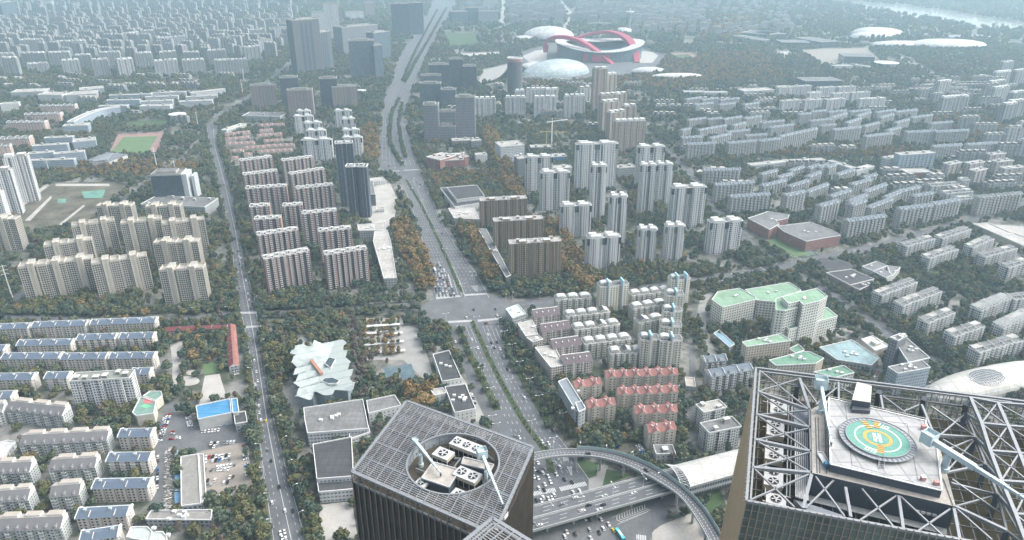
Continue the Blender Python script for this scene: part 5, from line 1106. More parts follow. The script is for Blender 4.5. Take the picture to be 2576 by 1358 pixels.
estate('beige', "beige high-rise with stair towers", "behind the tree belt", "beige high-rises", 16, [
 ('d', [(135, 668, 690, 598, {'nt': 3}), (690, 640, 1105, 575), (1200, 690, 1530, 672)]), ('d', [(330, 505, 690, 455), (1155, 485, 1490, 470)]),
 ('d', [(-110, 305, 110, 300, {'nt': 1}), (540, 355, 860, 310), (910, 335, 1215, 300), (1220, 340, 1540, 300)]), ('d', [(725, 205, 985, 200), (1095, 210, 1355, 200)])], h=47, side=-1)
estate('brick', "red-brown high-rise with white balconies", "of the brick estate", "red-brown high-rises", 14, [
 ('d', [(1990, 600, 2335, 535), (2450, 568, 2770, 520)]), ('d', [(1940, 420, 2250, 375), (2400, 392, 2650, 368)]), ('d', [(1915, 300, 2115, 288), (2280, 258, 2540, 232)]), ('d', [(1880, 205, 2030, 195), (2130, 200, 2280, 188)]),
 ('d', [(1850, 68, 2160, 48), (2235, 68, 2515, 38)]), ('a', [(1835, 1322, 2095, 1290), (2190, 1318, 2450, 1275)]), ('a', [(1812, 1215, 2055, 1185), (2130, 1215, 2362, 1185)])], h=50, side=-1)
estate('bw', "black and white high-rise", "of the white tower estate", "black and white high-rises", 17, [
 ('D', [(1479, 602, 1563, 597, {'b': 679}), (1607, 580, 1655, 580, {'b': 662}), (1675, 572, 1725, 572, {'b': 655}), (1789, 562, 1871, 557, {'b': 642})]),
 ('D', [(1412, 521, 1489, 518, {'b': 600}), (1535, 497, 1580, 497, {'b': 626}), (1692, 475, 1779, 472, {'b': 576})]),
 ('D', [(1360, 437, 1434, 435, {'b': 531}), (1487, 420, 1527, 420, {'b': 559}), (1612, 418, 1653, 418, {'b': 545})]), ('D', [(1322, 398, 1391, 396, {'b': 484}), (1450, 365, 1556, 362, {'b': 482}), (1653, 416, 1695, 416, {'b': 513})]), ('D', [(1607, 372, 1674, 370, {'b': 478})])])
estate('brown', "dark brown ribbed slab of flats", "beside the avenue", "brown slabs beside the avenue", 14, [('e', [(1268, 485, 1660, 462, {'b': 757})]), ('e', [(1150, 315, 1522, 294, {'h': 50})]), ('e', [(1047, 160, 1400, 140, {'h': 50})])])
estate('cream', "cream flats with roof vaults", "south of the east street", "cream flats with roof canopies", 14, [
 ('e', [(2030, 1318, 2290, 1305)]), ('e', [(1835, 1245, 2190, 1205)]), ('e', [(1760, 1138, 2105, 1095), (2250, 1085, 2440, 1050)]), ('e', [(1695, 1035, 2030, 1003), (2205, 978, 2460, 938)]), ('e', [(1620, 910, 1890, 893), (2195, 878, 2490, 842)])], h=19)
estate('creamt', "cream tower with sky blue fin", "by the estate lane", "cream towers with blue fins", 14, [
 ('e', [(2262, 1215, 2400, 1212), (2405, 1222, 2576, 1222)]), ('e', [(2410, 1110, 2572, 1115)]), ('e', [(2432, 1000, 2572, 1002)]), ('e', [(2455, 878, 2590, 878)]), ('e', [(1955, 812, 2175, 792)]), ('e', [(2495, 762, 2640, 750)])], h=36)
estate('purple', "pinkish flats with purple-grey roof", "facing the avenue", "purple roofed flats", 13, [('h', [(1680, 32, 1897, 5)]), ('e', [(1600, 1268, 1810, 1238)]), ('e', [(1520, 1148, 1730, 1118)]), ('e', [(1455, 1037, 1650, 1012)])], h=19)
estate('red', "buff red roofed flats", "below the cream towers", "red roofed flats", 12, [
 ('h', [(2320, 548, 2525, 522, {'u': 2})]), ('h', [(1862, 362, 2070, 335, {'u': 2}), (2220, 405, 2535, 388, {'u': 3})]), ('h', [(2090, 260, 2540, 240, {'u': 5})]), ('h', [(1765, 210, 1965, 180, {'u': 2}), (2000, 128, 2540, 108, {'u': 6})])], h=18.5)
estate('grey6', "weathered white flats", "of the right-hand estate", "weathered white flats at the right", 13, [
 ('f', [(2235, 1305, 2570, 1215), (2660, 1215, 2800, 1180)]), ('f', [(2050, 1188, 2285, 1108), (2420, 1125, 2650, 1015, {'perg': 1})]), ('f', [(1850, 1085, 2060, 1005), (2250, 990, 2480, 895, {'perg': 1})]), ('f', [(1660, 955, 1960, 845)]), ('f', [(1500, 875, 1775, 775), (2500, 905, 2640, 890)]),
 ('f', [(2460, 665, 2620, 622)]), ('f', [(1860, 595, 2080, 525), (2280, 585, 2530, 520)]), ('f', [(1690, 505, 1905, 445), (2190, 515, 2350, 445)]), ('f', [(1960, 445, 2180, 375)]), ('f', [(2092, 150, 2230, 138)]), ('f', [(1985, 105, 2195, 88)]), ('f', [(1875, 48, 2090, 33), (2110, 5, 2170, 0)])], h=18)
estate('pitch', "tall slate roofed flats", "behind the red brick school", "tall pale flats with slate roofs", 13, [
 ('f', [(1255, 318, 1540, 280, {'b': 455})]), ('f', [(1048, 205, 1190, 165), (1650, 228, 1890, 198)]), ('f', [(370, 135, 660, 115), (790, 125, 930, 95), (1290, 195, 1390, 165), (1910, 190, 2105, 155)]), ('f', [(255, 45, 540, 25), (2245, 138, 2565, 110, {'fa': 'pitchp', 'flat': 1})]),
 ('c', [(165, 1292, 438, 1285)])], h=31)
estate('pitch', "slate roofed flats", "of the hillside estate", "lower slate roofed flats", 12, [
 ('f', [(1425, 215, 1590, 150)]), ('f', [(1130, 130, 1280, 85), (1275, 170, 1400, 120), (1550, 140, 1655, 95)]), ('f', [(955, 95, 1105, 40), (1395, 95, 1545, 40), (1660, 90, 1800, 60), (1755, 130, 1900, 105)]), ('f', [(615, 50, 790, 10), (820, 55, 960, 12), (1290, 40, 1430, 5)]),
 ('c', [(735, 1345, 835, 1318), (960, 1340, 1050, 1305), (1180, 1325, 1305, 1285), (1380, 1345, 1470, 1325)]), ('c', [(605, 1322, 720, 1292), (825, 1295, 925, 1265), (965, 1275, 1040, 1250), (1045, 1270, 1110, 1245), (1105, 1270, 1165, 1245)])], h=18)
estate('pitch', "pale flats", "south of the low white strip", "pale mid-rise flats", 13, [
 ('c', [(40, 1095, 250, 1085), (350, 1085, 560, 1068), (590, 1068, 740, 1052), (745, 1035, 1020, 975)]), ('c', [(0, 1045, 155, 1035), (1390, 1035, 1590, 1012), (1700, 1003, 1915, 993), (1915, 1000, 2165, 988)]), ('c', [(1150, 985, 1350, 965), (1905, 1112, 2110, 1098), (2160, 1097, 2380, 1083)])], h=30)
estate('pitch', "grey flats", "of the middle right estate", "grey flats of the middle right", 12, [
 ('c', [(220, 1048, 370, 1015), (340, 1002, 510, 985), (485, 1032, 640, 1018), (670, 968, 840, 945)]), ('c', [(0, 988, 65, 975), (130, 988, 335, 950), (390, 952, 480, 930), (600, 932, 770, 915)]), ('c', [(50, 912, 180, 895), (200, 905, 300, 895), (320, 905, 450, 885), (480, 900, 600, 880)]),
 ('c', [(1050, 955, 1160, 945), (1250, 932, 1350, 897), (1380, 958, 1490, 930), (1555, 992, 1650, 967), (1620, 932, 1715, 905)]), ('c', [(885, 868, 975, 860), (970, 918, 1130, 902), (1135, 892, 1245, 860), (1330, 882, 1425, 850), (1500, 893, 1600, 866)]),
 ('c', [(985, 848, 1090, 838), (1110, 852, 1240, 838), (1270, 848, 1420, 833), (1470, 853, 1610, 833), (1615, 850, 1775, 832)]), ('c', [(1740, 893, 1890, 872), (1880, 938, 2040, 925)])], h=22, bal=False)
estate('flat', "bright white flats", "beyond the slate roofs", "bright white flats", 14, [
 ('c', [(755, 765, 890, 755), (925, 760, 1060, 750), (1090, 755, 1230, 745), (1340, 750, 1535, 740)]), ('c', [(960, 705, 1050, 695), (1140, 710, 1260, 703), (1280, 703, 1420, 695)]), ('c', [(730, 664, 830, 657), (835, 655, 975, 648), (1035, 665, 1155, 658), (1180, 660, 1310, 653)])], h=34, fa='whitet')
estate('pitch', "small grey flats", "below the stadium woods", "small grey flats below the stadium", 12, [('c', [(100, 795, 235, 780), (285, 795, 400, 783), (470, 795, 580, 780)]), ('c', [(30, 755, 140, 740), (150, 758, 270, 745), (290, 758, 430, 745)])], h=24, bal=False)
estate('flat', "pinkish stepped flats", "near the right edge", "pinkish flats at the right edge", 13, [('c', [(2320, 1170, 2440, 1158), (2370, 1225, 2500, 1213), (2430, 1275, 2590, 1262)]), ('c', [(2010, 1245, 2110, 1225), (2170, 1240, 2280, 1222), (2210, 1295, 2300, 1275)])], h=28, fa='pitchp')
estate('far', "tall pale tower block", "at the right edge", "tall blocks at the right edge", 16, [('c', [(2440, 795, 2530, 783), (2480, 772, 2590, 762), (2500, 705, 2590, 695)]), ('c', [(2330, 625, 2440, 612), (2360, 672, 2470, 655)]), ('c', [(2370, 550, 2480, 540), (2420, 475, 2500, 468), (2520, 540, 2590, 530)]), ('c', [(1940, 625, 2030, 612), (1970, 742, 2165, 730)])], h=48)
building('flat', 'c', 1640, 1172, 1910, 1155, 17, "broad blue-grey hotel slab beside the pale flats", "hotel", "hotel", None, None, 1300, fa='blueschool', bay=9); building('flat', 'c', 1545, 1200, 1640, 1185, 14, "lower wing standing beside the blue-grey hotel", "hotel_wing", "hotel", None, None, 1285, fa='school')
building('flat', 'c', 1690, 1305, 1880, 1300, 25, "low dark red hall with white roof below the hotel", "hall", "hall", None, None, 1345, fa='redbrick', bay=0, huts=0)
for k, (e, lb) in enumerate((((515, 1250, 800, 1222), "long low white strip building west part"), ((800, 1222, 1075, 1208), "long low white strip building east part"), ((1090, 1215, 1310, 1285), "low white wing running down from the strip building"), ((1310, 1290, 1445, 1255), "low white end block of the strip building"))):
    building('flat', 'c', *e, 14, lb, "school_wing", "school", "low white strip buildings", 12, None, fa='school', bay=0, huts=1)
for e, lb in (((100, 1300, 165, 1310), "small white shed by the slanting street"),): building('flat', 'c', *e, 20, lb, "shed", "shed", None, 6, None, fa='lowwhite', bay=0, huts=0)
# middle of the picture
building('twin', 'D', 868, 420, 921, 420, 16, "nearer of two slim dark blue office towers", "office_tower", "tower", "twin blue towers", None, 547); building('twin', 'D', 842, 362, 886, 360, 16, "farther of two slim dark blue office towers", "office_tower", "tower", "twin blue towers", None, 520)
building('tower', 'b', 612, 795, 726, 795, 30, "grey gridded office tower left of its pair", "office_tower", "office tower", "grey gridded offices", None, 1078, fa='offgrey'); building('tower', 'b', 858, 737, 1002, 737, 30, "taller grey gridded office tower right of its pair", "office_tower", "office tower", "grey gridded offices", None, 1062, fa='offgrey')
building('tower', 'b', 726, 955, 858, 955, 30, "low grey gridded block between two office towers", "office_block", "office block", "grey gridded offices", None, 1075, fa='offgrey'); building('tower', 'b', 728, 845, 858, 843, 20, "dark patterned block behind the grey gridded offices", "office_block", "office block", "grey gridded offices", 45, None, fa='offgrey')
for e, bb, lb in (((587, 632, 746, 632), 815, "banded grey office slab beside the avenue"), ((748, 678, 860, 678), 830, "lower banded grey office slab"), ((597, 572, 750, 570), 700, "banded grey slab behind the front slab"), ((655, 490, 812, 488), 650, "dark blue office slab nearest the avenue"), ((812, 448, 912, 446), 690, "tallest dark blue office slab of the group"), ((912, 502, 1017, 500), 690, "dark blue office slab farthest from the avenue")):
    building('tower', 'b', *e, 26, lb, "office_block", "office block", "slabs east of the avenue", None, bb, fa='offblue' if e[0] in (587, 748, 597) else 'offdark')
def round_tower():
    loc, ang, L, h = frame_of('b', 1250, 470, 1367, 470, None, 735); r = thing("round_tower", "round grey tower with red crown before the stadium", "tower", loc, 0); R = L / 2; b = MB(); b.cyl((R, R), R, 0, h, 28, 0, 1); b.build("wall", [FA['twing'], M_ROOFG], r); b = MB(); b.cyl((R, R), R * .96, h, h + 8, 28, 0, 1); b.build("crown", [plain("dull_red_crown", (.33, .18, .18)), M_ROOFL], r)
    b = MB(); b.ring([(R + R * cos(a * pi / 14), R + R * sin(a * pi / 14)) for a in range(28)], .6, h + 8, h + 11); b.build("parapet", M_WTRIM, r); foot_occ(loc, 0, L, L)
round_tower()
estate('far', "white high-rise with balconies", "below the stadium", "white high-rises below the stadium", 16, [('b', [(1000, 748, 1165, 745, {'b': 905}), (1235, 738, 1390, 738, {'b': 892}), (1455, 738, 1620, 735, {'b': 890}), (1685, 728, 1840, 724, {'b': 886})]), ('b', [(1310, 690, 1385, 688), (1395, 678, 1540, 675), (1540, 680, 1635, 675), (1800, 668, 1885, 662)])], h=48, fa='whitet')
estate('far', "tall yellowish high-rise", "beside the stadium woods", "yellowish high-rises", 18, [('b', [(1940, 570, 2080, 560, {'b': 850}), (1908, 522, 2010, 518, {'b': 860})])], fa='tan')
estate('far', "tan high-rise", "behind the white towers", "tan high-rises", 17, [('b', [(2070, 920, 2300, 912, {'b': 1158})]), ('b', [(2030, 855, 2145, 842, {'b': 1080}), (2135, 805, 2230, 800, {'b': 1000})]), ('b', [(1975, 775, 2100, 762, {'b': 1010}), (1960, 722, 2155, 708, {'b': 950})])], fa='tan')
for e, bb, dp, lb, nm, fa in (((1200, 1110, 1380, 1095), 1225, 40, "white office block with stepped roof behind the orange trees", "office_block", 'school'), ((1330, 1200, 1395, 1195), 1355, 25, "narrow grey office block before a white tower", "office_block", 'offgrey'), ((1015, 1175, 1100, 1170), 1240, 18, "small pale block beside the orange tree row", "office_block", 'lowwhite'), ((980, 1065, 1055, 1060), 1130, 18, "small grey block behind the dark red hall", "office_block", 'offgrey'), ((835, 1065, 975, 1060), 1110, 22, "low reddish block behind the dark red hall", "office_block", 'mauve'), ((2085, 1270, 2220, 1262), 1355, 18, "grey long block between two white towers", "office_block", 'lowgrey'), ((1500, 1275, 1740, 1268), 1340, 20, "low white hall between the white towers", "hall", 'lowwhite'),
        ((1430, 1115, 1580, 1110), 1145, 20, "blue screened building site", "building_site", None), ((1600, 1185, 1700, 1180), 1232, 22, "smaller blue screened building site", "building_site", None)):
    if fa is None:
        FA['site'] = plain("blue_site_screen", (.07, .20, .37), .8); building('flat', 'b', *e, dp, lb, nm, "building site", None, None, bb, fa='site', bay=0, huts=2)
    else: building('flat', 'b', *e, dp, lb, nm, "office block", None, None, bb, fa=fa, bay=0)
# dark red hall by the crossing
for e, h_, dp, lb in (((640, 1185, 740, 1210), 22, 45, "dark red market hall nearest the avenue"), ((735, 1215, 925, 1205), 18, 50, "dark red market hall with cluttered white roof"), ((900, 1190, 960, 1180), 20, 30, "dark red end block of the market hall")):
    building('flat', 'b', *e, dp, lb, "market_hall", "hall", "dark red market halls", h_, None, fa='redbrick', bay=10, huts=4, hm=M_REDR, roof=M_ROOFL)
estate('tower', "mauve high-rise", "by the canal road", "mauve high-rises", 22, [('a', [(1882, 648, 2070, 642, {'b': 835}), (2160, 685, 2352, 680, {'b': 905}), (2500, 658, 2690, 650, {'b': 830})])], side=-1, fa='mauve', notch=1)
for e, bb, lb in (((2107, 590, 2242, 585), 830, "black office tower between two mauve towers"), ((2407, 595, 2537, 592), 830, "black office tower nearest the avenue")): building('tower', 'a', *e, 26, lb, "office_tower", "office tower", "black office towers", None, bb, fa='offdark')
estate('tower', "grey twin skyscraper", "above the canal road", "grey twin skyscrapers", 40, [('a', [(2200, 155, 2402, 140, {'b': 570}), (2390, 248, 2492, 232, {'b': 545})])], side=-1, fa='twing', slots=1)
estate('bw', "white curved high-rise", "behind the twin blue towers", "white high-rises by the twin towers", 15, [('a', [(2270, 1062, 2500, 1058), (2580, 1045, 2730, 1042)]), ('a', [(2310, 992, 2455, 988), (2578, 988, 2710, 984)]), ('a', [(2290, 935, 2425, 930), (2578, 905, 2680, 900)]), ('a', [(2210, 885, 2360, 880), (2520, 842, 2650, 838)]), ('a', [(2235, 845, 2340, 842)])], h=42, side=-1)
estate('red', "small red-brown terrace", "behind the brick estate", "red-brown terraces", 11, [('a', [(1750, 1200, 1800, 1196), (1840, 1172, 1900, 1168), (1990, 1190, 2040, 1186)]), ('a', [(1735, 1145, 1835, 1140), (1840, 1122, 2000, 1112), (1945, 1152, 2210, 1135)]), ('a', [(1710, 1092, 1920, 1080), (2000, 1108, 2220, 1098)]), ('a', [(1700, 1055, 1890, 1040), (1990, 1072, 2140, 1062)]), ('a', [(1700, 1020, 1890, 1000), (1940, 1030, 2130, 1015)]), ('a', [(1955, 992, 2060, 985), (1955, 952, 2145, 942)])], h=11, side=-1, rm=plain('brown_red_terrace_roof', (.27, .175, .165), .85))
building('flat', 'a', 1825, 875, 2110, 882, 45, "broad low podium below the first mauve tower", "podium", "podium", None, 14, None, fa='lowgrey', bay=0, huts=5, roof=M_ROOFG); building('flat', 'a', 1710, 985, 1860, 935, 16, "white stepped clubhouse beside the terraces", "clubhouse", "clubhouse", None, 12, None, fa='lowwhite', bay=6)
# glass office and podium, zebra towers, far left
building('tower', 'a', 1133, 1325, 1362, 1318, 34, "dark glass office slab with pale end wall", "office_block", "office block", None, None, 1552, fa='offdark', endw=1); building('flat', 'd', 1062, 185, 1545, 205, 45, "grey podium with round corner below the glass office", "podium", "podium", None, 16, None, fa='lowgrey', bay=0, huts=5, roof=M_ROOFG)
building('far', 'a', 15, 1195, 205, 1178, 18, "white zebra striped tower nearest the scrubland", "apartment_block", "apartment block", "zebra striped towers", 80, None, fa='bw'); building('far', 'a', -110, 1300, 75, 1285, 18, "white zebra striped tower at the left edge", "apartment_block", "apartment block", "zebra striped towers", 75, None, fa='bw')
building('far', 'd', -120, 105, -8, 100, 18, "third zebra striped tower cut by the left edge", "apartment_block", "apartment block", "zebra striped towers", 60, None, fa='bw')
# schools and museum at the left
SCH = [('blueschool', 205, 1165, 400, 1150, 14), ('blueschool', 405, 1165, 635, 1145, 14), ('blueschool', 225, 1215, 555, 1205, 12), ('blueschool', 240, 1105, 505, 1090, 14), ('blueschool', 330, 1045, 545, 1035, 14), ('blueschool', 548, 1075, 720, 1058, 30), ('blueschool', 470, 955, 660, 945, 26), ('pinkschool', 45, 930, 330, 925, 22), ('pinkschool', 180, 870, 450, 862, 22), ('pinkschool', 300, 805, 560, 798, 22), ('pinkschool', -60, 1060, 215, 1045, 30), ('pinkschool', -60, 1115, 70, 1105, 22), ('blueschool', 820, 722, 1140, 712, 14), ('blueschool', 800, 760, 1050, 755, 14), ('blueschool', 740, 805, 955, 800, 18), ('school', 1060, 770, 1300, 760, 16), ('school', 1095, 735, 1340, 725, 14), ('school', 1135, 705, 1400, 695, 12), ('school', 1350, 770, 1600, 760, 18), ('school', 1400, 735, 1640, 722, 14), ('school', 1440, 702, 1700, 672, 12), ('school', 1050, 805, 1280, 800, 24), ('lowgrey', 80, 700, 330, 690, 50), ('lowwhite', 280, 715, 465, 720, 45), ('lowgrey', 490, 720, 725, 705, 50), ('lowgrey', 600, 680, 785, 665, 40), ('lowwhite', 0, 790, 140, 780, 25)]
names = {'blueschool': "blue-grey school block", 'pinkschool': "pink school block with red roof", 'school': "white school block", 'lowgrey': "grey museum hall", 'lowwhite': "pale museum hall"}
cnt = {}
for fa, xl, yl, xr, yr, dp in SCH:
    cnt[fa] = cnt.get(fa, 0) + 1
    building('pitch' if fa == 'pinkschool' else 'flat', 'a', xl, yl, xr, yr, dp, "%s, %s in the campus group left of the pitch" % (names[fa], ORD[cnt[fa] - 1].replace('nearest', 'first')), "school_block" if 'school' in fa else "museum_hall", "school" if 'school' in fa else "museum", names[fa] + "s", 24 if "school" not in fa else 21, None, fa=fa, bay=0, **({'bal': False, 'flat': 1} if fa == 'pinkschool' else {'huts': 2}))
def curved(t, pts, wd, h, label, fa):
    p = smooth_line(PP(t, pts, h), 5); L, R = strip_poly([(v.x, v.y) for v in p], wd); o = p[0]; r = thing("school_block", label, "school", (o.x, o.y, 0)); b = MB(); q = [(v[0] - o.x, v[1] - o.y) for v in R + L[::-1]]; b.prism(q, 0, h, 0, 1); b.build("wall", [FA[fa], M_ROOFL], r); parapet(r, q, h, M_WTRIM, .5, 1.0); occupy([v[:2] for v in R] + [v[:2] for v in L[::-1]], 2)
curved('a', [(530, 920), (640, 865), (760, 825), (900, 805)], 16, 26, "long curved blue-grey school block", 'blueschool')
def disc(t, x, y, w_, h, label, name="round_hall", roof=None, wall='lowwhite'):
    a = P(t, x - w_ / 2, y, h); c = P(t, x + w_ / 2, y, h); R = (c - a).length / 2; m = (a + c) / 2; r = thing(name, label, "hall", (m.x, m.y, 0)); b = MB(); b.cyl((0, 0), R * .8, 0, h - 1.5, 28); b.build("wall", FA[wall], r); b = MB(); b.cyl((0, 0), R, h - 1.5, h, 36); b.build("roof", roof or M_PERG, r); occupy([(m.x + R * cos(k), m.y + R * sin(k)) for k in range(6)], 2)
disc('a', 1337, 858, 125, 15, "white flying saucer like round hall"); disc('b', 150, 680, 75, 14, "round pale hall beside the avenue"); disc('c', 1535, 470, 175, 22, "white drum shaped gallery by the sports park"); disc('f', 1140, 640, 270, 9, "dark oval roofed hall at the slanting street", "round_hall", M_ROOFD, 'lowgrey')
def gym():
    for e, lb in (((690, 1215, 810, 1208), "left half of the ribbed grey gymnasium"), ((815, 1215, 960, 1165), "right half of the ribbed grey gymnasium")):
        loc, ang, L, h = frame_of('a', *e, 14); r = thing("gymnasium", lb, "gymnasium", loc, ang, "ribbed gymnasium halves"); b = MB(); b.box(0, L, 0, 48, 0, h - 2); b.build("wall", FA['lowwhite'], r); b = MB()
        for k in range(6):
            x0, x1 = k * L / 6, (k + 1) * L / 6; vault(b, x0, x1, -1, 49, h - 2 + k * .4, 1.6, 5)
        b.build("roof", M_STEEL, r); foot_occ(loc, ang, L, 48)
gym()
# hospital with green roofs
def slabs(name, label, cat, t, parts, mats, group=None, huts_=0):
    """one building made of several joined blocks, each (roof outline, roof height)"""
    q0 = P(t, *parts[0][0][0], parts[0][1]); o = Vector((q0.x, q0.y, 0)); r = thing(name, label, cat, o, 0, group); rg = random.Random(len(parts))
    for pts, z, nm in parts:
        q = [(v.x - o.x, v.y - o.y) for v in PP(t, pts, z)]; b = MB(); b.prism(q, 0, z, 0, 1); b.build(nm, mats, r); gx, gy = sum(p[0] for p in q) / len(q), sum(p[1] for p in q) / len(q)
        occupy([(x + o.x + 5 * (x - gx) / (hypot(x - gx, y - gy) + .1), y + o.y + 5 * (y - gy) / (hypot(x - gx, y - gy) + .1)) for x, y in q], 2)
        b = MB(); b.ring(q, .6, z - .2, z + 1.0); b.build("parapet", mats[2], r)
        cx, cy_ = sum(p[0] for p in q) / len(q), sum(p[1] for p in q) / len(q)
        for k in range(huts_):
            x, y = cx + rg.uniform(-8, 8), cy_ + rg.uniform(-5, 5); b = MB(); b.box(x - 1.5, x + 1.5, y - 1.2, y + 1.2, z, z + 1.8); b.build("roof_unit", M_WTRIM, r)
    return r
slabs("hospital", "white hospital with bright green roofs and tall ward tower", "hospital", 'f', [
 ([(217, 905), (300, 965), (548, 905), (545, 885), (425, 820), (262, 845)], 26, "west_wing"), ([(470, 830), (560, 910), (720, 925), (890, 835), (800, 775)], 24, "north_wing"), ([(700, 985), (700, 900), (790, 870), (870, 930), (865, 965), (770, 990)], 44, "stair_block"),
 ([(795, 935), (880, 915), (905, 945), (1030, 915), (1090, 880), (1010, 822), (830, 860), (745, 885)], 50, "ward_tower"), ([(780, 1110), (800, 1130), (1165, 1030), (1085, 965), (870, 1040)], 22, "podium")], [FA['hosp'], M_GRNR, M_WTRIM], None, 2)
slabs("hospital_block", "buff block with green roof nearest the blue shed", "hospital", 'f', [([(445, 1225), (480, 1260), (815, 1215), (735, 1163)], 22, "ward_block")], [FA['hospb'], M_GRNR, M_WTRIM], None, 4)
slabs("hospital_block", "buff block with green roof close to the helipad tower", "hospital", 'i', [([(650, 5), (700, 45), (1000, 30), (1060, -10), (950, -60), (900, -60)], 22, "ward_block")], [FA['hospb'], M_GRNR2, M_WTRIM], None, 4)
slabs("link_hall", "low deep green roofed hall linking two buff blocks", "hall", 'f', [([(800, 1275), (850, 1310), (915, 1285), (870, 1243)], 8, "hall_block")], [FA['hospb'], M_GRNR2, M_WTRIM])
slabs("hospital_block", "low green roofed block peeping over the helipad tower", "hospital", 'i', [([(985, 95), (1150, 135), (1290, 100), (1210, 45)], 20, "ward_block")], [FA['hosp'], M_GRNR2, M_WTRIM], None, 3)
slabs("site_shed", "long blue roofed shed below the hospital", "shed", 'f', [([(230, 1160), (350, 1265), (388, 1240), (270, 1135)], 7, "shed_block")], [FA['lowwhite'], plain("light_blue_roof", (.24, .39, .48), .7, 0, .15, .2, (4, 3)), M_WTRIM])
slabs("workshop", "wide pale blue roofed workshop with white rooflights", "workshop", 'f', [([(1030, 1265), (1160, 1358), (1420, 1400), (1480, 1345), (1270, 1210)], 9, "workshop_block")], [FA['lowgrey'], plain("aqua_sheet_roof", (.27, .385, .41), .7, 0, .2, .15, (8, 4)), M_WTRIM], None, 5)
slabs("pavilion", "square cream pavilion with stepped roof", "pavilion", 'f', [([(1345, 1205), (1450, 1290), (1555, 1255), (1430, 1178)], 8, "base_block"), ([(1415, 1215), (1455, 1240), (1500, 1225), (1455, 1200)], 11, "top_block")], [plain("cream_stone", (.55, .51, .43)), M_PERG, M_WTRIM])
slabs("office_block", "blue-grey stepped office with cluttered roof above the helipad tower", "office block", 'f', [([(1560, 1190), (1620, 1215), (1690, 1180), (1640, 1160)], 38, "stair_block"), ([(1600, 1225), (1700, 1380), (1860, 1345), (1680, 1190)], 28, "main_block")], [FA['offgrey'], M_ROOFG, M_WTRIM], None, 5)
slabs("office_block", "blue-grey arched office among the parked cars", "office block", 'i', [([(1545, 55), (1620, 105), (1865, 60), (1800, 5)], 30, "main_block")], [FA['blueschool'], M_ROOFG, M_WTRIM], None, 5)
slabs("brick_school", "red brick school with courtyards and white roof", "school", 'f', [([(490, 290), (650, 375), (725, 335), (700, 310), (790, 290), (800, 265), (640, 240)], 16, "white_wing"), ([(710, 350), (760, 390), (930, 465), (1060, 440), (1190, 420), (1120, 380), (960, 320)], 16, "main_wing"), ([(770, 405), (880, 465), (935, 440), (830, 385)], 10, "gate_block")], [FA['redbrick'], M_ROOFG, M_WTRIM], None, 3)
slabs("market", "low dark roofed market at the slanting street", "market", 'f', [([(1080, 700), (1260, 795), (1440, 750), (1270, 675)], 10, "hall_block"), ([(1265, 800), (1330, 830), (1450, 775), (1385, 745)], 8, "yard_block")], [plain("mauve_stucco", (.33, .26, .26)), M_ROOFD, M_WTRIM], None, 5)
slabs("courtyard_school", "low white school built round a square courtyard", "school", 'f', [([(1350, 655), (1430, 690), (1540, 650), (1460, 615)], 10, "west_wing"), ([(1430, 690), (1530, 740), (1580, 720), (1490, 670)], 10, "south_wing"), ([(1540, 650), (1640, 660), (1580, 720), (1560, 705)], 9, "east_wing")], [FA['lowwhite'], M_ROOFG, M_WTRIM], None, 1)
slabs("depot", "long low depot with pale roof at the right edge", "depot", 'f', [([(2195, 335), (2390, 420), (2480, 405), (2300, 325)], 10, "depot_block"), ([(2390, 420), (2560, 495), (2700, 480), (2500, 405)], 10, "far_block")], [plain("tan_depot_wall", (.42, .38, .32)), M_ROOFL, M_WTRIM])
building('pitch', 'i', 215, 130, 530, 75, 14, "grey hipped roof slab left of the helipad tower", "apartment_block", "apartment block", None, 19, None); building('pitch', 'i', 170, 20, 335, 5, 13, "small slate roofed flats by the estate lane", "apartment_block", "apartment block", None, 17, None)
building('flat', 'i', 155, 400, 330, 360, 13, "blue-grey flats beside the parking bays", "apartment_block", "apartment block", None, 22, None, fa='grey6'); building('flat', 'i', 195, 555, 440, 505, 15, "blue-grey flats with scalloped roof by the helipad tower", "apartment_block", "apartment block", None, 22, None, fa='grey6', roof=M_ROOFG)
building('flat', 'i', 25, 200, 95, 205, 16, "small tan roofed shed by the estate lane", "shed", "shed", None, 6, None, fa='lowgrey', bay=0, huts=0, roof=M_TAN); building('flat', 'h', 2375, 715, 2520, 710, 12, "small white pavilion with grey hipped roof by the ramp", "pavilion", "pavilion", None, 8, None, fa='lowwhite', bay=0, huts=1, roof=M_ROOFG)
# street-side blocks on the avenue
slabs("shop_block", "pinkish shop block with dark glass at the avenue", "shop block", 'e', [([(1330, 1085), (1390, 1180), (1480, 1165), (1440, 1060)], 16, "shop_wing"), ([(1395, 1190), (1440, 1225), (1520, 1205), (1480, 1165)], 14, "corner_wing")], [FA['purple'], M_ROOFL, M_WTRIM], None, 3)
slabs("shop_block", "second pinkish shop block with rounded end at the avenue", "shop block", 'h', [([(1460, -90), (1580, 60), (1680, 40), (1600, -110)], 17, "shop_wing")], [FA['purple'], M_ROOFL, M_WTRIM], None, 3)
slabs("corner_shop", "low pale corner shop with skylight at the crossing", "shop", 'e', [([(1240, 975), (1290, 1045), (1390, 1010), (1330, 940)], 11, "shop_block")], [FA['school'], plain("pale_glass_roof", (.46, .56, .58)), M_WTRIM], None, 2)
slabs("office_block", "long grey roofed office beside the red roofed flats", "office block", 'h', [([(1635, 165), (1770, 390), (1840, 365), (1700, 140)], 22, "main_block"), ([(1765, 325), (1790, 395), (1840, 370), (1810, 315)], 25, "end_block")], [FA['lowgrey'], plain("blue_grey_roof", (.20, .23, .26)), M_WTRIM], None, 1)
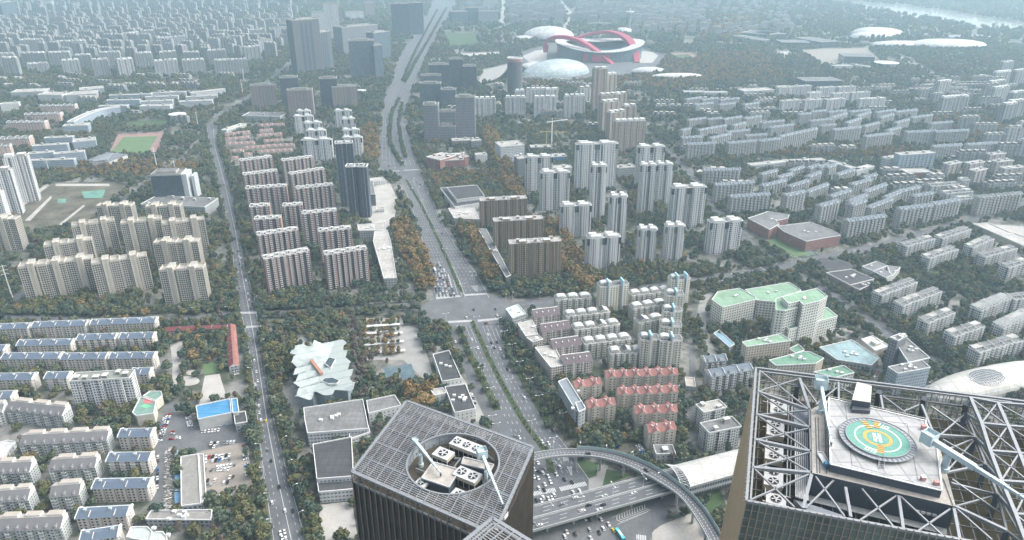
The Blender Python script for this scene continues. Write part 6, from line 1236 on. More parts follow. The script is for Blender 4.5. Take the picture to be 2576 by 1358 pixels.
slabs("arcade", "low dark arcade running along the brown slabs", "arcade", 'e', [([(1030, 370), (1240, 735), (1275, 720), (1090, 370)], 12, "arcade_block")], [plain("dark_arcade", (.09, .09, .10)), M_ROOFG, M_WTRIM], None, 4)
slabs("hall", "white box hall with dark louvred roof", "hall", 'e', [([(745, 62), (855, 205), (1040, 175), (1050, 130), (1000, 40)], 12, "outer_block"), ([(795, 58), (870, 150), (1080, 125), (1020, 40)], 17, "roof_block")], [FA['lowwhite'], M_ROOFD, M_WTRIM], None, 0)
slabs("courtyard_block", "cluttered white block below the louvred hall", "office block", 'e', [([(805, 215), (850, 290), (1040, 300), (1000, 210)], 9, "main_block")], [FA['lowwhite'], M_ROOFL, M_WTRIM], None, 6)
slabs("shopping_hall", "long low hall with pale tiled roof beside parked cars", "hall", 'e', [([(240, 465), (320, 745), (415, 740), (370, 460), (345, 380), (250, 390)], 15, "main_block"), ([(120, 340), (130, 385), (335, 380), (330, 322)], 13, "north_block")], [FA['lowgrey'], M_ROOFL, M_WTRIM], None, 9)
slabs("office_block", "low grey block between the blue tower and the forecourt", "office block", 'e', [([(175, 20), (185, 110), (255, 110), (235, 5)], 20, "main_block")], [FA['offblue'], M_ROOFG, M_WTRIM], None, 0)
building('flat', 'e', 225, 15, 330, 5, 22, "low white gate building on the forecourt", "gatehouse", "gatehouse", None, 7, None, fa='lowwhite', bay=0, huts=0); building('flat', 'e', 265, 225, 322, 222, 9, "small white kiosk on the forecourt", "kiosk", "kiosk", None, 5, None, fa='lowwhite', bay=0, huts=0)
# lower middle
slabs("art_museum", "grey flat roofed art museum with pale parapets", "museum", 'h', [([(-275, 460), (-255, 555), (205, 520), (160, 300), (-285, 365)], 15, "north_wing"), ([(40, 460), (65, 600), (215, 545), (180, 430)], 11, "east_wing")], [FA['school'], M_ROOFG, M_WTRIM], None, 5)
slabs("art_museum_annex", "dark roofed square annex of the art museum", "museum", 'h', [([(-215, 640), (-185, 900), (90, 880), (75, 585)], 15, "main_block"), ([(-185, 905), (-170, 1000), (105, 975), (95, 885)], 11, "portico")], [FA['school'], M_ROOFD, M_WTRIM], None, 0)
slabs("lecture_hall", "plain grey flat roofed hall behind the dark tower", "hall", 'h', [([(190, 310), (205, 405), (450, 345), (400, 268)], 12, "main_block")], [FA['lowwhite'], M_ROOFG, M_WTRIM], None, 0)
slabs("shop_row", "low shop row with black roof and white sheet", "shop row", 'h', [([(690, -40), (760, 165), (905, 140), (810, -70)], 9, "main_block")], [FA['lowwhite'], M_ROOFD, M_WTRIM], None, 3)
slabs("shop_row", "low black roofed block dotted with white roof units", "shop row", 'h', [([(780, 205), (855, 400), (1010, 370), (935, 185)], 9, "main_block")], [FA['lowwhite'], M_ROOFD, M_WTRIM], None, 7)
slabs("gate_house", "small white crenellated gatehouse behind the black roofs", "gatehouse", 'h', [([(670, 225), (700, 270), (790, 250), (765, 215)], 9, "main_block")], [FA['lowwhite'], M_ROOFL, M_WTRIM], None, 0)
# lower left odd buildings
slabs("sports_hall", "sports hall with bright blue sheet roof", "hall", 'g', [([(1480, 350), (1495, 450), (1745, 400), (1735, 295)], 12, "main_block"), ([(1747, 295), (1757, 402), (1800, 395), (1790, 292)], 12, "side_block")], [plain("pale_hall_wall", (.50, .51, .50)), plain("bright_blue_roof", (.075, .27, .49), .6, 0, .14, .15, (2.5, 12)), M_WTRIM])
slabs("annex", "small annex with black roof beside the blue sports hall", "annex", 'g', [([(1765, 405), (1775, 485), (1865, 470), (1850, 390)], 9, "main_block")], [FA['lowgrey'], M_ROOFD, M_WTRIM])
slabs("warehouse", "long bare concrete roofed warehouse beside the car park", "warehouse", 'g', [([(1365, 735), (1370, 1105), (1515, 1085), (1495, 712)], 8, "main_block"), ([(1500, 715), (1525, 1080), (1555, 1030), (1535, 715)], 6, "side_block")], [FA['lowgrey'], plain("stained_concrete_roof", (.25, .245, .23), .95, 0, .25, .2), M_WTRIM])
slabs("long_shed", "long low grey shed beside the gravel car park", "shed", 'g', [([(1140, 1140), (1100, 1205), (1590, 1210), (1600, 1135)], 7, "main_block")], [FA['lowgrey'], plain("stained_concrete_roof", (.25, .245, .23)), M_WTRIM], None, 6)
_kg = slabs("kindergarten", "cream school with rainbow painted roof court", "kindergarten", 'g', [([(1000, 400), (1030, 425), (1160, 405), (1175, 320), (1060, 280)], 12, "main_block"), ([(1080, 275), (1175, 310), (1225, 270), (1215, 240), (1130, 240)], 10, "rear_block")], [plain("kinder_wall", (.55, .53, .46)), plain("teal_roof_court", (.17, .27, .23), .85, 0, .25, .2), M_WTRIM])
for pp, m_ in (([(1075, 300), (1100, 330), (1165, 320), (1130, 285)], plain("play_red", (.50, .16, .16), .85)), ([(1050, 345), (1100, 365), (1150, 350), (1095, 332)], plain("play_green", (.16, .45, .26), .85))):
    b = MB(); b.prism([(v.x - _kg.location.x, v.y - _kg.location.y) for v in PP('g', pp, 12.1)], 12.02, 12.1); b.build("play_surface", m_, _kg)
slabs("white_villa", "white stepped villa with rounded end at the bottom edge", "villa", 'g', [([(955, 1345), (990, 1265), (1110, 1262), (1150, 1300), (1130, 1370)], 12, "main_block"), ([(1130, 1370), (1160, 1305), (1230, 1300), (1262, 1350), (1240, 1400)], 9, "round_wing")], [FA['lowwhite'], plain("pale_green_roof", (.42, .47, .44)), M_WTRIM], None, 2)
slabs("white_hall", "bright white roofed hall at the left edge", "hall", 'g', [([(-60, 640), (-60, 750), (20, 740), (115, 620), (60, 610)], 8, "main_block")], [FA['lowwhite'], plain("bright_white_roof", (.62, .63, .62), .7, 0, .1, .2, (6, 6)), M_WTRIM])
def redrow(t, pts, wd, h, label):
    p = PP(t, pts, h)
    for k in range(len(p) - 1):
        a, c = p[k], p[k + 1]; d = c - a; ang = atan2(d.y, d.x); r = thing("arcade", label[k], "arcade", (a.x, a.y, 0), ang, "red roofed arcades"); L = d.length; b = MB(); b.box(0, L, -wd / 2, wd / 2, 0, h - 2); b.build("wall", FA['lowgrey'], r)
        b = MB(); n = max(1, int(L / 16))
        for j in range(n):
            x0, x1 = j * L / n + .2, (j + 1) * L / n - .5; b.face([(x0, -wd / 2 - .5, h - 2.2), (x1, -wd / 2 - .5, h - 2.2), (x1, 0, h + 1), (x0, 0, h + 1)], 0); b.face([(x0, 0, h + 1), (x1, 0, h + 1), (x1, wd / 2 + .5, h - 2.2), (x0, wd / 2 + .5, h - 2.2)], 1); b.face([(x0, -wd / 2, h - 2.2), (x0, 0, h + .9), (x0, wd / 2, h - 2.2)], 2); b.face([(x1, -wd / 2, h - 2.2), (x1, wd / 2, h - 2.2), (x1, 0, h + .9)], 2)
        b.build("roof", [plain("park_red_roof", (.21, .066, .07), .8, 0, .2, .4, (4, 30)), plain('park_orange_roof', (.34, .16, .13), .8, 0, .2, .4, (4, 30)), M_WTRIM], r); foot_occ(Vector((a.x, a.y, 0)), ang, L, wd / 2)
redrow('d', [(1240, 1115), (1720, 1095)], 9, 8, ["long red roofed arcade along the cross street"]); redrow('d', [(1738, 1085), (1762, 1395)], 10, 8, ["red roofed arcade along the park avenue"])
FA['rk'] = M_ROOFG
for k, (x, y, x2, y2) in enumerate(((905, 1075), (0, 0)) and ((185, 1095, 440, 1078), (160, 1150, 300, 1140), (320, 1160, 460, 1140), (170, 1235, 470, 1205), (200, 1300, 300, 1285), (320, 1290, 480, 1272))):
    a, c = P('e', x, y, 3.2), P('e', x2, y2, 3.2); d = c - a; r = thing("carport", "white roofed carport, %s from the crossing among the orange trees" % ORD[k].replace('nearest', 'first'), "carport", (a.x, a.y, 0), atan2(d.y, d.x), "carports in the coach park"); b = MB(); b.box(0, d.length, -4.5, 0, 3.0, 3.25); b.build("roof", M_PERG, r); b = MB()
    for j in range(int(d.length / 6) + 1): b.bar((j * 6, -.5, 0), (j * 6, -.5, 3), .2)
    b.build("post_row", M_STEEL, r); occupy([(a.x, a.y - 5), (c.x, c.y - 5), (c.x, c.y), (a.x, a.y)], 3)
for k, e in enumerate((((160, 55), (205, 225)), ((-0, 0), (0, 0)))[:1]):
    a, c = P('h', *e[0], 3.2), P('h', *e[1], 3.2); d = c - a; r = thing("carport", "stained white carport beside the folded roof museum", "carport", (a.x, a.y, 0), atan2(d.y, d.x), "carports in the coach park"); b = MB(); b.box(0, d.length, 0, 6, 3.0, 3.25); b.build("roof", M_PERG, r); b = MB(); b.bar((0, 3, 0), (0, 3, 3), .2); b.bar((d.length, 3, 0), (d.length, 3, 3), .2); b.build("post_row", M_STEEL, r)
# folded roof museum
def museum():
    z = 18.0; zz = lambda x, y, s: D('D', (1080 + x / 3.22) / 1.5906, (1320 + y / 3.22) / 1.5906)
    Lf = [(570, 140), (260, 300), (440, 185), (270, 420), (320, 410), (290, 575), (380, 570), (298, 692), (390, 725), (318, 862), (530, 890)]
    outl = [(570, 140), (680, 160), (770, 155), (885, 115), (985, 155), (930, 250), (1015, 245), (960, 360), (1050, 398), (990, 510), (1080, 505), (1020, 635), (1105, 670), (1050, 800), (920, 770), (835, 775), (795, 825), (690, 830), (575, 805), (530, 890), (318, 862), (390, 725), (298, 692), (380, 570), (290, 575), (350, 470), (265, 420), (335, 305), (258, 302), (330, 205), (430, 183), (525, 210)]
    W = lambda x, y, h=z: PD((1080 + x / 3.22) / 1.5906, (1320 + y / 3.22) / 1.5906, h)
    c0 = W(680, 500); o = Vector((c0.x, c0.y, 0)); r = thing("folded_museum", "pale museum with folded zigzag roof and two dark light wells", "museum", o); pts = [W(*p) for p in outl]
    # ridge and valley folds run across the roof: cut the outline into strips and raise alternate folds
    d = (W(985, 155) - W(570, 140)); d = (W(1015, 245) - W(300, 400)).normalized(); nrm = Vector((-d.y, d.x, 0)); occupy([(p.x, p.y) for p in pts], 2)
    me = bmesh.new(); vs = [me.verts.new((p.x - o.x, p.y - o.y, z)) for p in pts]; me.faces.new(vs)
    v = [nrm.dot(p - c0) for p in pts]; lo_, hi_ = min(v), max(v); n = 9; st = (hi_ - lo_) / n
    for k in range(1, 2 * n):
        bmesh.ops.bisect_plane(me, geom=me.verts[:] + me.edges[:] + me.faces[:], plane_co=(c0 - o) + nrm * (lo_ + k * st / 2), plane_no=nrm)
    for q in me.verts:
        s = (nrm.dot(Vector((q.co.x, q.co.y, 0)) + o - Vector((c0.x, c0.y, 0))) - lo_) / st; q.co.z = z + 2.6 * (abs((s % 1.0) - .5) * 2) - 1.2
    m2 = bpy.data.meshes.new("folded_roof"); bmesh.ops.recalc_face_normals(me, faces=me.faces[:]); 
    for f in me.faces:
        if f.normal.z < 0: f.normal_flip()
    me.to_mesh(m2); me.free(); m2.materials.append(plain("pale_green_white_roof", (.47, .53, .52), .5, 0, .08, .05, (500, 3.2))); ob = bpy.data.objects.new("folded_roof", m2); COL.objects.link(ob); ob.parent = r
    b = MB(); q = [(c0.x + (p.x - c0.x) * .86 - o.x, c0.y + (p.y - c0.y) * .86 - o.y) for p in pts]; b.prism(q, 0, z - 1.6); b.build("wall", plain("museum_wall", (.26, .31, .34), .6, 0, .1, .1), r)
    for pp, nm in (([(705, 430), (755, 350), (845, 372), (780, 488)], "light_well"), ([(665, 660), (700, 620), (805, 612), (895, 650), (860, 685), (760, 690)], "light_well")):
        b = MB(); b.face([(W(x, y, z + 1.9).x - o.x, W(x, y, z + 1.9).y - o.y, z + 1.9) for x, y in pp][::-1]); b.ring([(W(x, y, z + 1.9).x - o.x, W(x, y, z + 1.9).y - o.y) for x, y in pp], .4, z + .5, z + 2.1, 1); b.build(nm, [plain("well_dark", (.05, .075, .085), .3, 0, .3, .2), M_WTRIM], r)
    b = MB(); a, c = W(530, 390, z + 2), W(665, 565, z + 2); b.bar((a.x - o.x, a.y - o.y, z + 2), (c.x - o.x, c.y - o.y, z + 2), 3.2, 2.2); b.build("roof_box", plain("terracotta", (.36, .19, .14), .8), r)
    for x, y in ((420, 445), (420, 540), (520, 600), (405, 640), (570, 685), (455, 720)): b = MB(); a, c = W(x - 45, y + 18, z + 1.9), W(x + 45, y - 18, z + 1.9); b.bar((a.x - o.x, a.y - o.y, z + 1.5), (c.x - o.x, c.y - o.y, z + 1.5), 1.4, .9); b.build("rooflight", plain("grey_rooflight", (.33, .36, .37)), r)
museum()
# ------------------------------------------------------------------ stadium, domes and the far city
M_DOMEW = plain("white_dome_sheet", (0.62, 0.62, 0.61), .5, 0, .08, .01, (22, 22)); M_DOMEG = plain("glass_dome", (.42, .50, .52), .35, 0, .1, .02, (18, 18)); M_REDARCH = plain("red_arch_paint", (.38, .06, .11), .6, 0, .1, .01); M_REDWALL = plain("red_screen", (.46, .05, .11), .7, 0, .1, .02)
def dome(name, label, cat, c, rx, ry, h, ang=0.0, mat=None, z0=0.0, skirt=None, pw=1.0, group=None):
    r = thing(name, label, cat, (c[0], c[1], 0), ang, group); b = MB(); nu, nv = 32, 8
    def q(i, k): a = 2 * pi * i / nu; e = (pi / 2) * k / nv; return (rx * cos(a) * cos(e) ** pw, ry * sin(a) * cos(e) ** pw, z0 + h * sin(e))
    for i in range(nu):
        for k in range(nv):
            if k < nv - 1: b.face([q(i, k), q(i + 1, k), q(i + 1, k + 1), q(i, k + 1)])
            else: b.face([q(i, k), q(i + 1, k), (0, 0, z0 + h)])
    b.build("dome_roof", mat or M_DOMEW, r, True)
    if z0 > 0:
        b = MB(); b.prism([(rx * .9 * cos(2 * pi * i / 28), ry * .9 * sin(2 * pi * i / 28)) for i in range(28)], 0, z0 + .3); b.build("base_wall", skirt or FA['offdark'], r)
    ux, uy = local(0, ang); occupy([(c[0] + ux.x * rx * cos(2 * pi * i / 20) + uy.x * ry * sin(2 * pi * i / 20), c[1] + ux.y * rx * cos(2 * pi * i / 20) + uy.y * ry * sin(2 * pi * i / 20)) for i in range(20)], 2); return r
def stadium():
    c = Vector((345, 2960, 0)); RX, RY = 172.0, 178.0; r = thing("stadium", "round stadium with white ring roof and two leaning red arches", "stadium", c)
    E = lambda a, f: (RX * f * cos(a), RY * f * sin(a)); n = 64; A = [2 * pi * k / n for k in range(n)]
    hi = lambda a: 54 + 8 * cos(2 * a) + 4 * sin(a)
    b = MB(); u = 0
    for k in range(n):
        a, e = A[k], A[(k + 1) % n]; p, q = E(a, .97), E(e, .97); u2 = u + 17; b.face([(*p, 0), (*q, 0), (*q, hi(e) - 5), (*p, hi(a) - 5)], 0, [(u, 0), (u2, 0), (u2, 40), (u, 40)]); u = u2
    b.build("outer_wall", FA['offblue'], r)
    b = MB()
    for k in range(n):
        a, e = A[k], A[(k + 1) % n]; g = lambda t_: .67 + .10 * cos(2 * t_ + .3)
        o0, o1, i0, i1 = E(a, 1.02), E(e, 1.02), E(a, g(a)), E(e, g(e)); b.face([(*o0, hi(a) - 3), (*o1, hi(e) - 3), (*i1, hi(e) - 7), (*i0, hi(a) - 7)]); b.face([(*o0, hi(a) - 5), (*o1, hi(e) - 5), (*i1, hi(e) - 9), (*i0, hi(a) - 9)][::-1]); b.face([(*o0, hi(a) - 5), (*o1, hi(e) - 5), (*o1, hi(e) - 3), (*o0, hi(a) - 3)])
    b.build("ring_roof", M_DOMEW, r, True)
    b = MB()
    for t0, t1, z0, z1 in ((.90, .68, 34, 24), (.68, .50, 20, 9), (.50, .38, 8, 2)):
        for k in range(n): a, e = A[k], A[(k + 1) % n]; b.face([(*E(a, t0), z0), (*E(e, t0), z0), (*E(e, t1), z1), (*E(a, t1), z1)])
    b.build("stands", plain("grey_blue_seats", (.20, .25, .30), .8, 0, .25, .02), r)
    b = MB(); b.face([(*E(a, .38), 2.1) for a in A]); b.build("field", M_PITCH, r)
    for a0, a1, z1 in ((-2.05, -1.94, 30), (-1.84, -1.46, 29), (-2.98, -2.90, 40)):
        b = MB()
        for j in range(6): s, e = a0 + (a1 - a0) * j / 6, a0 + (a1 - a0) * (j + 1) / 6; b.face([(*E(s, .985), 3), (*E(e, .985), 3), (*E(e, .985), z1), (*E(s, .985), z1)])
        b.build("red_screen", M_REDWALL, r)
    for pts in (((1372, 132, 2900), (1373, 112, 2900), (1380, 99, 2898), (1398, 93.5, 2890), (1425, 94, 2875), (1455, 102, 2860), (1480, 115, 2840), (1505, 132, 2810), (1545, 166, 2755)), ((1446, 99, 3140), (1470, 89, 3150), (1500, 82.5, 3140), (1530, 81, 3100), (1560, 88, 3040), (1582, 102, 2960), (1597, 128, 2870), (1602, 158, 2790))):
        P3 = []
        for x, y, Y in pts: d = ray(x, y); t_ = Y / d[1]; P3.append(Vector((d[0] * t_, Y, H + d[2] * t_)) - c)
        P3 = smooth_line(P3, 8); b = MB(); n_ = len(P3)
        for k in range(n_ - 1):
            w0, w1 = (18 + 14 * sin(pi * k / n_)), 0; b.bar(P3[k], P3[k + 1], w0, w0 * .4)
        b.build("red_arch", M_REDARCH, r)
    occupy([(c.x + 1.05 * RX * cos(a), c.y + 1.05 * RY * sin(a)) for a in A], 2)
stadium()
def G2(x, y): p = PD(x, y); return (p.x, p.y)
dome("sports_hall", "smooth glass dome hall below the stadium", "hall", G2(1398, 188), 135, 62, 52, radians(32), M_DOMEG); dome("annex_hall", "low white disc roofed hall beside the glass dome", "hall", G2(1350, 172), 62, 40, 16, .2, M_DOMEW, 6)
dome("sports_hall", "white shell roofed hall left of the stadium", "hall", G2(1380, 100), 118, 100, 46, -.1, M_DOMEW, 14); dome("annex_hall", "low white wing beside the white shell hall", "hall", G2(1325, 103), 70, 48, 14, -.3, M_DOMEW, 10); dome("annex_hall", "small white hall behind the red arches", "hall", G2(1568, 86), 45, 45, 18, 0, M_DOMEW, 14)
dome("swim_hall", "white oval hall right of the glass dome", "hall", G2(1632, 184), 62, 30, 16, 0, M_DOMEW, 5); dome("tennis_hall", "long white barrel hall below the far track", "hall", G2(1700, 199), 95, 26, 16, .12, M_DOMEW, 3, None, .6)
for k, (x, y, rx, ry, h, lb) in enumerate(((2205, 91, 122, 95, 30, "upper white shell of the twin stacked domes"), (2192, 99, 105, 60, 22, "lower white shell of the twin stacked domes"), (2268, 117, 130, 55, 14, "flat white shell between the other domes"), (2380, 119, 165, 85, 24, "largest white shell dome by the river"), (2432, 98, 120, 45, 8, "grey flat dome behind the largest white shell"))):
    dome("shell_dome", lb, "dome", G2(x, y), rx, ry, h, 0, M_DOMEW if k < 4 else M_STEEL, 9, None, .7, "white shell domes")
for e, dp, h_, lb, fa in (((430, 245, 640, 262), 130, 26, "dark expo hall nearest the woods", 'offdark'), ((640, 262, 780, 255), 130, 26, "middle dark expo hall", 'offdark'), ((745, 320, 960, 322), 90, 24, "front dark expo hall", 'offdark'), ((850, 285, 1040, 318), 90, 24, "farthest dark expo hall", 'offdark'), ((380, 270, 590, 305), 60, 20, "low pale fronted expo hall", 'offgrey'), ((1220, 425, 1450, 430), 90, 24, "green black slab by the white drum", 'offdark'), ((922, 612, 1195, 608), 60, 30, "black box shaped hall behind the white flats", 'offdark'), ((10, 695, 160, 695), 22, 16, "white banded hall below the woods", 'school'), ((160, 700, 340, 700), 22, 16, "second white banded hall below the woods", 'school'), ((460, 690, 690, 680), 40, 18, "pale hall with grey glass front", 'school'), ((730, 660, 830, 655), 22, 18, "small pale hall left of the white flats", 'school'), ((1145, 500, 1285, 495), 25, 18, "white gallery block beside the white drum", 'school'), ((1290, 490, 1400, 505), 22, 14, "low white gallery wing", 'school'), ((2275, 590, 2360, 575), 40, 12, "white roofed hall among the right trees", 'lowwhite')):
    building('flat', 'c', *e, dp, lb, "exhibition_hall", "hall", "halls of the sports park", h_, None, fa=fa, bay=0, huts=0, roof=M_ROOFG if fa in ('offdark', 'offgrey') else M_ROOFL)
for e, dp, h_, lb in (((-10, 0, 0, 0), 0, 0, ""),)[:0]: pass
# towers along the far avenue
for e, bb, dp, lb, fa in (((50, 310, 242, 306), 600, 45, "dark glass office tower left of the avenue", 'offblue'), ((242, 345, 305, 340), 600, 30, "lower dark glass wing beside the avenue", 'offblue'), ((240, 250, 362, 235), 470, 40, "grey blue tower behind the dark glass tower", 'offblue'), ((0, 210, 272, 185), 420, 60, "broad grey office slab with flat roof", 'offgrey'), ((372, 30, 505, 28), 300, 45, "hazy blue skyscraper left of the far avenue", 'offdark'), ((500, 22, 612, 20), 260, 40, "second hazy blue skyscraper left of the far avenue", 'offdark'), ((475, 125, 526, 122), 255, 30, "narrow pale office beside the hazy skyscrapers", 'offgrey'), ((835, 90, 952, 85), 200, 45, "dark blue block right of the far avenue", 'offdark'), ((1035, 88, 1175, 85), 195, 45, "mauve grey block right of the far avenue", 'offgrey'), ((1070, 5, 1180, 3), 90, 40, "pale block behind the mauve grey block", 'fargrey'), ((945, 60, 1030, 58), 190, 40, "dark low block between two far blocks", 'offdark'), ((1315, 150, 1560, 148), 195, 50, "long grey convention hall behind the stadium", 'offgrey'), ((30, 92, 165, 88), 165, 40, "white gridded block at the far left of the avenue", 'whitet'), ((170, 20, 245, 18), 140, 35, "far tower with red edge", 'mauve'), ((1860, 180, 2050, 178), 215, 40, "long pale hall behind the red arches", 'fargrey')):
    building('tower', 'b', *e, dp, lb, "office_tower", "office tower", "far office towers", None, bb, fa=fa)
for e, bb, lb in (((2440, 30, 2550, 28), 300, "tall pale office behind the grey twin skyscrapers"), ((2350, 95, 2460, 92), 280, "pale office block behind the grey twin skyscrapers"), ((0, 20, 110, 12), 190, "blue grey skyscraper at the top left corner"), ((270, 5, 390, 3), 80, "far pale tower at the top left"), ((1945, 305, 2050, 300), 410, "white gridded block right of the left estates"), ((2030, 215, 2190, 210), 320, "wide white gridded slab left of the twin skyscrapers")):
    building('tower', 'a', *e, 34, lb, "office_tower", "office tower", "far office towers", None, bb, fa='offblue' if 'corner' in lb else 'whitet')
estate('far', "grey high-rise", "before the far left estates", "grey high-rises at the far left", 18, [('a', [(0, 440, 118, 438, {'b': 580}), (200, 487, 360, 478, {'b': 552}), (460, 460, 592, 452, {'b': 582}), (690, 455, 812, 448, {'b': 590}), (880, 455, 1002, 442, {'b': 592}), (1160, 465, 1340, 452, {'b': 592}), (1370, 460, 1542, 450, {'b': 578}), (1610, 460, 1862, 450, {'b': 592})]), ('a', [(-20, 410, 100, 405), (150, 405, 330, 400), (360, 400, 520, 395), (560, 420, 680, 415), (740, 400, 900, 395), (1010, 405, 1140, 400), (1200, 398, 1330, 390), (1380, 400, 1500, 395), (1560, 385, 1700, 380), (1840, 360, 1962, 350)]),
  ('a', [(140, 305, 320, 300), (410, 315, 640, 310), (920, 255, 1050, 245), (1060, 235, 1160, 230), (1180, 290, 1300, 285), (1310, 280, 1400, 275), (1610, 270, 1700, 262), (1730, 280, 1850, 275), (1880, 230, 1985, 225)])], h=55, side=-1)
def obs_tower():
    p = G2(1581, 84); h = rise(84, 27); r = thing("lookout_tower", "slender lookout tower with disc top behind the stadium", "tower", (p[0], p[1], 0)); b = MB(); b.cyl((0, 0), 7, 0, h - 12, 16); b.build("shaft", M_STEEL, r); b = MB(); b.cyl((0, 0), 9, h - 14, h - 7, 20, 0, None, 20); b.cyl((0, 0), 20, h - 7, h - 3, 24); b.cyl((0, 0), 3, h - 3, h + 12, 8); b.build("disc_top", M_PERG, r)
obs_tower()
# --- anonymous far city
rg = random.Random(11)
ZON = [  # x0, x1, y0, y1 in photograph, kind, fill, heights, place, dx, dy
 (-40, 720, 118, 148, 'fargrey', .70, (38, 62), "in the left middle distance", 52, 70), (-60, 735, 60, 118, 'fargrey', .78, (40, 70), "in the far left estates", 58, 85), (-80, 740, 14, 60, 'farpink', .66, (35, 80), "in the hazy left distance", 75, 130), (-100, 1000, -20, 14, 'fargrey', .6, (40, 100), "on the hazy left skyline", 110, 240),
 (1290, 1640, 22, 66, 'whitet', .72, (50, 80), "beyond the long convention hall", 60, 95), (1590, 1770, 28, 90, 'fargrey', .62, (30, 60), "right of the lookout tower", 55, 85), (1640, 2010, 6, 62, 'farpink', .55, (18, 40), "beside the river woods", 70, 110), (1290, 2050, -20, 18, 'fargrey', .55, (40, 90), "on the hazy middle skyline", 100, 230), (1120, 1290, -10, 60, 'fargrey', .5, (30, 70), "beside the far avenue", 80, 130),
 (1760, 1990, 70, 96, 'fargrey', .55, (20, 35), "behind the expo halls", 52, 75), (2060, 2575, 20, 75, 'farpink', .06, (8, 18), "on the river bank", 70, 120), (2300, 2480, 205, 262, 'fargrey', .45, (14, 30), "among the right hand trees", 40, 55), (2420, 2600, 190, 420, 'fargrey', .30, (20, 55), "along the right edge", 45, 55), (1650, 2560, 222, 300, 'fargrey', .30, (12, 20), "between the upper right estates", 46, 48), (1700, 2560, 380, 500, 'fargrey', .26, (12, 18), "between the hillside flats", 42, 42), (60, 520, 222, 330, 'fargrey', .16, (10, 18), "between the campus blocks", 46, 46), (0, 600, 196, 224, 'fargrey', .3, (12, 30), "above the campus", 50, 60), (1100, 1600, 205, 330, 'fargrey', .2, (12, 26), "below the stadium woods", 46, 50)]
VAR = {}
def far_mesh(kind, L, dp, h, k):
    key = (kind, k)
    if key not in VAR:
        b = MB(); n = max(1, int(round(L / 15))); w_ = L / n; p = []
        for j in range(n): p += [(j * w_, 0), (j * w_ + w_ * .44, 0), (j * w_ + w_ * .44, 2.5), (j * w_ + w_ * .56, 2.5), (j * w_ + w_ * .56, 0), (j * w_ + w_, 0)]
        p += [(L, dp), (0, dp)]; p = [(x - L / 2, y) for x, y in p]; b.prism(p, 0, h, 0, 1)
        for j in range(n): x = j * w_ - L / 2; b.box(x + w_ * .2, x + w_ * .8, 1, dp * .75, h, h + 4.2, 2, 1)
        o = b.build("distant_flats", [FA[kind], M_ROOFL, M_ROOFG if k % 2 else M_ROOFL]); VAR[key] = (o.data, p, h); bpy.data.objects.remove(o)
    return VAR[key]
FARB = []
for x0, x1, y0, y1, kind, fill, hs, place, dx, dy in ZON:
    if fill <= 0: continue
    Ya, Yb = PD(CX, y1)[1], PD(CX, y0)[1]; Y = Ya; ph = rg.random(); row = 0
    while Y < Yb:
        s0, s1 = (x0 - CX) / F, (x1 - CX) / F; dp_ = Y * _ct + H * _st; X = s0 * dp_ + rg.random() * dx; slope = -.08 if x0 < 900 else .06
        while X < s1 * dp_:
            if rg.random() < fill:
                xx, yy = X + rg.uniform(-8, 8), Y + rg.uniform(-8, 8) + (X * slope if False else 0); k = rg.randrange(5)
                if occ_at(xx, yy) in (0, 9) and occ_at(xx - 14, yy) in (0, 9) and occ_at(xx + 14, yy) in (0, 9): FARB.append((xx, yy, kind, hs, k, place, row))
            X += dx * (1.0 + (.6 if rg.random() < .12 else 0))
        Y += dy; row += 1
def far_dims(kind, hs, k):
    q = random.Random(hash((kind, hs, k)) & 0xffff if False else k * 31 + int(hs[0] * 7 + hs[1])); return q.choice((28, 34, 44, 56)), q.choice((13, 15, 17)), hs[0] + (hs[1] - hs[0]) * (k + .5) / 5
FARB.sort(key=lambda f: f[1]); cntp = {}; rest = MB(); restm = [FA['fargrey'], M_ROOFL]
for i, (x, y, kind, hs, k, place, row) in enumerate(FARB):
    L, dp, h = far_dims(kind, hs, k); me, p, h = far_mesh(kind, L, dp, h, (k, hs)[0] + int(hs[0]) * 10); a = -.10 + .05 * (k - 2) if x < 0 else .05 * (k - 2); a += -.12 if x < -500 else (.1 if x > 600 else 0); occupy([(x - L / 2, y - 2), (x + L / 2, y - 2), (x + L / 2, y + dp + 2), (x - L / 2, y + dp + 2)], 2)
    if i < 290:
        o = bpy.data.objects.new("distant_flats", me); COL.objects.link(o); o.location = (x, y, 0); o.rotation_euler = (0, 0, a); key = (place, row); cntp[key] = cntp.get(key, []); cntp[key].append(o); o["category"] = "flats"; o["group"] = "distant flats " + place
    else:
        c, s = cos(a), sin(a); rest.prism([(x + px * c - py * s, y + px * s + py * c) for px, py in p], 0, h, 0, 1)
        rest.prism([(x + px * .5 * c - (py * .5 + 2) * s, y + px * .5 * s + (py * .5 + 2) * c) for px, py in ((-L / 2, 0), (L / 2, 0), (L / 2, dp), (-L / 2, dp))], h, h + 4, 1, 1)
rows_of = {}
for (place, row), L in cntp.items(): rows_of.setdefault(place, []).append(row)
look = {'fargrey': "pale grey flats", 'farpink': "pinkish flats", 'whitet': "white flats", 'pitch': "grey flats"}
for (place, row), L in cntp.items():
    rr = sorted(rows_of[place]).index(row); L.sort(key=lambda o: abs(o.location.x))
    for j, o in enumerate(L):
        nm = o.data.materials[0].name; lk = "white flats" if 'white' in nm else "pinkish flats" if 'pink' in nm else "pale grey flats"
        o["label"] = "%s, %s the avenue in the %s row %s" % (lk, 'nearest' if j == 0 else ORD[j] + ' from', ORD[rr], place)
o = rest.build("far_city", restm); tag(o, "hazy mass of high-rise housing along the skyline", None, None, 'stuff')
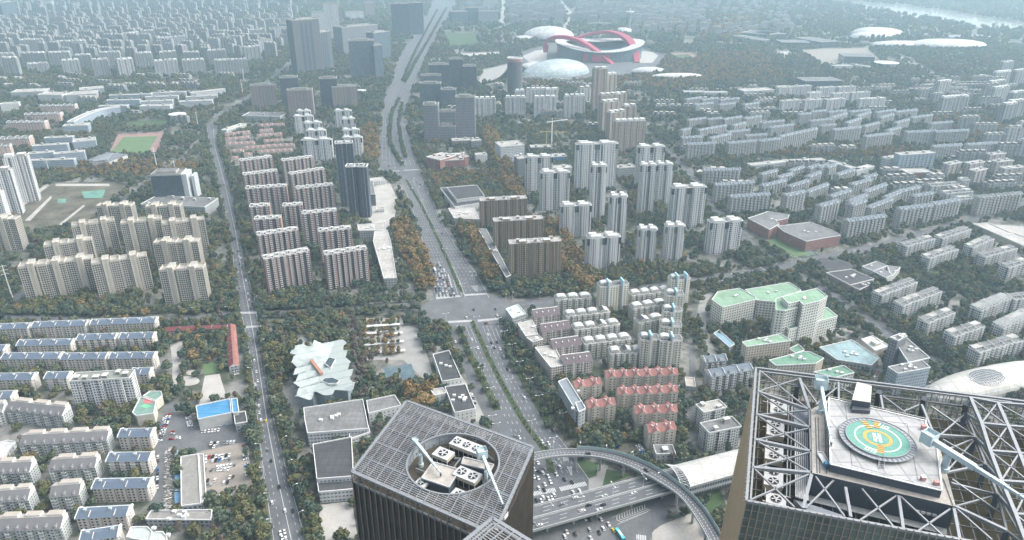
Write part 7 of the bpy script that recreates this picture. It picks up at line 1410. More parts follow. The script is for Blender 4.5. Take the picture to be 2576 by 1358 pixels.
# ------------------------------------------------------------------ trees
def m_leaf(name, stops):
    q = NB(name); oi = q.n("ShaderNodeObjectInfo"); g = q.n("ShaderNodeTexCoord").outputs["Object"]; nz = q.noise(g, .55, 2.0); gi = q.n("ShaderNodeNewGeometry")
    k = q.mth('ADD', q.mth('MULTIPLY', oi.outputs["Random"], .62), q.mth('ADD', q.mth('MULTIPLY', nz, .28), q.mth('MULTIPLY', gi.outputs["Random Per Island"], .16)))
    q.setc(q.ramp(k, stops)); q.rough(.9); q.b.inputs["Specular IOR Level"].default_value = .12; return q.m
LEAF = {'dark': m_leaf("dark_green_leaves", [(.08, (.047, .072, .060)), (.40, (.076, .108, .080)), (.68, (.115, .142, .088)), (.95, (.17, .175, .10))]),
        'olive': m_leaf("olive_leaves", [(.1, (.085, .10, .05)), (.5, (.13, .135, .066)), (.9, (.18, .165, .085))]),
        'autumn': m_leaf("autumn_leaves", [(.1, (.12, .105, .05)), (.35, (.195, .145, .065)), (.6, (.25, .165, .075)), (.8, (.24, .185, .085)), (.97, (.25, .13, .07))]),
        'bare': m_leaf("brown_grey_twigs", [(.1, (.11, .095, .08)), (.5, (.145, .115, .095)), (.9, (.17, .145, .11))]), 'conifer': m_leaf("conifer_needles", [(.1, (.016, .030, .022)), (.6, (.028, .046, .030)), (.95, (.045, .06, .035))])}
M_BARK = plain("bark", (.075, .06, .045), .95)
def crown_mesh(name, kind, seed, shape, n=300):
    rg_ = np.random.default_rng(seed); lobes = []
    if shape == 'round':
        lobes.append((np.array([0, 0, 5.4]), 3.0))
        for k in range(8): a = rg_.uniform(0, 6.28); e = rg_.uniform(-.5, 1.1); lobes.append((np.array([3.0 * cos(a) * cos(e), 3.0 * sin(a) * cos(e), 5.4 + 2.3 * sin(e)]), rg_.uniform(1.4, 2.4)))
    elif shape == 'cone':
        for k in range(9): z = 1.4 + k * 1.0; lobes.append((np.array([rg_.uniform(-.2, .2), rg_.uniform(-.2, .2), z]), max(.35, 2.1 * (1 - k / 9.5))))
    else:
        for k in range(8): a = rg_.uniform(0, 6.28); q = rg_.uniform(.2, 1.5); lobes.append((np.array([q * cos(a), q * sin(a), rg_.uniform(2.8, 9.0)]), rg_.uniform(1.0, 1.7)))
    V, Fc = [], []; wts = np.array([l[1] ** 2 for l in lobes]); wts /= wts.sum()
    for i in range(n):
        c, r = lobes[rg_.choice(len(lobes), p=wts)]; d = rg_.normal(size=3); d /= np.linalg.norm(d); d[2] = d[2] * .9 + .08
        p = c + d * r * rg_.uniform(.72, 1.08); nn = d + rg_.normal(size=3) * .45; nn /= np.linalg.norm(nn); t = np.cross(nn, [0.3, .2, 1]); t /= np.linalg.norm(t); s = np.cross(nn, t); w_ = rg_.uniform(.5, .95); h_ = rg_.uniform(.42, .8)
        j = len(V); V += [p - t * w_ - s * h_ * .6, p + t * w_ * .7 - s * h_, p + t * w_ + s * h_ * .6, p - t * w_ * .6 + s * h_]; Fc.append((j, j + 1, j + 2, j + 3))
    for c, r in lobes[:6]:      # dense inner leaves
        for i in range(7):
            d = rg_.normal(size=3); d /= np.linalg.norm(d); p = c + d * r * .45; t = np.cross(d, [.1, .3, 1]); t /= np.linalg.norm(t); s = np.cross(d, t); q = r * .6; j = len(V); V += [p - t * q - s * q, p + t * q - s * q, p + t * q + s * q, p - t * q + s * q]; Fc.append((j, j + 1, j + 2, j + 3))
    me = bpy.data.meshes.new(name); me.from_pydata([tuple(v) for v in V], [], Fc); me.materials.append(LEAF[kind]); me.update(); return me
CROWN = {k: [crown_mesh("crown", k, 10 * i + 3, 'cone' if k == 'conifer' else 'tall' if (k == 'bare' or i == 2) else 'round') for i in range(3)] for k in LEAF}
def trunk_mesh():
    b = MB(); pr = None; zs = [(0, .34), (1.6, .24), (3.4, .18), (5.6, .09)]
    for (z0, r0), (z1, r1) in zip(zs[:-1], zs[1:]): b.cyl((0, 0), r0, z0, z1, 7, 0, None, r1)
    for k in range(5): a = k * 1.3; b.bar((0, 0, 2.2 + .4 * k), (1.7 * cos(a), 1.7 * sin(a), 4.2 + .5 * k), .12)
    o = b.build("trunk", M_BARK); me = o.data; bpy.data.objects.remove(o); return me
TRUNK = trunk_mesh()
TREES = []   # x, y, scale, kind
rg = random.Random(5)
def inpoly(x, y, q):
    c = False
    for i in range(len(q)):
        x0, y0, x1, y1 = q[i][0], q[i][1], q[i - 1][0], q[i - 1][1]
        if (y0 > y) != (y1 > y) and x < (x1 - x0) * (y - y0) / (y1 - y0) + x0: c = not c
    return c
# planted strips and rows
for c, wd, plant in MED:
    if plant == 'hedge':
        for p0, p1 in zip(c[:-1], c[1:]):
            L = (p1 - p0).length; n = int(L / 3.2)
            for k in range(n): p = p0.lerp(p1, (k + rg.random()) / n); TREES.append((p.x + rg.uniform(-1.6, 1.6), p.y + rg.uniform(-1, 1), rg.uniform(.14, .26), 'dark'))
    elif plant:
        for p0, p1 in zip(c[:-1], c[1:]):
            L = (p1 - p0).length; n = max(1, int(L / (4.5 if plant == 'conifer' else 5)))
            for k in range(n):
                p = p0.lerp(p1, (k + rg.random()) / n); TREES.append((p.x + rg.uniform(-wd, wd) * .4, p.y, rg.uniform(.6, .95), plant if rg.random() < .8 else 'olive'))
def row(pts, sp, sc, kinds, jit=.8):
    q = [PD(*p) for p in pts]
    for a, c in zip(q[:-1], q[1:]):
        n = max(1, int((c - a).length / sp))
        for k in range(n): p = a.lerp(c, (k + .5) / n); TREES.append((p.x + rg.uniform(-jit, jit), p.y + rg.uniform(-jit, jit), rg.uniform(*sc), rg.choice(kinds)))
LAt = [(r[0], r[1], r[2]) for r in LA]
row([(r[1] - 9 * (r[0] + 143) / 1200, r[0]) for r in LA], 6, (.6, .85), ['dark', 'dark', 'olive', 'dark']); row([(r[2] + 9 * (r[0] + 143) / 1200, r[0]) for r in LA], 6, (.6, .85), ['dark', 'dark', 'olive', 'dark'])
row([(r[2] + 24 * (r[0] + 143) / 1200, r[0]) for r in LA[6:]], 7, (.7, 1.1), ['dark', 'olive', 'dark', 'bare'])
row([(0, 790), (250, 795), (590, 778)], 6, (.7, 1.0), ['dark']); row([(0, 783), (250, 787), (590, 768)], 6, (.7, 1.0), ['dark']); row([(650, 781), (860, 771), (1050, 757)], 6, (.8, 1.05), ['dark']); row([(660, 770), (860, 760), (1040, 745)], 6, (.8, 1.05), ['dark']); row([(655, 800), (800, 792), (1040, 780)], 6, (.8, 1.1), ['dark', 'olive', 'dark'])
row([(1960, 690), (2050, 745), (2170, 830), (2290, 905)], 7, (.8, 1.1), ['dark', 'dark', 'olive']); row([(1860, 612), (1950, 665)], 7, (.7, 1.0), ['dark']); row([(1285, 750), (1500, 735), (1700, 702), (1930, 668)], 7, (.7, 1.0), ['dark', 'dark', 'olive', 'bare'])
row([(1410, 1020), (1430, 1060), (1450, 1100)], 6, (.8, 1.1), ['autumn', 'olive', 'autumn']); row([(1460, 1130), (1500, 1100), (1640, 1112)], 7, (.7, 1.0), ['dark', 'autumn', 'bare'])
for y in (812, 820, 838, 852, 868, 885, 895): row([(912, y), (1010, y - 3)], 6.5, (.6, .9), ['autumn', 'autumn', 'olive'])
row([(1060, 838), (1100, 832)], 5, (.8, 1.0), ['autumn'])
# woods: density and autumn tint by area
AUT = [[(985, 565), (1025, 560), (1105, 715), (1060, 745), (1010, 640)], [(1148, 565), (1185, 570), (1260, 700), (1230, 720)], [(1355, 560), (1400, 560), (1500, 710), (1475, 740), (1410, 690)], [(1210, 330), (1240, 330), (1320, 500), (1290, 520)], [(905, 330), (945, 320), (955, 400), (920, 415)], [(1020, 985), (1095, 985), (1100, 1030), (1040, 1035)], [(1080, 440), (1330, 430), (1330, 460), (1090, 470)], [(1320, 190), (1750, 195), (1750, 230), (1300, 225)], [(1640, 150), (1900, 130), (1980, 200), (1700, 215)], [(2300, 270), (2575, 330), (2575, 370), (2310, 290)], [(1900, 375), (2300, 375), (2260, 400), (1900, 395)], [(100, 420), (350, 405), (520, 420), (400, 450), (100, 440)], [(850, 790), (905, 795), (925, 960), (890, 990), (880, 860)], [(2330, 300), (2500, 350), (2450, 380)], [(1730, 60), (1900, 40), (1980, 90), (1760, 110)]]
AUTw = [[(p.x, p.y) for p in PP('D', a)] for a in AUT]; ABB = [(min(p[0] for p in q), max(p[0] for p in q), min(p[1] for p in q), max(p[1] for p in q)) for q in AUTw]
GOLD = set((0, 1, 2, 3, 4, 5))
from mathutils import noise as MN
def scatter(Y0, Y1, sp, sc, thr):
    Y = Y0
    while Y < Y1:
        hw = (Y * _ct + H * _st) * .735; X = -hw
        while X < hw:
            x, y = X + rg.uniform(-.5, .5) * sp, Y + rg.uniform(-.5, .5) * sp; X += sp
            if occ_at(x, y): continue
            nz = MN.noise(Vector((x * .012, y * .012, 3))); n2 = MN.noise(Vector((x * .0035, y * .0035, 9))); z = -1
            for k, q in enumerate(AUTw):
                bb = ABB[k]
                if bb[0] < x < bb[1] and bb[2] < y < bb[3] and inpoly(x, y, q): z = k; break
            if z < 0 and nz < thr and rg.random() < .75: continue
            r = rg.random()
            if z in GOLD: kd = 'autumn' if r < .80 else 'olive'
            elif z == 12: kd = 'bare' if r < .8 else 'dark'
            elif z >= 0: kd = 'autumn' if r < .55 else 'dark' if r < .85 else 'bare'
            else: kd = 'autumn' if r < .006 + max(0, n2 - .25) * .14 else 'olive' if r < (.14 if n2 < .05 else .46) else 'bare' if r < (.20 if n2 < .05 else .54) else 'dark'
            s = rg.uniform(*sc) * (1.35 if z in GOLD else 1)
            if not inframe((x, y, 5 * s), 380 if y < 1500 else 160): continue
            TREES.append((x, y, s, kd))
        Y += sp * .87
scatter(395, 1000, 7.2, (.6, 1.32), -.08); scatter(1000, 1750, 8.6, (.7, 1.4), -.05); scatter(1750, 3300, 13.5, (1.2, 1.9), -.08); scatter(3300, 9000, 34, (2.2, 3.6), .0)
# the 300 that show largest stand as trees of their own
HID = [[(889, 1190), (1018, 1008), (1340, 1128), (1332, 1358), (900, 1358)], [(1893, 925), (2575, 1010), (2575, 1358), (1800, 1358)]]
def seen(t):
    s = scr((t[0], t[1], 5 * t[2])); return 4 < s[0] < 2571 and 0 < s[1] < 1354 and not any(inpoly(s[0], s[1], q) for q in HID), s
AREAS = [("the blue sports hall", PD(548, 1040), "below"), ("the white villa", PD(370, 1345), "near"), ("the folded museum", PD(810, 930), "around"), ("the art museum", PD(760, 1100), "beside"), ("the round garden", PD(1590, 1130), "round"), ("the red roofed flats", PD(1650, 1060), "among"), ("the mansard roofed flats", PD(110, 1180), "among"), ("the gravel car park", PD(570, 1190), "beside"), ("the curved ramp", PD(1690, 1280), "below"), ("the black roofed shops", PD(1150, 1000), "beside"), ("the metro station", PD(1800, 1180), "below"), ("the tall white slab", PD(260, 1010), "beside"), ("the tennis courts", PD(1000, 940), "round"), ("the park plaza", PD(545, 980), "beside"), ("the grey flats", PD(1800, 1080), "beside"), ("the park avenue", PD(700, 1250), "along")]
big = []; 
for i, t in enumerate(TREES):
    ok, s = seen(t)
    if ok and t[2] > .45: big.append((-t[2] / s[2], i))
big.sort(); big = set(i for _, i in big[:300]); byarea = {}
for i in big:
    t = TREES[i]; d = [hypot(t[0] - a[1].x, t[1] - a[1].y) for a in AREAS]; k = d.index(min(d)); byarea.setdefault((k, t[3]), []).append((d[k], i))
KN = {'dark': ("broadleaf_tree", "dark green tree"), 'olive': ("broadleaf_tree", "olive green tree"), 'autumn': ("autumn_tree", "orange autumn tree"), 'bare': ("brown_tree", "brownish thin tree"), 'conifer': ("conifer", "dark conifer")}
for (k, kd), L in byarea.items():
    L.sort()
    for j, (d, i) in enumerate(L):
        x, y, s, _ = TREES[i]; r = thing(KN[kd][0], "%s %s %s, %s" % (KN[kd][1], AREAS[k][2], AREAS[k][0], "nearest its middle" if j == 0 else ORD[j] + " nearest its middle"), "tree", (x, y, 0), rg.uniform(0, 6.28), "trees %s %s" % (AREAS[k][2], AREAS[k][0])); r.scale = (s, s, s * rg.uniform(.9, 1.15))
        a = bpy.data.objects.new("trunk", TRUNK); COL.objects.link(a); a.parent = r; a = bpy.data.objects.new("crown", CROWN[kd][i % 3]); COL.objects.link(a); a.parent = r
# all the others: one mass per kind of leaf, instanced on points from the same crown meshes
def mass(name, label, kd, var):
    T = [t for i, t in enumerate(TREES) if i not in big and t[3] == kd and i % 3 == var]
    if not T: return
    me = bpy.data.meshes.new(name); me.vertices.add(len(T)); me.vertices.foreach_set("co", [c for t in T for c in (t[0], t[1], 0.0)])
    a = me.attributes.new("sc", 'FLOAT_VECTOR', 'POINT'); a.data.foreach_set("vector", [c for t in T for c in (t[2], t[2], t[2] * rg.uniform(.85, 1.15))]); a = me.attributes.new("rz", 'FLOAT_VECTOR', 'POINT'); a.data.foreach_set("vector", [c for t in T for c in (0, 0, rg.uniform(0, 6.28))])
    o = bpy.data.objects.new(name, me); COL.objects.link(o); tag(o, label, None, None, 'stuff')
    ng = bpy.data.node_groups.new(name, 'GeometryNodeTree'); ng.interface.new_socket("Geometry", in_out='INPUT', socket_type='NodeSocketGeometry'); ng.interface.new_socket("Geometry", in_out='OUTPUT', socket_type='NodeSocketGeometry')
    gi = ng.nodes.new("NodeGroupInput"); go = ng.nodes.new("NodeGroupOutput"); io = ng.nodes.new("GeometryNodeInstanceOnPoints"); oi = ng.nodes.new("GeometryNodeObjectInfo"); oi.inputs["As Instance"].default_value = True; oi.transform_space = 'ORIGINAL'
    oi.inputs["Object"].default_value = SRC[(kd, var)]; ns = ng.nodes.new("GeometryNodeInputNamedAttribute"); ns.data_type = 'FLOAT_VECTOR'; ns.inputs["Name"].default_value = "sc"; nr = ng.nodes.new("GeometryNodeInputNamedAttribute"); nr.data_type = 'FLOAT_VECTOR'; nr.inputs["Name"].default_value = "rz"
    l = ng.links.new; l(gi.outputs[0], io.inputs["Points"]); l(oi.outputs["Geometry"], io.inputs["Instance"]); l(ns.outputs["Attribute"], io.inputs["Scale"]); l(nr.outputs["Attribute"], io.inputs["Rotation"]); l(io.outputs[0], go.inputs[0])
    m = o.modifiers.new("trees", 'NODES'); m.node_group = ng
SRC = {}
for o in SC.objects:
    if o.name.split('.')[0] == 'crown':
        for kd in CROWN:
            for v in range(3):
                if o.data == CROWN[kd][v]: SRC.setdefault((kd, v), o)
NAMES = {'dark': ("woodland", "dark green woods and garden trees across the city"), 'olive': ("pale_woodland", "olive green trees mixed through the city"), 'autumn': ("autumn_woodland", "orange and brown autumn trees across the city"), 'bare': ("brown_woodland", "brownish thin trees across the city"), 'conifer': ("conifer_belt", "dark conifers along the avenue")}
for kd in CROWN:
    for v in range(3):
        if (kd, v) not in SRC:      # a real tree of this kind where one stands
            T = [t for i, t in enumerate(TREES) if t[3] == kd and i not in big]
            if not T: continue
            t = min(T, key=lambda q: q[1] + 200 * v); r = thing(KN[kd][0], "%s standing %s along the avenue verge" % (KN[kd][1], ['first', 'second', 'third'][v]), "tree", (t[0], t[1], 0), 1.0 + v, "verge trees"); r.scale = (t[2],) * 3
            a = bpy.data.objects.new("trunk", TRUNK); COL.objects.link(a); a.parent = r; a = bpy.data.objects.new("crown", CROWN[kd][v]); COL.objects.link(a); a.parent = r; SRC[(kd, v)] = a
        mass(NAMES[kd][0], NAMES[kd][1] + ", %s crown shape" % ['first', 'second', 'third'][v], kd, v)
print("TREES", len(TREES))
# ------------------------------------------------------------------ vehicles
M_TYRE = plain("tyre", (.02, .02, .02), .9); M_CGL = plain("car_glass", (.02, .025, .03), .08); M_LAMP = plain("headlamp", (.7, .72, .7), .2); M_TAIL = plain("tail_lamp", (.35, .03, .03), .4)
CARC = {'white': (.72, .73, .73), 'black': (.02, .02, .023), 'grey': (.20, .21, .22), 'silver': (.42, .44, .45), 'red': (.35, .04, .04), 'blue': (.04, .14, .36), 'yellow': (.65, .48, .05), 'brown': (.13, .08, .06)}
def car_parts(c):
    m = plain(c + "_car_paint", CARC[c], .25, 0, .04, .5); b = MB(); W = .9
    prof = [(-2.3, .35), (2.25, .35), (2.32, .72), (1.15, .92), (.55, 1.0), (-1.55, 1.0), (-2.2, .98), (-2.35, .75)]
    for s in (-1, 1): f = [(x, s * W, z) for x, z in prof]; b.face(f if s < 0 else f[::-1])
    for (x0, z0), (x1, z1) in zip(prof, prof[1:] + prof[:1]): b.face([(x0, -W, z0), (x0, W, z0), (x1, W, z1), (x1, -W, z1)][::1])
    b.face([(.15, -.70, 1.47), (.15, .70, 1.47), (-1.25, .70, 1.45), (-1.25, -.70, 1.45)][::-1])      # roof skin
    o = b.build("body", m); body = o.data; bpy.data.objects.remove(o)
    b = MB(); lo = [(.9, .84), (-1.85, .84), (-1.85, -.84), (.9, -.84)]; hi = [(.12, .69), (-1.22, .69), (-1.22, -.69), (.12, -.69)]
    for i in range(4): j = (i + 1) % 4; b.face([(*lo[i], 1.0), (*lo[j], 1.0), (*hi[j], 1.44), (*hi[i], 1.44)])
    o = b.build("window_band", M_CGL); gl = o.data; bpy.data.objects.remove(o); return body, gl
WH = MB()
for k in range(12): pass
WH.prism([(.33 * cos(2 * pi * k / 12), .33 * sin(2 * pi * k / 12)) for k in range(12)], -.11, .11, 0, 0, True); _o = WH.build("wheel", M_TYRE); WHEEL = _o.data; bpy.data.objects.remove(_o)
_b = MB(); _b.box(-.04, .04, -.2, .2, 0, .16); _o = _b.build("headlight", M_LAMP); HEADL = _o.data; bpy.data.objects.remove(_o)
CARM = {c: car_parts(c) for c in CARC}
NCAR = [0]
def car(p, d, col, label, group, z=None, sc=1.0):
    r = thing("parked_car" if 'park' in group else "car", label, "car", (p[0], p[1], .12 if z is None else z), atan2(d[1], d[0]), group); r.scale = (sc * 1.05,) * 3; body, gl = CARM[col]
    o = bpy.data.objects.new("body", body); COL.objects.link(o); o.parent = r; o = bpy.data.objects.new("windows", gl); COL.objects.link(o); o.parent = r
    if scr((p[0], p[1], 0))[2] < 720:
        for x in (-1.4, 1.4):
            for y in (-.82, .82): o = bpy.data.objects.new("wheel", WHEEL); COL.objects.link(o); o.parent = r; o.location = (x, y, .33); o.rotation_euler = (pi / 2, 0, 0)
        for y in (-.6, .6): o = bpy.data.objects.new("headlight", HEADL); COL.objects.link(o); o.parent = r; o.location = (2.31, y, .56)
    NCAR[0] += 1
rg = random.Random(21)
def pick(): return rg.choices(['white', 'black', 'grey', 'silver', 'red', 'blue', 'brown'], [58, 14, 9, 8, 4, 4, 3])[0]
cc = {}
def nth(key): cc[key] = cc.get(key, 0) + 1; return ORD[cc[key] - 1].replace('nearest', 'first')
def tangent(pts, p):
    k = min(range(len(pts) - 1), key=lambda i: (pts[i].lerp(pts[i + 1], .5) - Vector((p[0], p[1], pts[i].z))).length); return (pts[k + 1] - pts[k]).normalized()
AVC = avline(.5)
def cars(t, L, line, group, place, z=0.0):
    for e in sorted(L, key=lambda e: e[1]):
        p = P(t, e[0], e[1], z); col = e[2] if len(e) > 2 else 'white'; d = tangent(line, p); s = 1 if rg.random() < .5 else -1
        car(p, (d.x * s, d.y * s), col, "%s car, %s %s one %s, from the far end" % (col, nth((group, col)), col, place), group, z + .13)
W, B, G_, R2 = 'white', 'black', 'grey', 'red'
cars('e', [(735, 628), (945, 1040), (1160, 978, B), (1175, 1022), (997, 982, B), (1085, 1085, B), (1100, 1083, R2), (935, 1130), (1105, 1168), (985, 1205), (1030, 1270), (1130, 1230, B), (1172, 1228, B), (1155, 1270, B), (1198, 1278), (1225, 1332), (757, 408, B)], AVC, "cars driving on the main avenue", "near the crossing")
cars('e', [(860, 1222)], AVC, "cars on the service road", "on the service road")
cars('h', [(1250, 72, B), (1383, 288), (1343, 588), (1313, 580, G_), (1515, 620), (1562, 632), (1550, 668, B), (1590, 530, B)], AVC, "cars driving down the avenue", "between the red roofs and the ramp")
cars('h', [(1480, 780), (1600, 780, G_), (1648, 810), (1628, 742), (1455, 830), (1487, 848, B), (1520, 855), (1535, 830, G_), (1452, 885), (1485, 895), (1560, 882), (1622, 868), (1578, 925), (1535, 943), (1490, 970), (1528, 985, B), (1680, 905, B), (1738, 928, B)], AVC, "cars waiting before the viaduct", "waiting below the curved ramp")
cars('h', [(1748, 1002), (1797, 990), (1605, 1022), (1588, 1045), (1562, 1050), (1523, 1042), (1508, 1065), (1470, 1062, B)], AVC, "cars leaving the crossing by the viaduct", "just before the viaduct")
VC = [a.lerp(c, .5) for a, c in zip(va_, vb_)]; RC = [a.lerp(c, .5) for a, c in zip(ro, ri)]
cars('h', [(1765, 1043), (1665, 1095, G_), (1985, 1028), (2207, 1008), (1865, 1100, B), (1973, 1097, B), (1948, 1132), (1818, 1142), (1495, 1250), (1440, 1237, G_)], VC, "cars on the viaduct", "on the viaduct", ZV); cars('h', [(1858, 712, B), (2300, 835, B)], RC, "cars on the curved ramp", "on the curved ramp", ZM)
cars('h', [(2110, 822), (1958, 1205), (2015, 1243), (1975, 1275), (1872, 1285, 'silver'), (1700, 1303), (1685, 1335), (1763, 1320, B), (1945, 1308, B), (1838, 1203), (1870, 1208, B), (2050, 1290, 'yellow'), (1880, 1350)], AVC, "cars under the viaduct", "at the shaded junction")
cars('g', [(1920, 8), (1935, 92), (1945, 162), (1927, 188), (1930, 222, B), (1953, 350), (1958, 400), (1970, 455), (2007, 465, 'yellow'), (1968, 558), (2024, 682, G_), (2047, 768, B), (2108, 960, B), (2055, 1080), (2152, 1140), (2210, 1140, B), (2117, 1310), (2148, 1300), (2130, 1345), (2157, 1350)], LAC, "cars on the park avenue", "on the park avenue")
cars('d', [(1690, 40, B), (1713, 243), (1795, 540, B), (1800, 580), (1817, 590), (1808, 637, B), (1825, 665, B), (1855, 760), (1810, 815, B), (1870, 860), (1880, 905)], LAC, "cars on the far park avenue", "north of the cross street")
cars('f', [(240, 740), (300, 760), (450, 710), (540, 690), (410, 715), (1230, 545), (1290, 535), (1410, 490), (1480, 540), (840, 670)], EST, "cars on the east street", "on the east street")
# the queue at the crossing
for ln, fr in enumerate((.065, .13, .19, .25, .31, .37)):
    pts = avline(fr); a, c = pts[14], pts[13]; d = (a - c).normalized(); n = (9, 13, 15, 15, 14, 10)[ln] if ln else 5; s = 5.0
    for k in range(n):
        if k > 6 and rg.random() < .25: s += 6.5; continue
        p = a.lerp(pts[13], .0) - d * s; s += 6.6 + rg.random() * .8; col = pick(); lane = ['turning', 'leftmost', 'second', 'third', 'fourth', 'fifth'][ln]
        car(p, (d.x, d.y), col, "%s car, %s in the %s lane of the queue at the crossing" % (col, ORD[k].replace('nearest', 'first'), lane), "cars queueing at the crossing", .13)
# far avenue traffic
for k in range(46):
    fr = rg.choice((.15, .25, .35, .66, .75, .86)); i = rg.randrange(2, 10); q = avline(fr); p = q[i].lerp(q[i + 1], rg.random()); d = tangent(q, p)
    if p.y < 3200: col = rg.choice(('white', 'white', 'black', 'grey')); car(p, (d.x, d.y), col, "%s car, %s of its colour on the far avenue" % (col, nth(('far', col))), "cars on the far avenue", .13)
# parked rows
def parked(t, a, b_, across, place, sp=2.7, skip=.1, cols=None, z=0.0):
    A, C = P(t, *a), P(t, *b_); d = C - A; n = int(d.length / sp); d.normalize(); dd = Vector((-d.y, d.x, 0)) if across else d
    for k in range(n):
        if rg.random() < skip: continue
        p = A + d * (k * sp + rg.uniform(-.2, .2)); col = pick(); a_ = rg.uniform(-.05, .05); v = Vector((dd.x * cos(a_) - dd.y * sin(a_), dd.x * sin(a_) + dd.y * cos(a_), 0)); s = rg.choice((1, -1))
        car(p, (v.x * s, v.y * s), col, "%s parked car, place %s %s" % (col, ORD[k].replace('nearest', 'first'), place), "cars parked " + place.split(' of ')[-1] if ' of ' in place else "cars parked " + place, .13 + z)
CP = "the gravel car park"
for k, (a, b_, sk) in enumerate((((1555, 738), (1780, 718), .08), ((1555, 768), (1780, 748), .12), ((1640, 812), (1805, 788), .12), ((1545, 835), (1800, 822), .35), ((1735, 888), (1810, 882), .15), ((1570, 915), (1690, 905), .3), ((1570, 948), (1640, 940), .2), ((1690, 930), (1760, 920), .15), ((1775, 968), (1815, 962), 0), ((1570, 1000), (1640, 990), .2))): parked('g', a, b_, True, "in the %s row of %s" % (ORD[k].replace('nearest', 'first'), CP), 2.8, sk)
parked('g', (1848, 650), (1858, 770), True, "in the side column of " + CP, 2.9, .08); parked('g', (1865, 790), (1878, 900), True, "in the lower side column of " + CP, 2.9, .1)
parked('g', (1500, 515), (1740, 480), True, "in the front row before the blue sports hall", 2.8, .15); parked('g', (1500, 548), (1680, 528), True, "in the second row before the blue sports hall", 2.9, .3); parked('g', (1595, 635), (1790, 620), True, "in the row below the yard trees", 2.8, .2); parked('g', (1590, 660), (1640, 655), True, "in the short row below the yard trees", 2.8, .2)
for k, (x0, x1, y) in enumerate(((1302, 1390, 545), (1300, 1390, 560), (1295, 1420, 588), (1295, 1400, 600))): parked('g', (x0, y), (x1, y - 6), False, "in the %s yard line" % ORD[k].replace('nearest', 'first'), 5.6, .1)
for k, (a, b_) in enumerate((((1275, 415), (1195, 640)), ((1250, 440), (1215, 600)))): parked('g', a, b_, True, "in the %s file beside the kindergarten" % ORD[k].replace('nearest', 'first'), 2.9, .1)
parked('g', (1192, 735), (1188, 1000), False, "along the lane by the demolition strip", 6.0, .2); parked('g', (1420, 430), (1440, 520), True, "under the trees beside the yard", 2.9, .15); parked('g', (1840, 345), (1870, 365), True, "beside the black roofed annex", 2.8, 0); parked('g', (1780, 80), (1790, 130), True, "in the park corner", 2.8, 0)
parked('f', (915, 1195), (1190, 1130), True, "in front of the ward tower", 2.8, .1); parked('f', (555, 795), (710, 768), True, "in the row above the hospital", 2.8, .05); parked('f', (600, 1078), (690, 1150), True, "in the hospital court", 2.9, .15); parked('f', (105, 1040), (112, 1110), True, "beside the hospital drive", 2.9, .1)
for k, (a, b_) in enumerate((((1440, 30), (1520, 60)), ((1425, 80), (1515, 110)), ((1420, 125), (1500, 150)), ((1830, 105), (1900, 150)), ((1790, 195), (1860, 215)), ((1870, 170), (1930, 200)), ((1945, 150), (2000, 240)))): parked('i', a, b_, True, "in the %s rank by the arched office" % ORD[k].replace('nearest', 'first'), 2.9, .12)
parked('e', (222, 590), (300, 770), True, "in the file left of the long hall", 2.9, .1); parked('e', (405, 560), (455, 640), True, "in the upper file right of the long hall", 2.9, .1); parked('e', (415, 670), (450, 830), True, "in the lower file right of the long hall", 2.9, .1); parked('e', (1030, 430), (1240, 750), False, "along the dark arcade", 6.5, .25)
parked('e', (1330, 1170), (1440, 1340), True, "before the pinkish shops", 3.2, .35); parked('h', (2238, 650), (2310, 745), True, "beside the white pavilion", 3.0, .1); parked('h', (2555, 190), (2560, 330), True, "along the estate lane", 3.0, .3); parked('h', (795, 330), (815, 400), True, "beside the black roofs", 3.0, .2); parked('h', (950, 200), (1010, 360), True, "behind the shop rows", 3.2, .3); parked('d', (1010, 235), (1075, 275), True, "below the glass office", 2.9, .1); parked('i', (12, 330), (20, 440), True, "left of the parking bays", 3, .3)
def bus(name, label, p, d, cm, L=11.5, z=.13, w_=1.25, h=3.0):
    r = thing(name, label, "bus" if 'bus' in name else "truck", (p[0], p[1], z), atan2(d[1], d[0])); b = MB(); b.box(-L / 2, L / 2, -w_, w_, .35, h); b.build("body", cm, r); b = MB(); b.box(-L / 2 + .3, L / 2 + .03, -w_ - .02, w_ + .02, 1.3, 2.3); b.build("windows", M_CGL, r); b = MB(); b.box(-L / 4, L / 4, -w_ * .6, w_ * .6, h, h + .3); b.build("roof_unit", M_WTRIM, r)
    for x in (-L * .3, L * .3):
        for y in (-w_, w_): o = bpy.data.objects.new("wheel", WHEEL); COL.objects.link(o); o.parent = r; o.location = (x, y, .45); o.rotation_euler = (pi / 2, 0, 0); o.scale = (1.4,) * 3
p = P('h', 2100, 1328); bus("city_bus", "bright teal bus turning at the shaded junction", p, (P('h', 2130, 1370) - p)[:2], plain("teal_bus", (.10, .52, .60), .4)); p = P('f', 705, 585); bus("city_bus", "blue bus on the slanting street near the crossing", p, tangent(DIA, p)[:2], plain("blue_bus", (.05, .25, .55), .4)); p = P('e', 705, 685); bus("city_bus", "white bus in the lane left of the queue", p, tangent(AVC, p)[:2], plain("white_bus", (.7, .71, .7), .4))
p = P('h', 2065, 660); bus("flatbed_truck", "blue truck standing in the round garden", p, (1, -.35), plain("truck_blue", (.05, .18, .55), .5), 7, .15, 1.1, 2.4); p = P('e', 425, 195); bus("city_bus", "white and red bus on the road left of the avenue", p, tangent(AVC, p)[:2], plain("white_bus", (.7, .71, .7), .4))
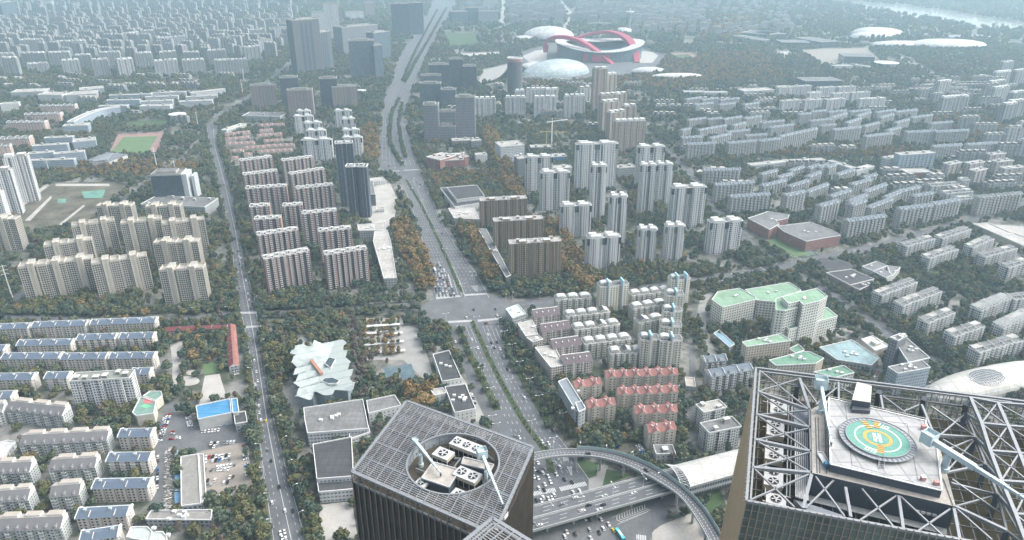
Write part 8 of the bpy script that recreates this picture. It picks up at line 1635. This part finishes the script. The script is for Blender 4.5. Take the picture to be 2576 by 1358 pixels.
# ------------------------------------------------------------------ lamps, pylons, site crane
M_POLE = plain("lamp_pole", (.55, .57, .58), .5, .2, .08, .5)
def lamp(p, d, h, arms, label, group, z=0.0):
    r = thing("street_lamp", label, "street lamp", (p[0], p[1], z), atan2(d[1], d[0]), group); b = MB(); b.cyl((0, 0), .22, 0, h, 8, 0, None, .12); b.cyl((0, 0), .4, 0, .8, 8); b.build("pole", M_POLE, r)
    for s in arms: b = MB(); b.bar((0, 0, h - .2), (s * 3.0, 0, h + .5), .22); b.build("arm", M_POLE, r); b = MB(); b.box(min(s * 2.6, s * 4.0), max(s * 2.6, s * 4.0), -.38, .38, h + .45, h + .72); b.build("lamp_head", M_WHITEP, r)
def lamps(t, L, line, h, arms, place, z=0.0):
    for k, (x, y) in enumerate(L):
        p = P(t, x, y, z); d = tangent(line, p); lamp(p, (d.y, -d.x), h, arms, "%s street lamp %s, %s from the far end" % ("double" if len(arms) > 1 else "single", place, ORD[k].replace('nearest', 'first')), "street lamps " + place, z)
lamps('e', [(605, 215), (655, 330), (713, 455), (783, 592), (868, 740), (912, 865)], AVC, 15, (-1, 1), "in the strip north of the crossing"); lamps('e', [(1022, 1118), (1122, 1345)], AVC, 15, (-1, 1), "at the south side of the crossing"); lamps('h', [(1268, 240), (1434, 558), (1595, 690)], AVC, 15, (-1, 1), "in the strip south of the crossing")
lamps('e', [(770, 870), (790, 1075), (905, 1140), (1000, 1340)], AVC, 12, (-1, 1), "on the west verge"); lamps('h', [(1058, 130), (1125, 285), (1140, 500), (1170, 560)], AVC, 12, (-1, 1), "on the lower west verge"); lamps('e', [(1000, 785), (988, 755), (908, 600), (840, 465), (1183, 1110), (1230, 1210), (1290, 1310)], AVC, 12, (-1, 1), "on the east verge"); lamps('h', [(1345, 85), (1418, 215), (1490, 345), (1668, 480)], AVC, 12, (-1, 1), "beside the red roofed flats")
lamps('g', [(2000, 100), (2028, 225), (2055, 345), (2098, 485), (2142, 645), (2182, 825), (2218, 1010), (2262, 1215)], LAC, 9, (-1,), "on the museum side of the park avenue"); lamps('g', [(1905, 110), (1968, 690), (2002, 870), (2040, 1065), (2065, 1262)], LAC, 9, (1,), "on the park side of the avenue"); lamps('d', [(1745, 520), (1752, 585), (1768, 655), (1785, 745), (1800, 860), (1845, 640), (1868, 745), (1925, 930), (1950, 1160), (1975, 1260)], LAC, 9, (-1,), "on the upper park avenue")
lamps('h', [(1580, 1155), (1810, 1088), (2045, 1018), (2275, 955)], VC, 10, (-1, 1), "on the viaduct", ZV); lamps('h', [(1595, 660), (1798, 665), (2000, 690), (2200, 740), (2405, 900)], RC, 8, (1,), "behind the curved ramp", ZM)
lamps('f', [(370, 770), (590, 720), (820, 625), (865, 640), (1010, 605), (1145, 575), (1310, 530), (1220, 545)], EST, 10, (-1, 1), "along the east street"); lamps('d', [(1480, 1010), (1730, 1005), (1215, 1080), (1380, 1000)], LAC, 9, (1,), "along the cross street"); lamps('e', [(1290, 900), (1495, 900), (1770, 860), (1240, 915)], EST, 11, (1,), "along the east street by the brown slabs")
for k, (t, x0, y0, x1, y1) in enumerate((('a', 1500, 980, 1480, 842), ('a', 1186, 1270, 1152, 1112), ('a', 1832, 712, 1820, 600), ('a', 1842, 620, 1832, 520), ('a', 372, 1300, 360, 1200), ('d', 92, 885, 18, 640), ('a', 1322, 1290, 1312, 1190))):
    p = P(t, x0, y0); h = rise(D(t, 0, y0)[1], D(t, 0, y1)[1]); h = min(max(h, 18), 75); r = thing("power_pylon", "slim white power pylon, %s from the twin skyscrapers" % [3, 4, 2, 1, 5, 7, 6][k].__str__().translate({49: 'nearest', 50: 'second', 51: 'third', 52: 'fourth', 53: 'fifth', 54: 'sixth', 55: 'seventh'}), "pylon", p, .6, "white power pylons"); b = MB(); b.cyl((0, 0), 1.0, 0, h, 10, 0, None, .35); b.build("mast", M_WHITEP, r)
    for f in (.72, .84, .96): b = MB(); b.bar((-4.2, 0, h * f), (4.2, 0, h * f), .35); b.bar((-4.2, 0, h * f), (-4.2, 0, h * f - 1.6), .2); b.bar((4.2, 0, h * f), (4.2, 0, h * f - 1.6), .2); b.build("cross_arm", M_WHITEP, r)
M_YEL = plain("site_yellow", (.55, .42, .10), .6)
for t, x0, y0, h, j0, lab in (('b', 1585, 1095, 52, 40, "pale tower crane at the blue building site"), ('b', 1545, 1135, 40, 46, "yellow tower crane by the smaller blue site")):
    p = P(t, x0, y0); m = M_WHITEP if 'pale' in lab else M_YEL; r = thing("tower_crane", lab, "crane", p, .5 if 'pale' in lab else -.1); b = MB(); b.bar((0, 0, 0), (0, 0, h), 2.0); b.build("mast", m, r); b = MB(); b.bar((-14, 0, h + 1), (j0, 0, h + 1), 1.2); b.bar((0, 0, h + 9), (j0 * .7, 0, h + 1.5), .3); b.bar((0, 0, h + 9), (-12, 0, h + 1.5), .3); b.bar((0, 0, h), (0, 0, h + 9), .8); b.build("jib", m, r); b = MB(); b.box(-14, -10, -1.2, 1.2, h - 1.5, h + 1); b.build("counterweight", M_CONC, r)
# rubble and shed roofs of the demolition strip
rb = MB(); A0, A1, B0, B1 = P('g', 1245, 690), P('g', 1310, 670), P('g', 1235, 1120), P('g', 1330, 1130)
for k in range(420):
    u, v = rg.random(), rg.random(); p = A0.lerp(A1, u).lerp(B0.lerp(B1, u), v); s = rg.uniform(.3, 1.1); z = rg.uniform(0, .9); rb.prism([(p.x - s, p.y - s * .6), (p.x + s, p.y - s * .3), (p.x + s * .5, p.y + s), (p.x - s * .7, p.y + s * .5)], 0, z + .25, rg.choice((0, 0, 1, 2)))
C0, C1 = P('g', 1640, 1050), P('g', 1850, 1035)
for k in range(150): p = C0.lerp(C1, rg.random()) + Vector((0, rg.gauss(0, 3.5), 0)); s = rg.uniform(.3, 1.0); rb.prism([(p.x - s, p.y - s * .6), (p.x + s, p.y - s * .3), (p.x + s * .5, p.y + s), (p.x - s * .7, p.y + s * .5)], 0, rg.uniform(.3, 1.2), rg.choice((0, 1, 1)))
o = rb.build("rubble", [M_GRAV, M_WTRIM, M_STEEL]); tag(o, "heaps of pale rubble and broken sheets", None, None, 'stuff')
for k, (y0, y1, m_) in enumerate(((680, 760, 'g'), (765, 830, 'b'), (850, 905, 'b'), (915, 990, 'g'), (1000, 1080, 'b'), (1085, 1120, 'g'))):
    q = PP('g', [(1315, y0), (1318, y1), (1362, y1 - 4), (1360, y0 - 4)], 4); o_ = q[0]; b = MB(); b.prism([(v.x - o_.x, v.y - o_.y) for v in q], 0, 4, 0, 1); o = b.build("lean_to_shed", [M_PAVE, plain("shed_blue", (.16, .33, .50), .7, 0, .2, .3) if m_ == 'b' else plain("shed_teal_grey", (.27, .35, .36), .7, 0, .2, .3)]); o.location = (o_.x, o_.y, 0); tag(o, "%s shed roof, %s from the yard beside the demolition strip" % ("blue" if m_ == 'b' else "grey green", ORD[k].replace('nearest', 'first')), "shed", "sheds beside the demolition strip")
print("CARS", NCAR[0])
# ------------------------------------------------------------------ the hazy air
q = bpy.data.materials.new("hazy_air"); q.use_nodes = True; t = q.node_tree
for n in list(t.nodes):
    if n.type != 'OUTPUT_MATERIAL': t.nodes.remove(n)
pv = t.nodes.new("ShaderNodeVolumePrincipled"); pv.inputs["Color"].default_value = (0.58, 0.82, 0.95, 1); pv.inputs["Density"].default_value = HAZE
pv.inputs["Anisotropy"].default_value = 0.25
t.links.new(pv.outputs[0], [n for n in t.nodes if n.type == 'OUTPUT_MATERIAL'][0].inputs["Volume"])
mb = MB(); mb.prism([(-9000, -500), (9000, -500), (9000, 11000), (-9000, 11000)], -2.0, 420.0, 0, None, True)
hz = mb.build("haze", q); hz["kind"] = "stuff"; hz["label"] = "pale blue hazy air over the city"
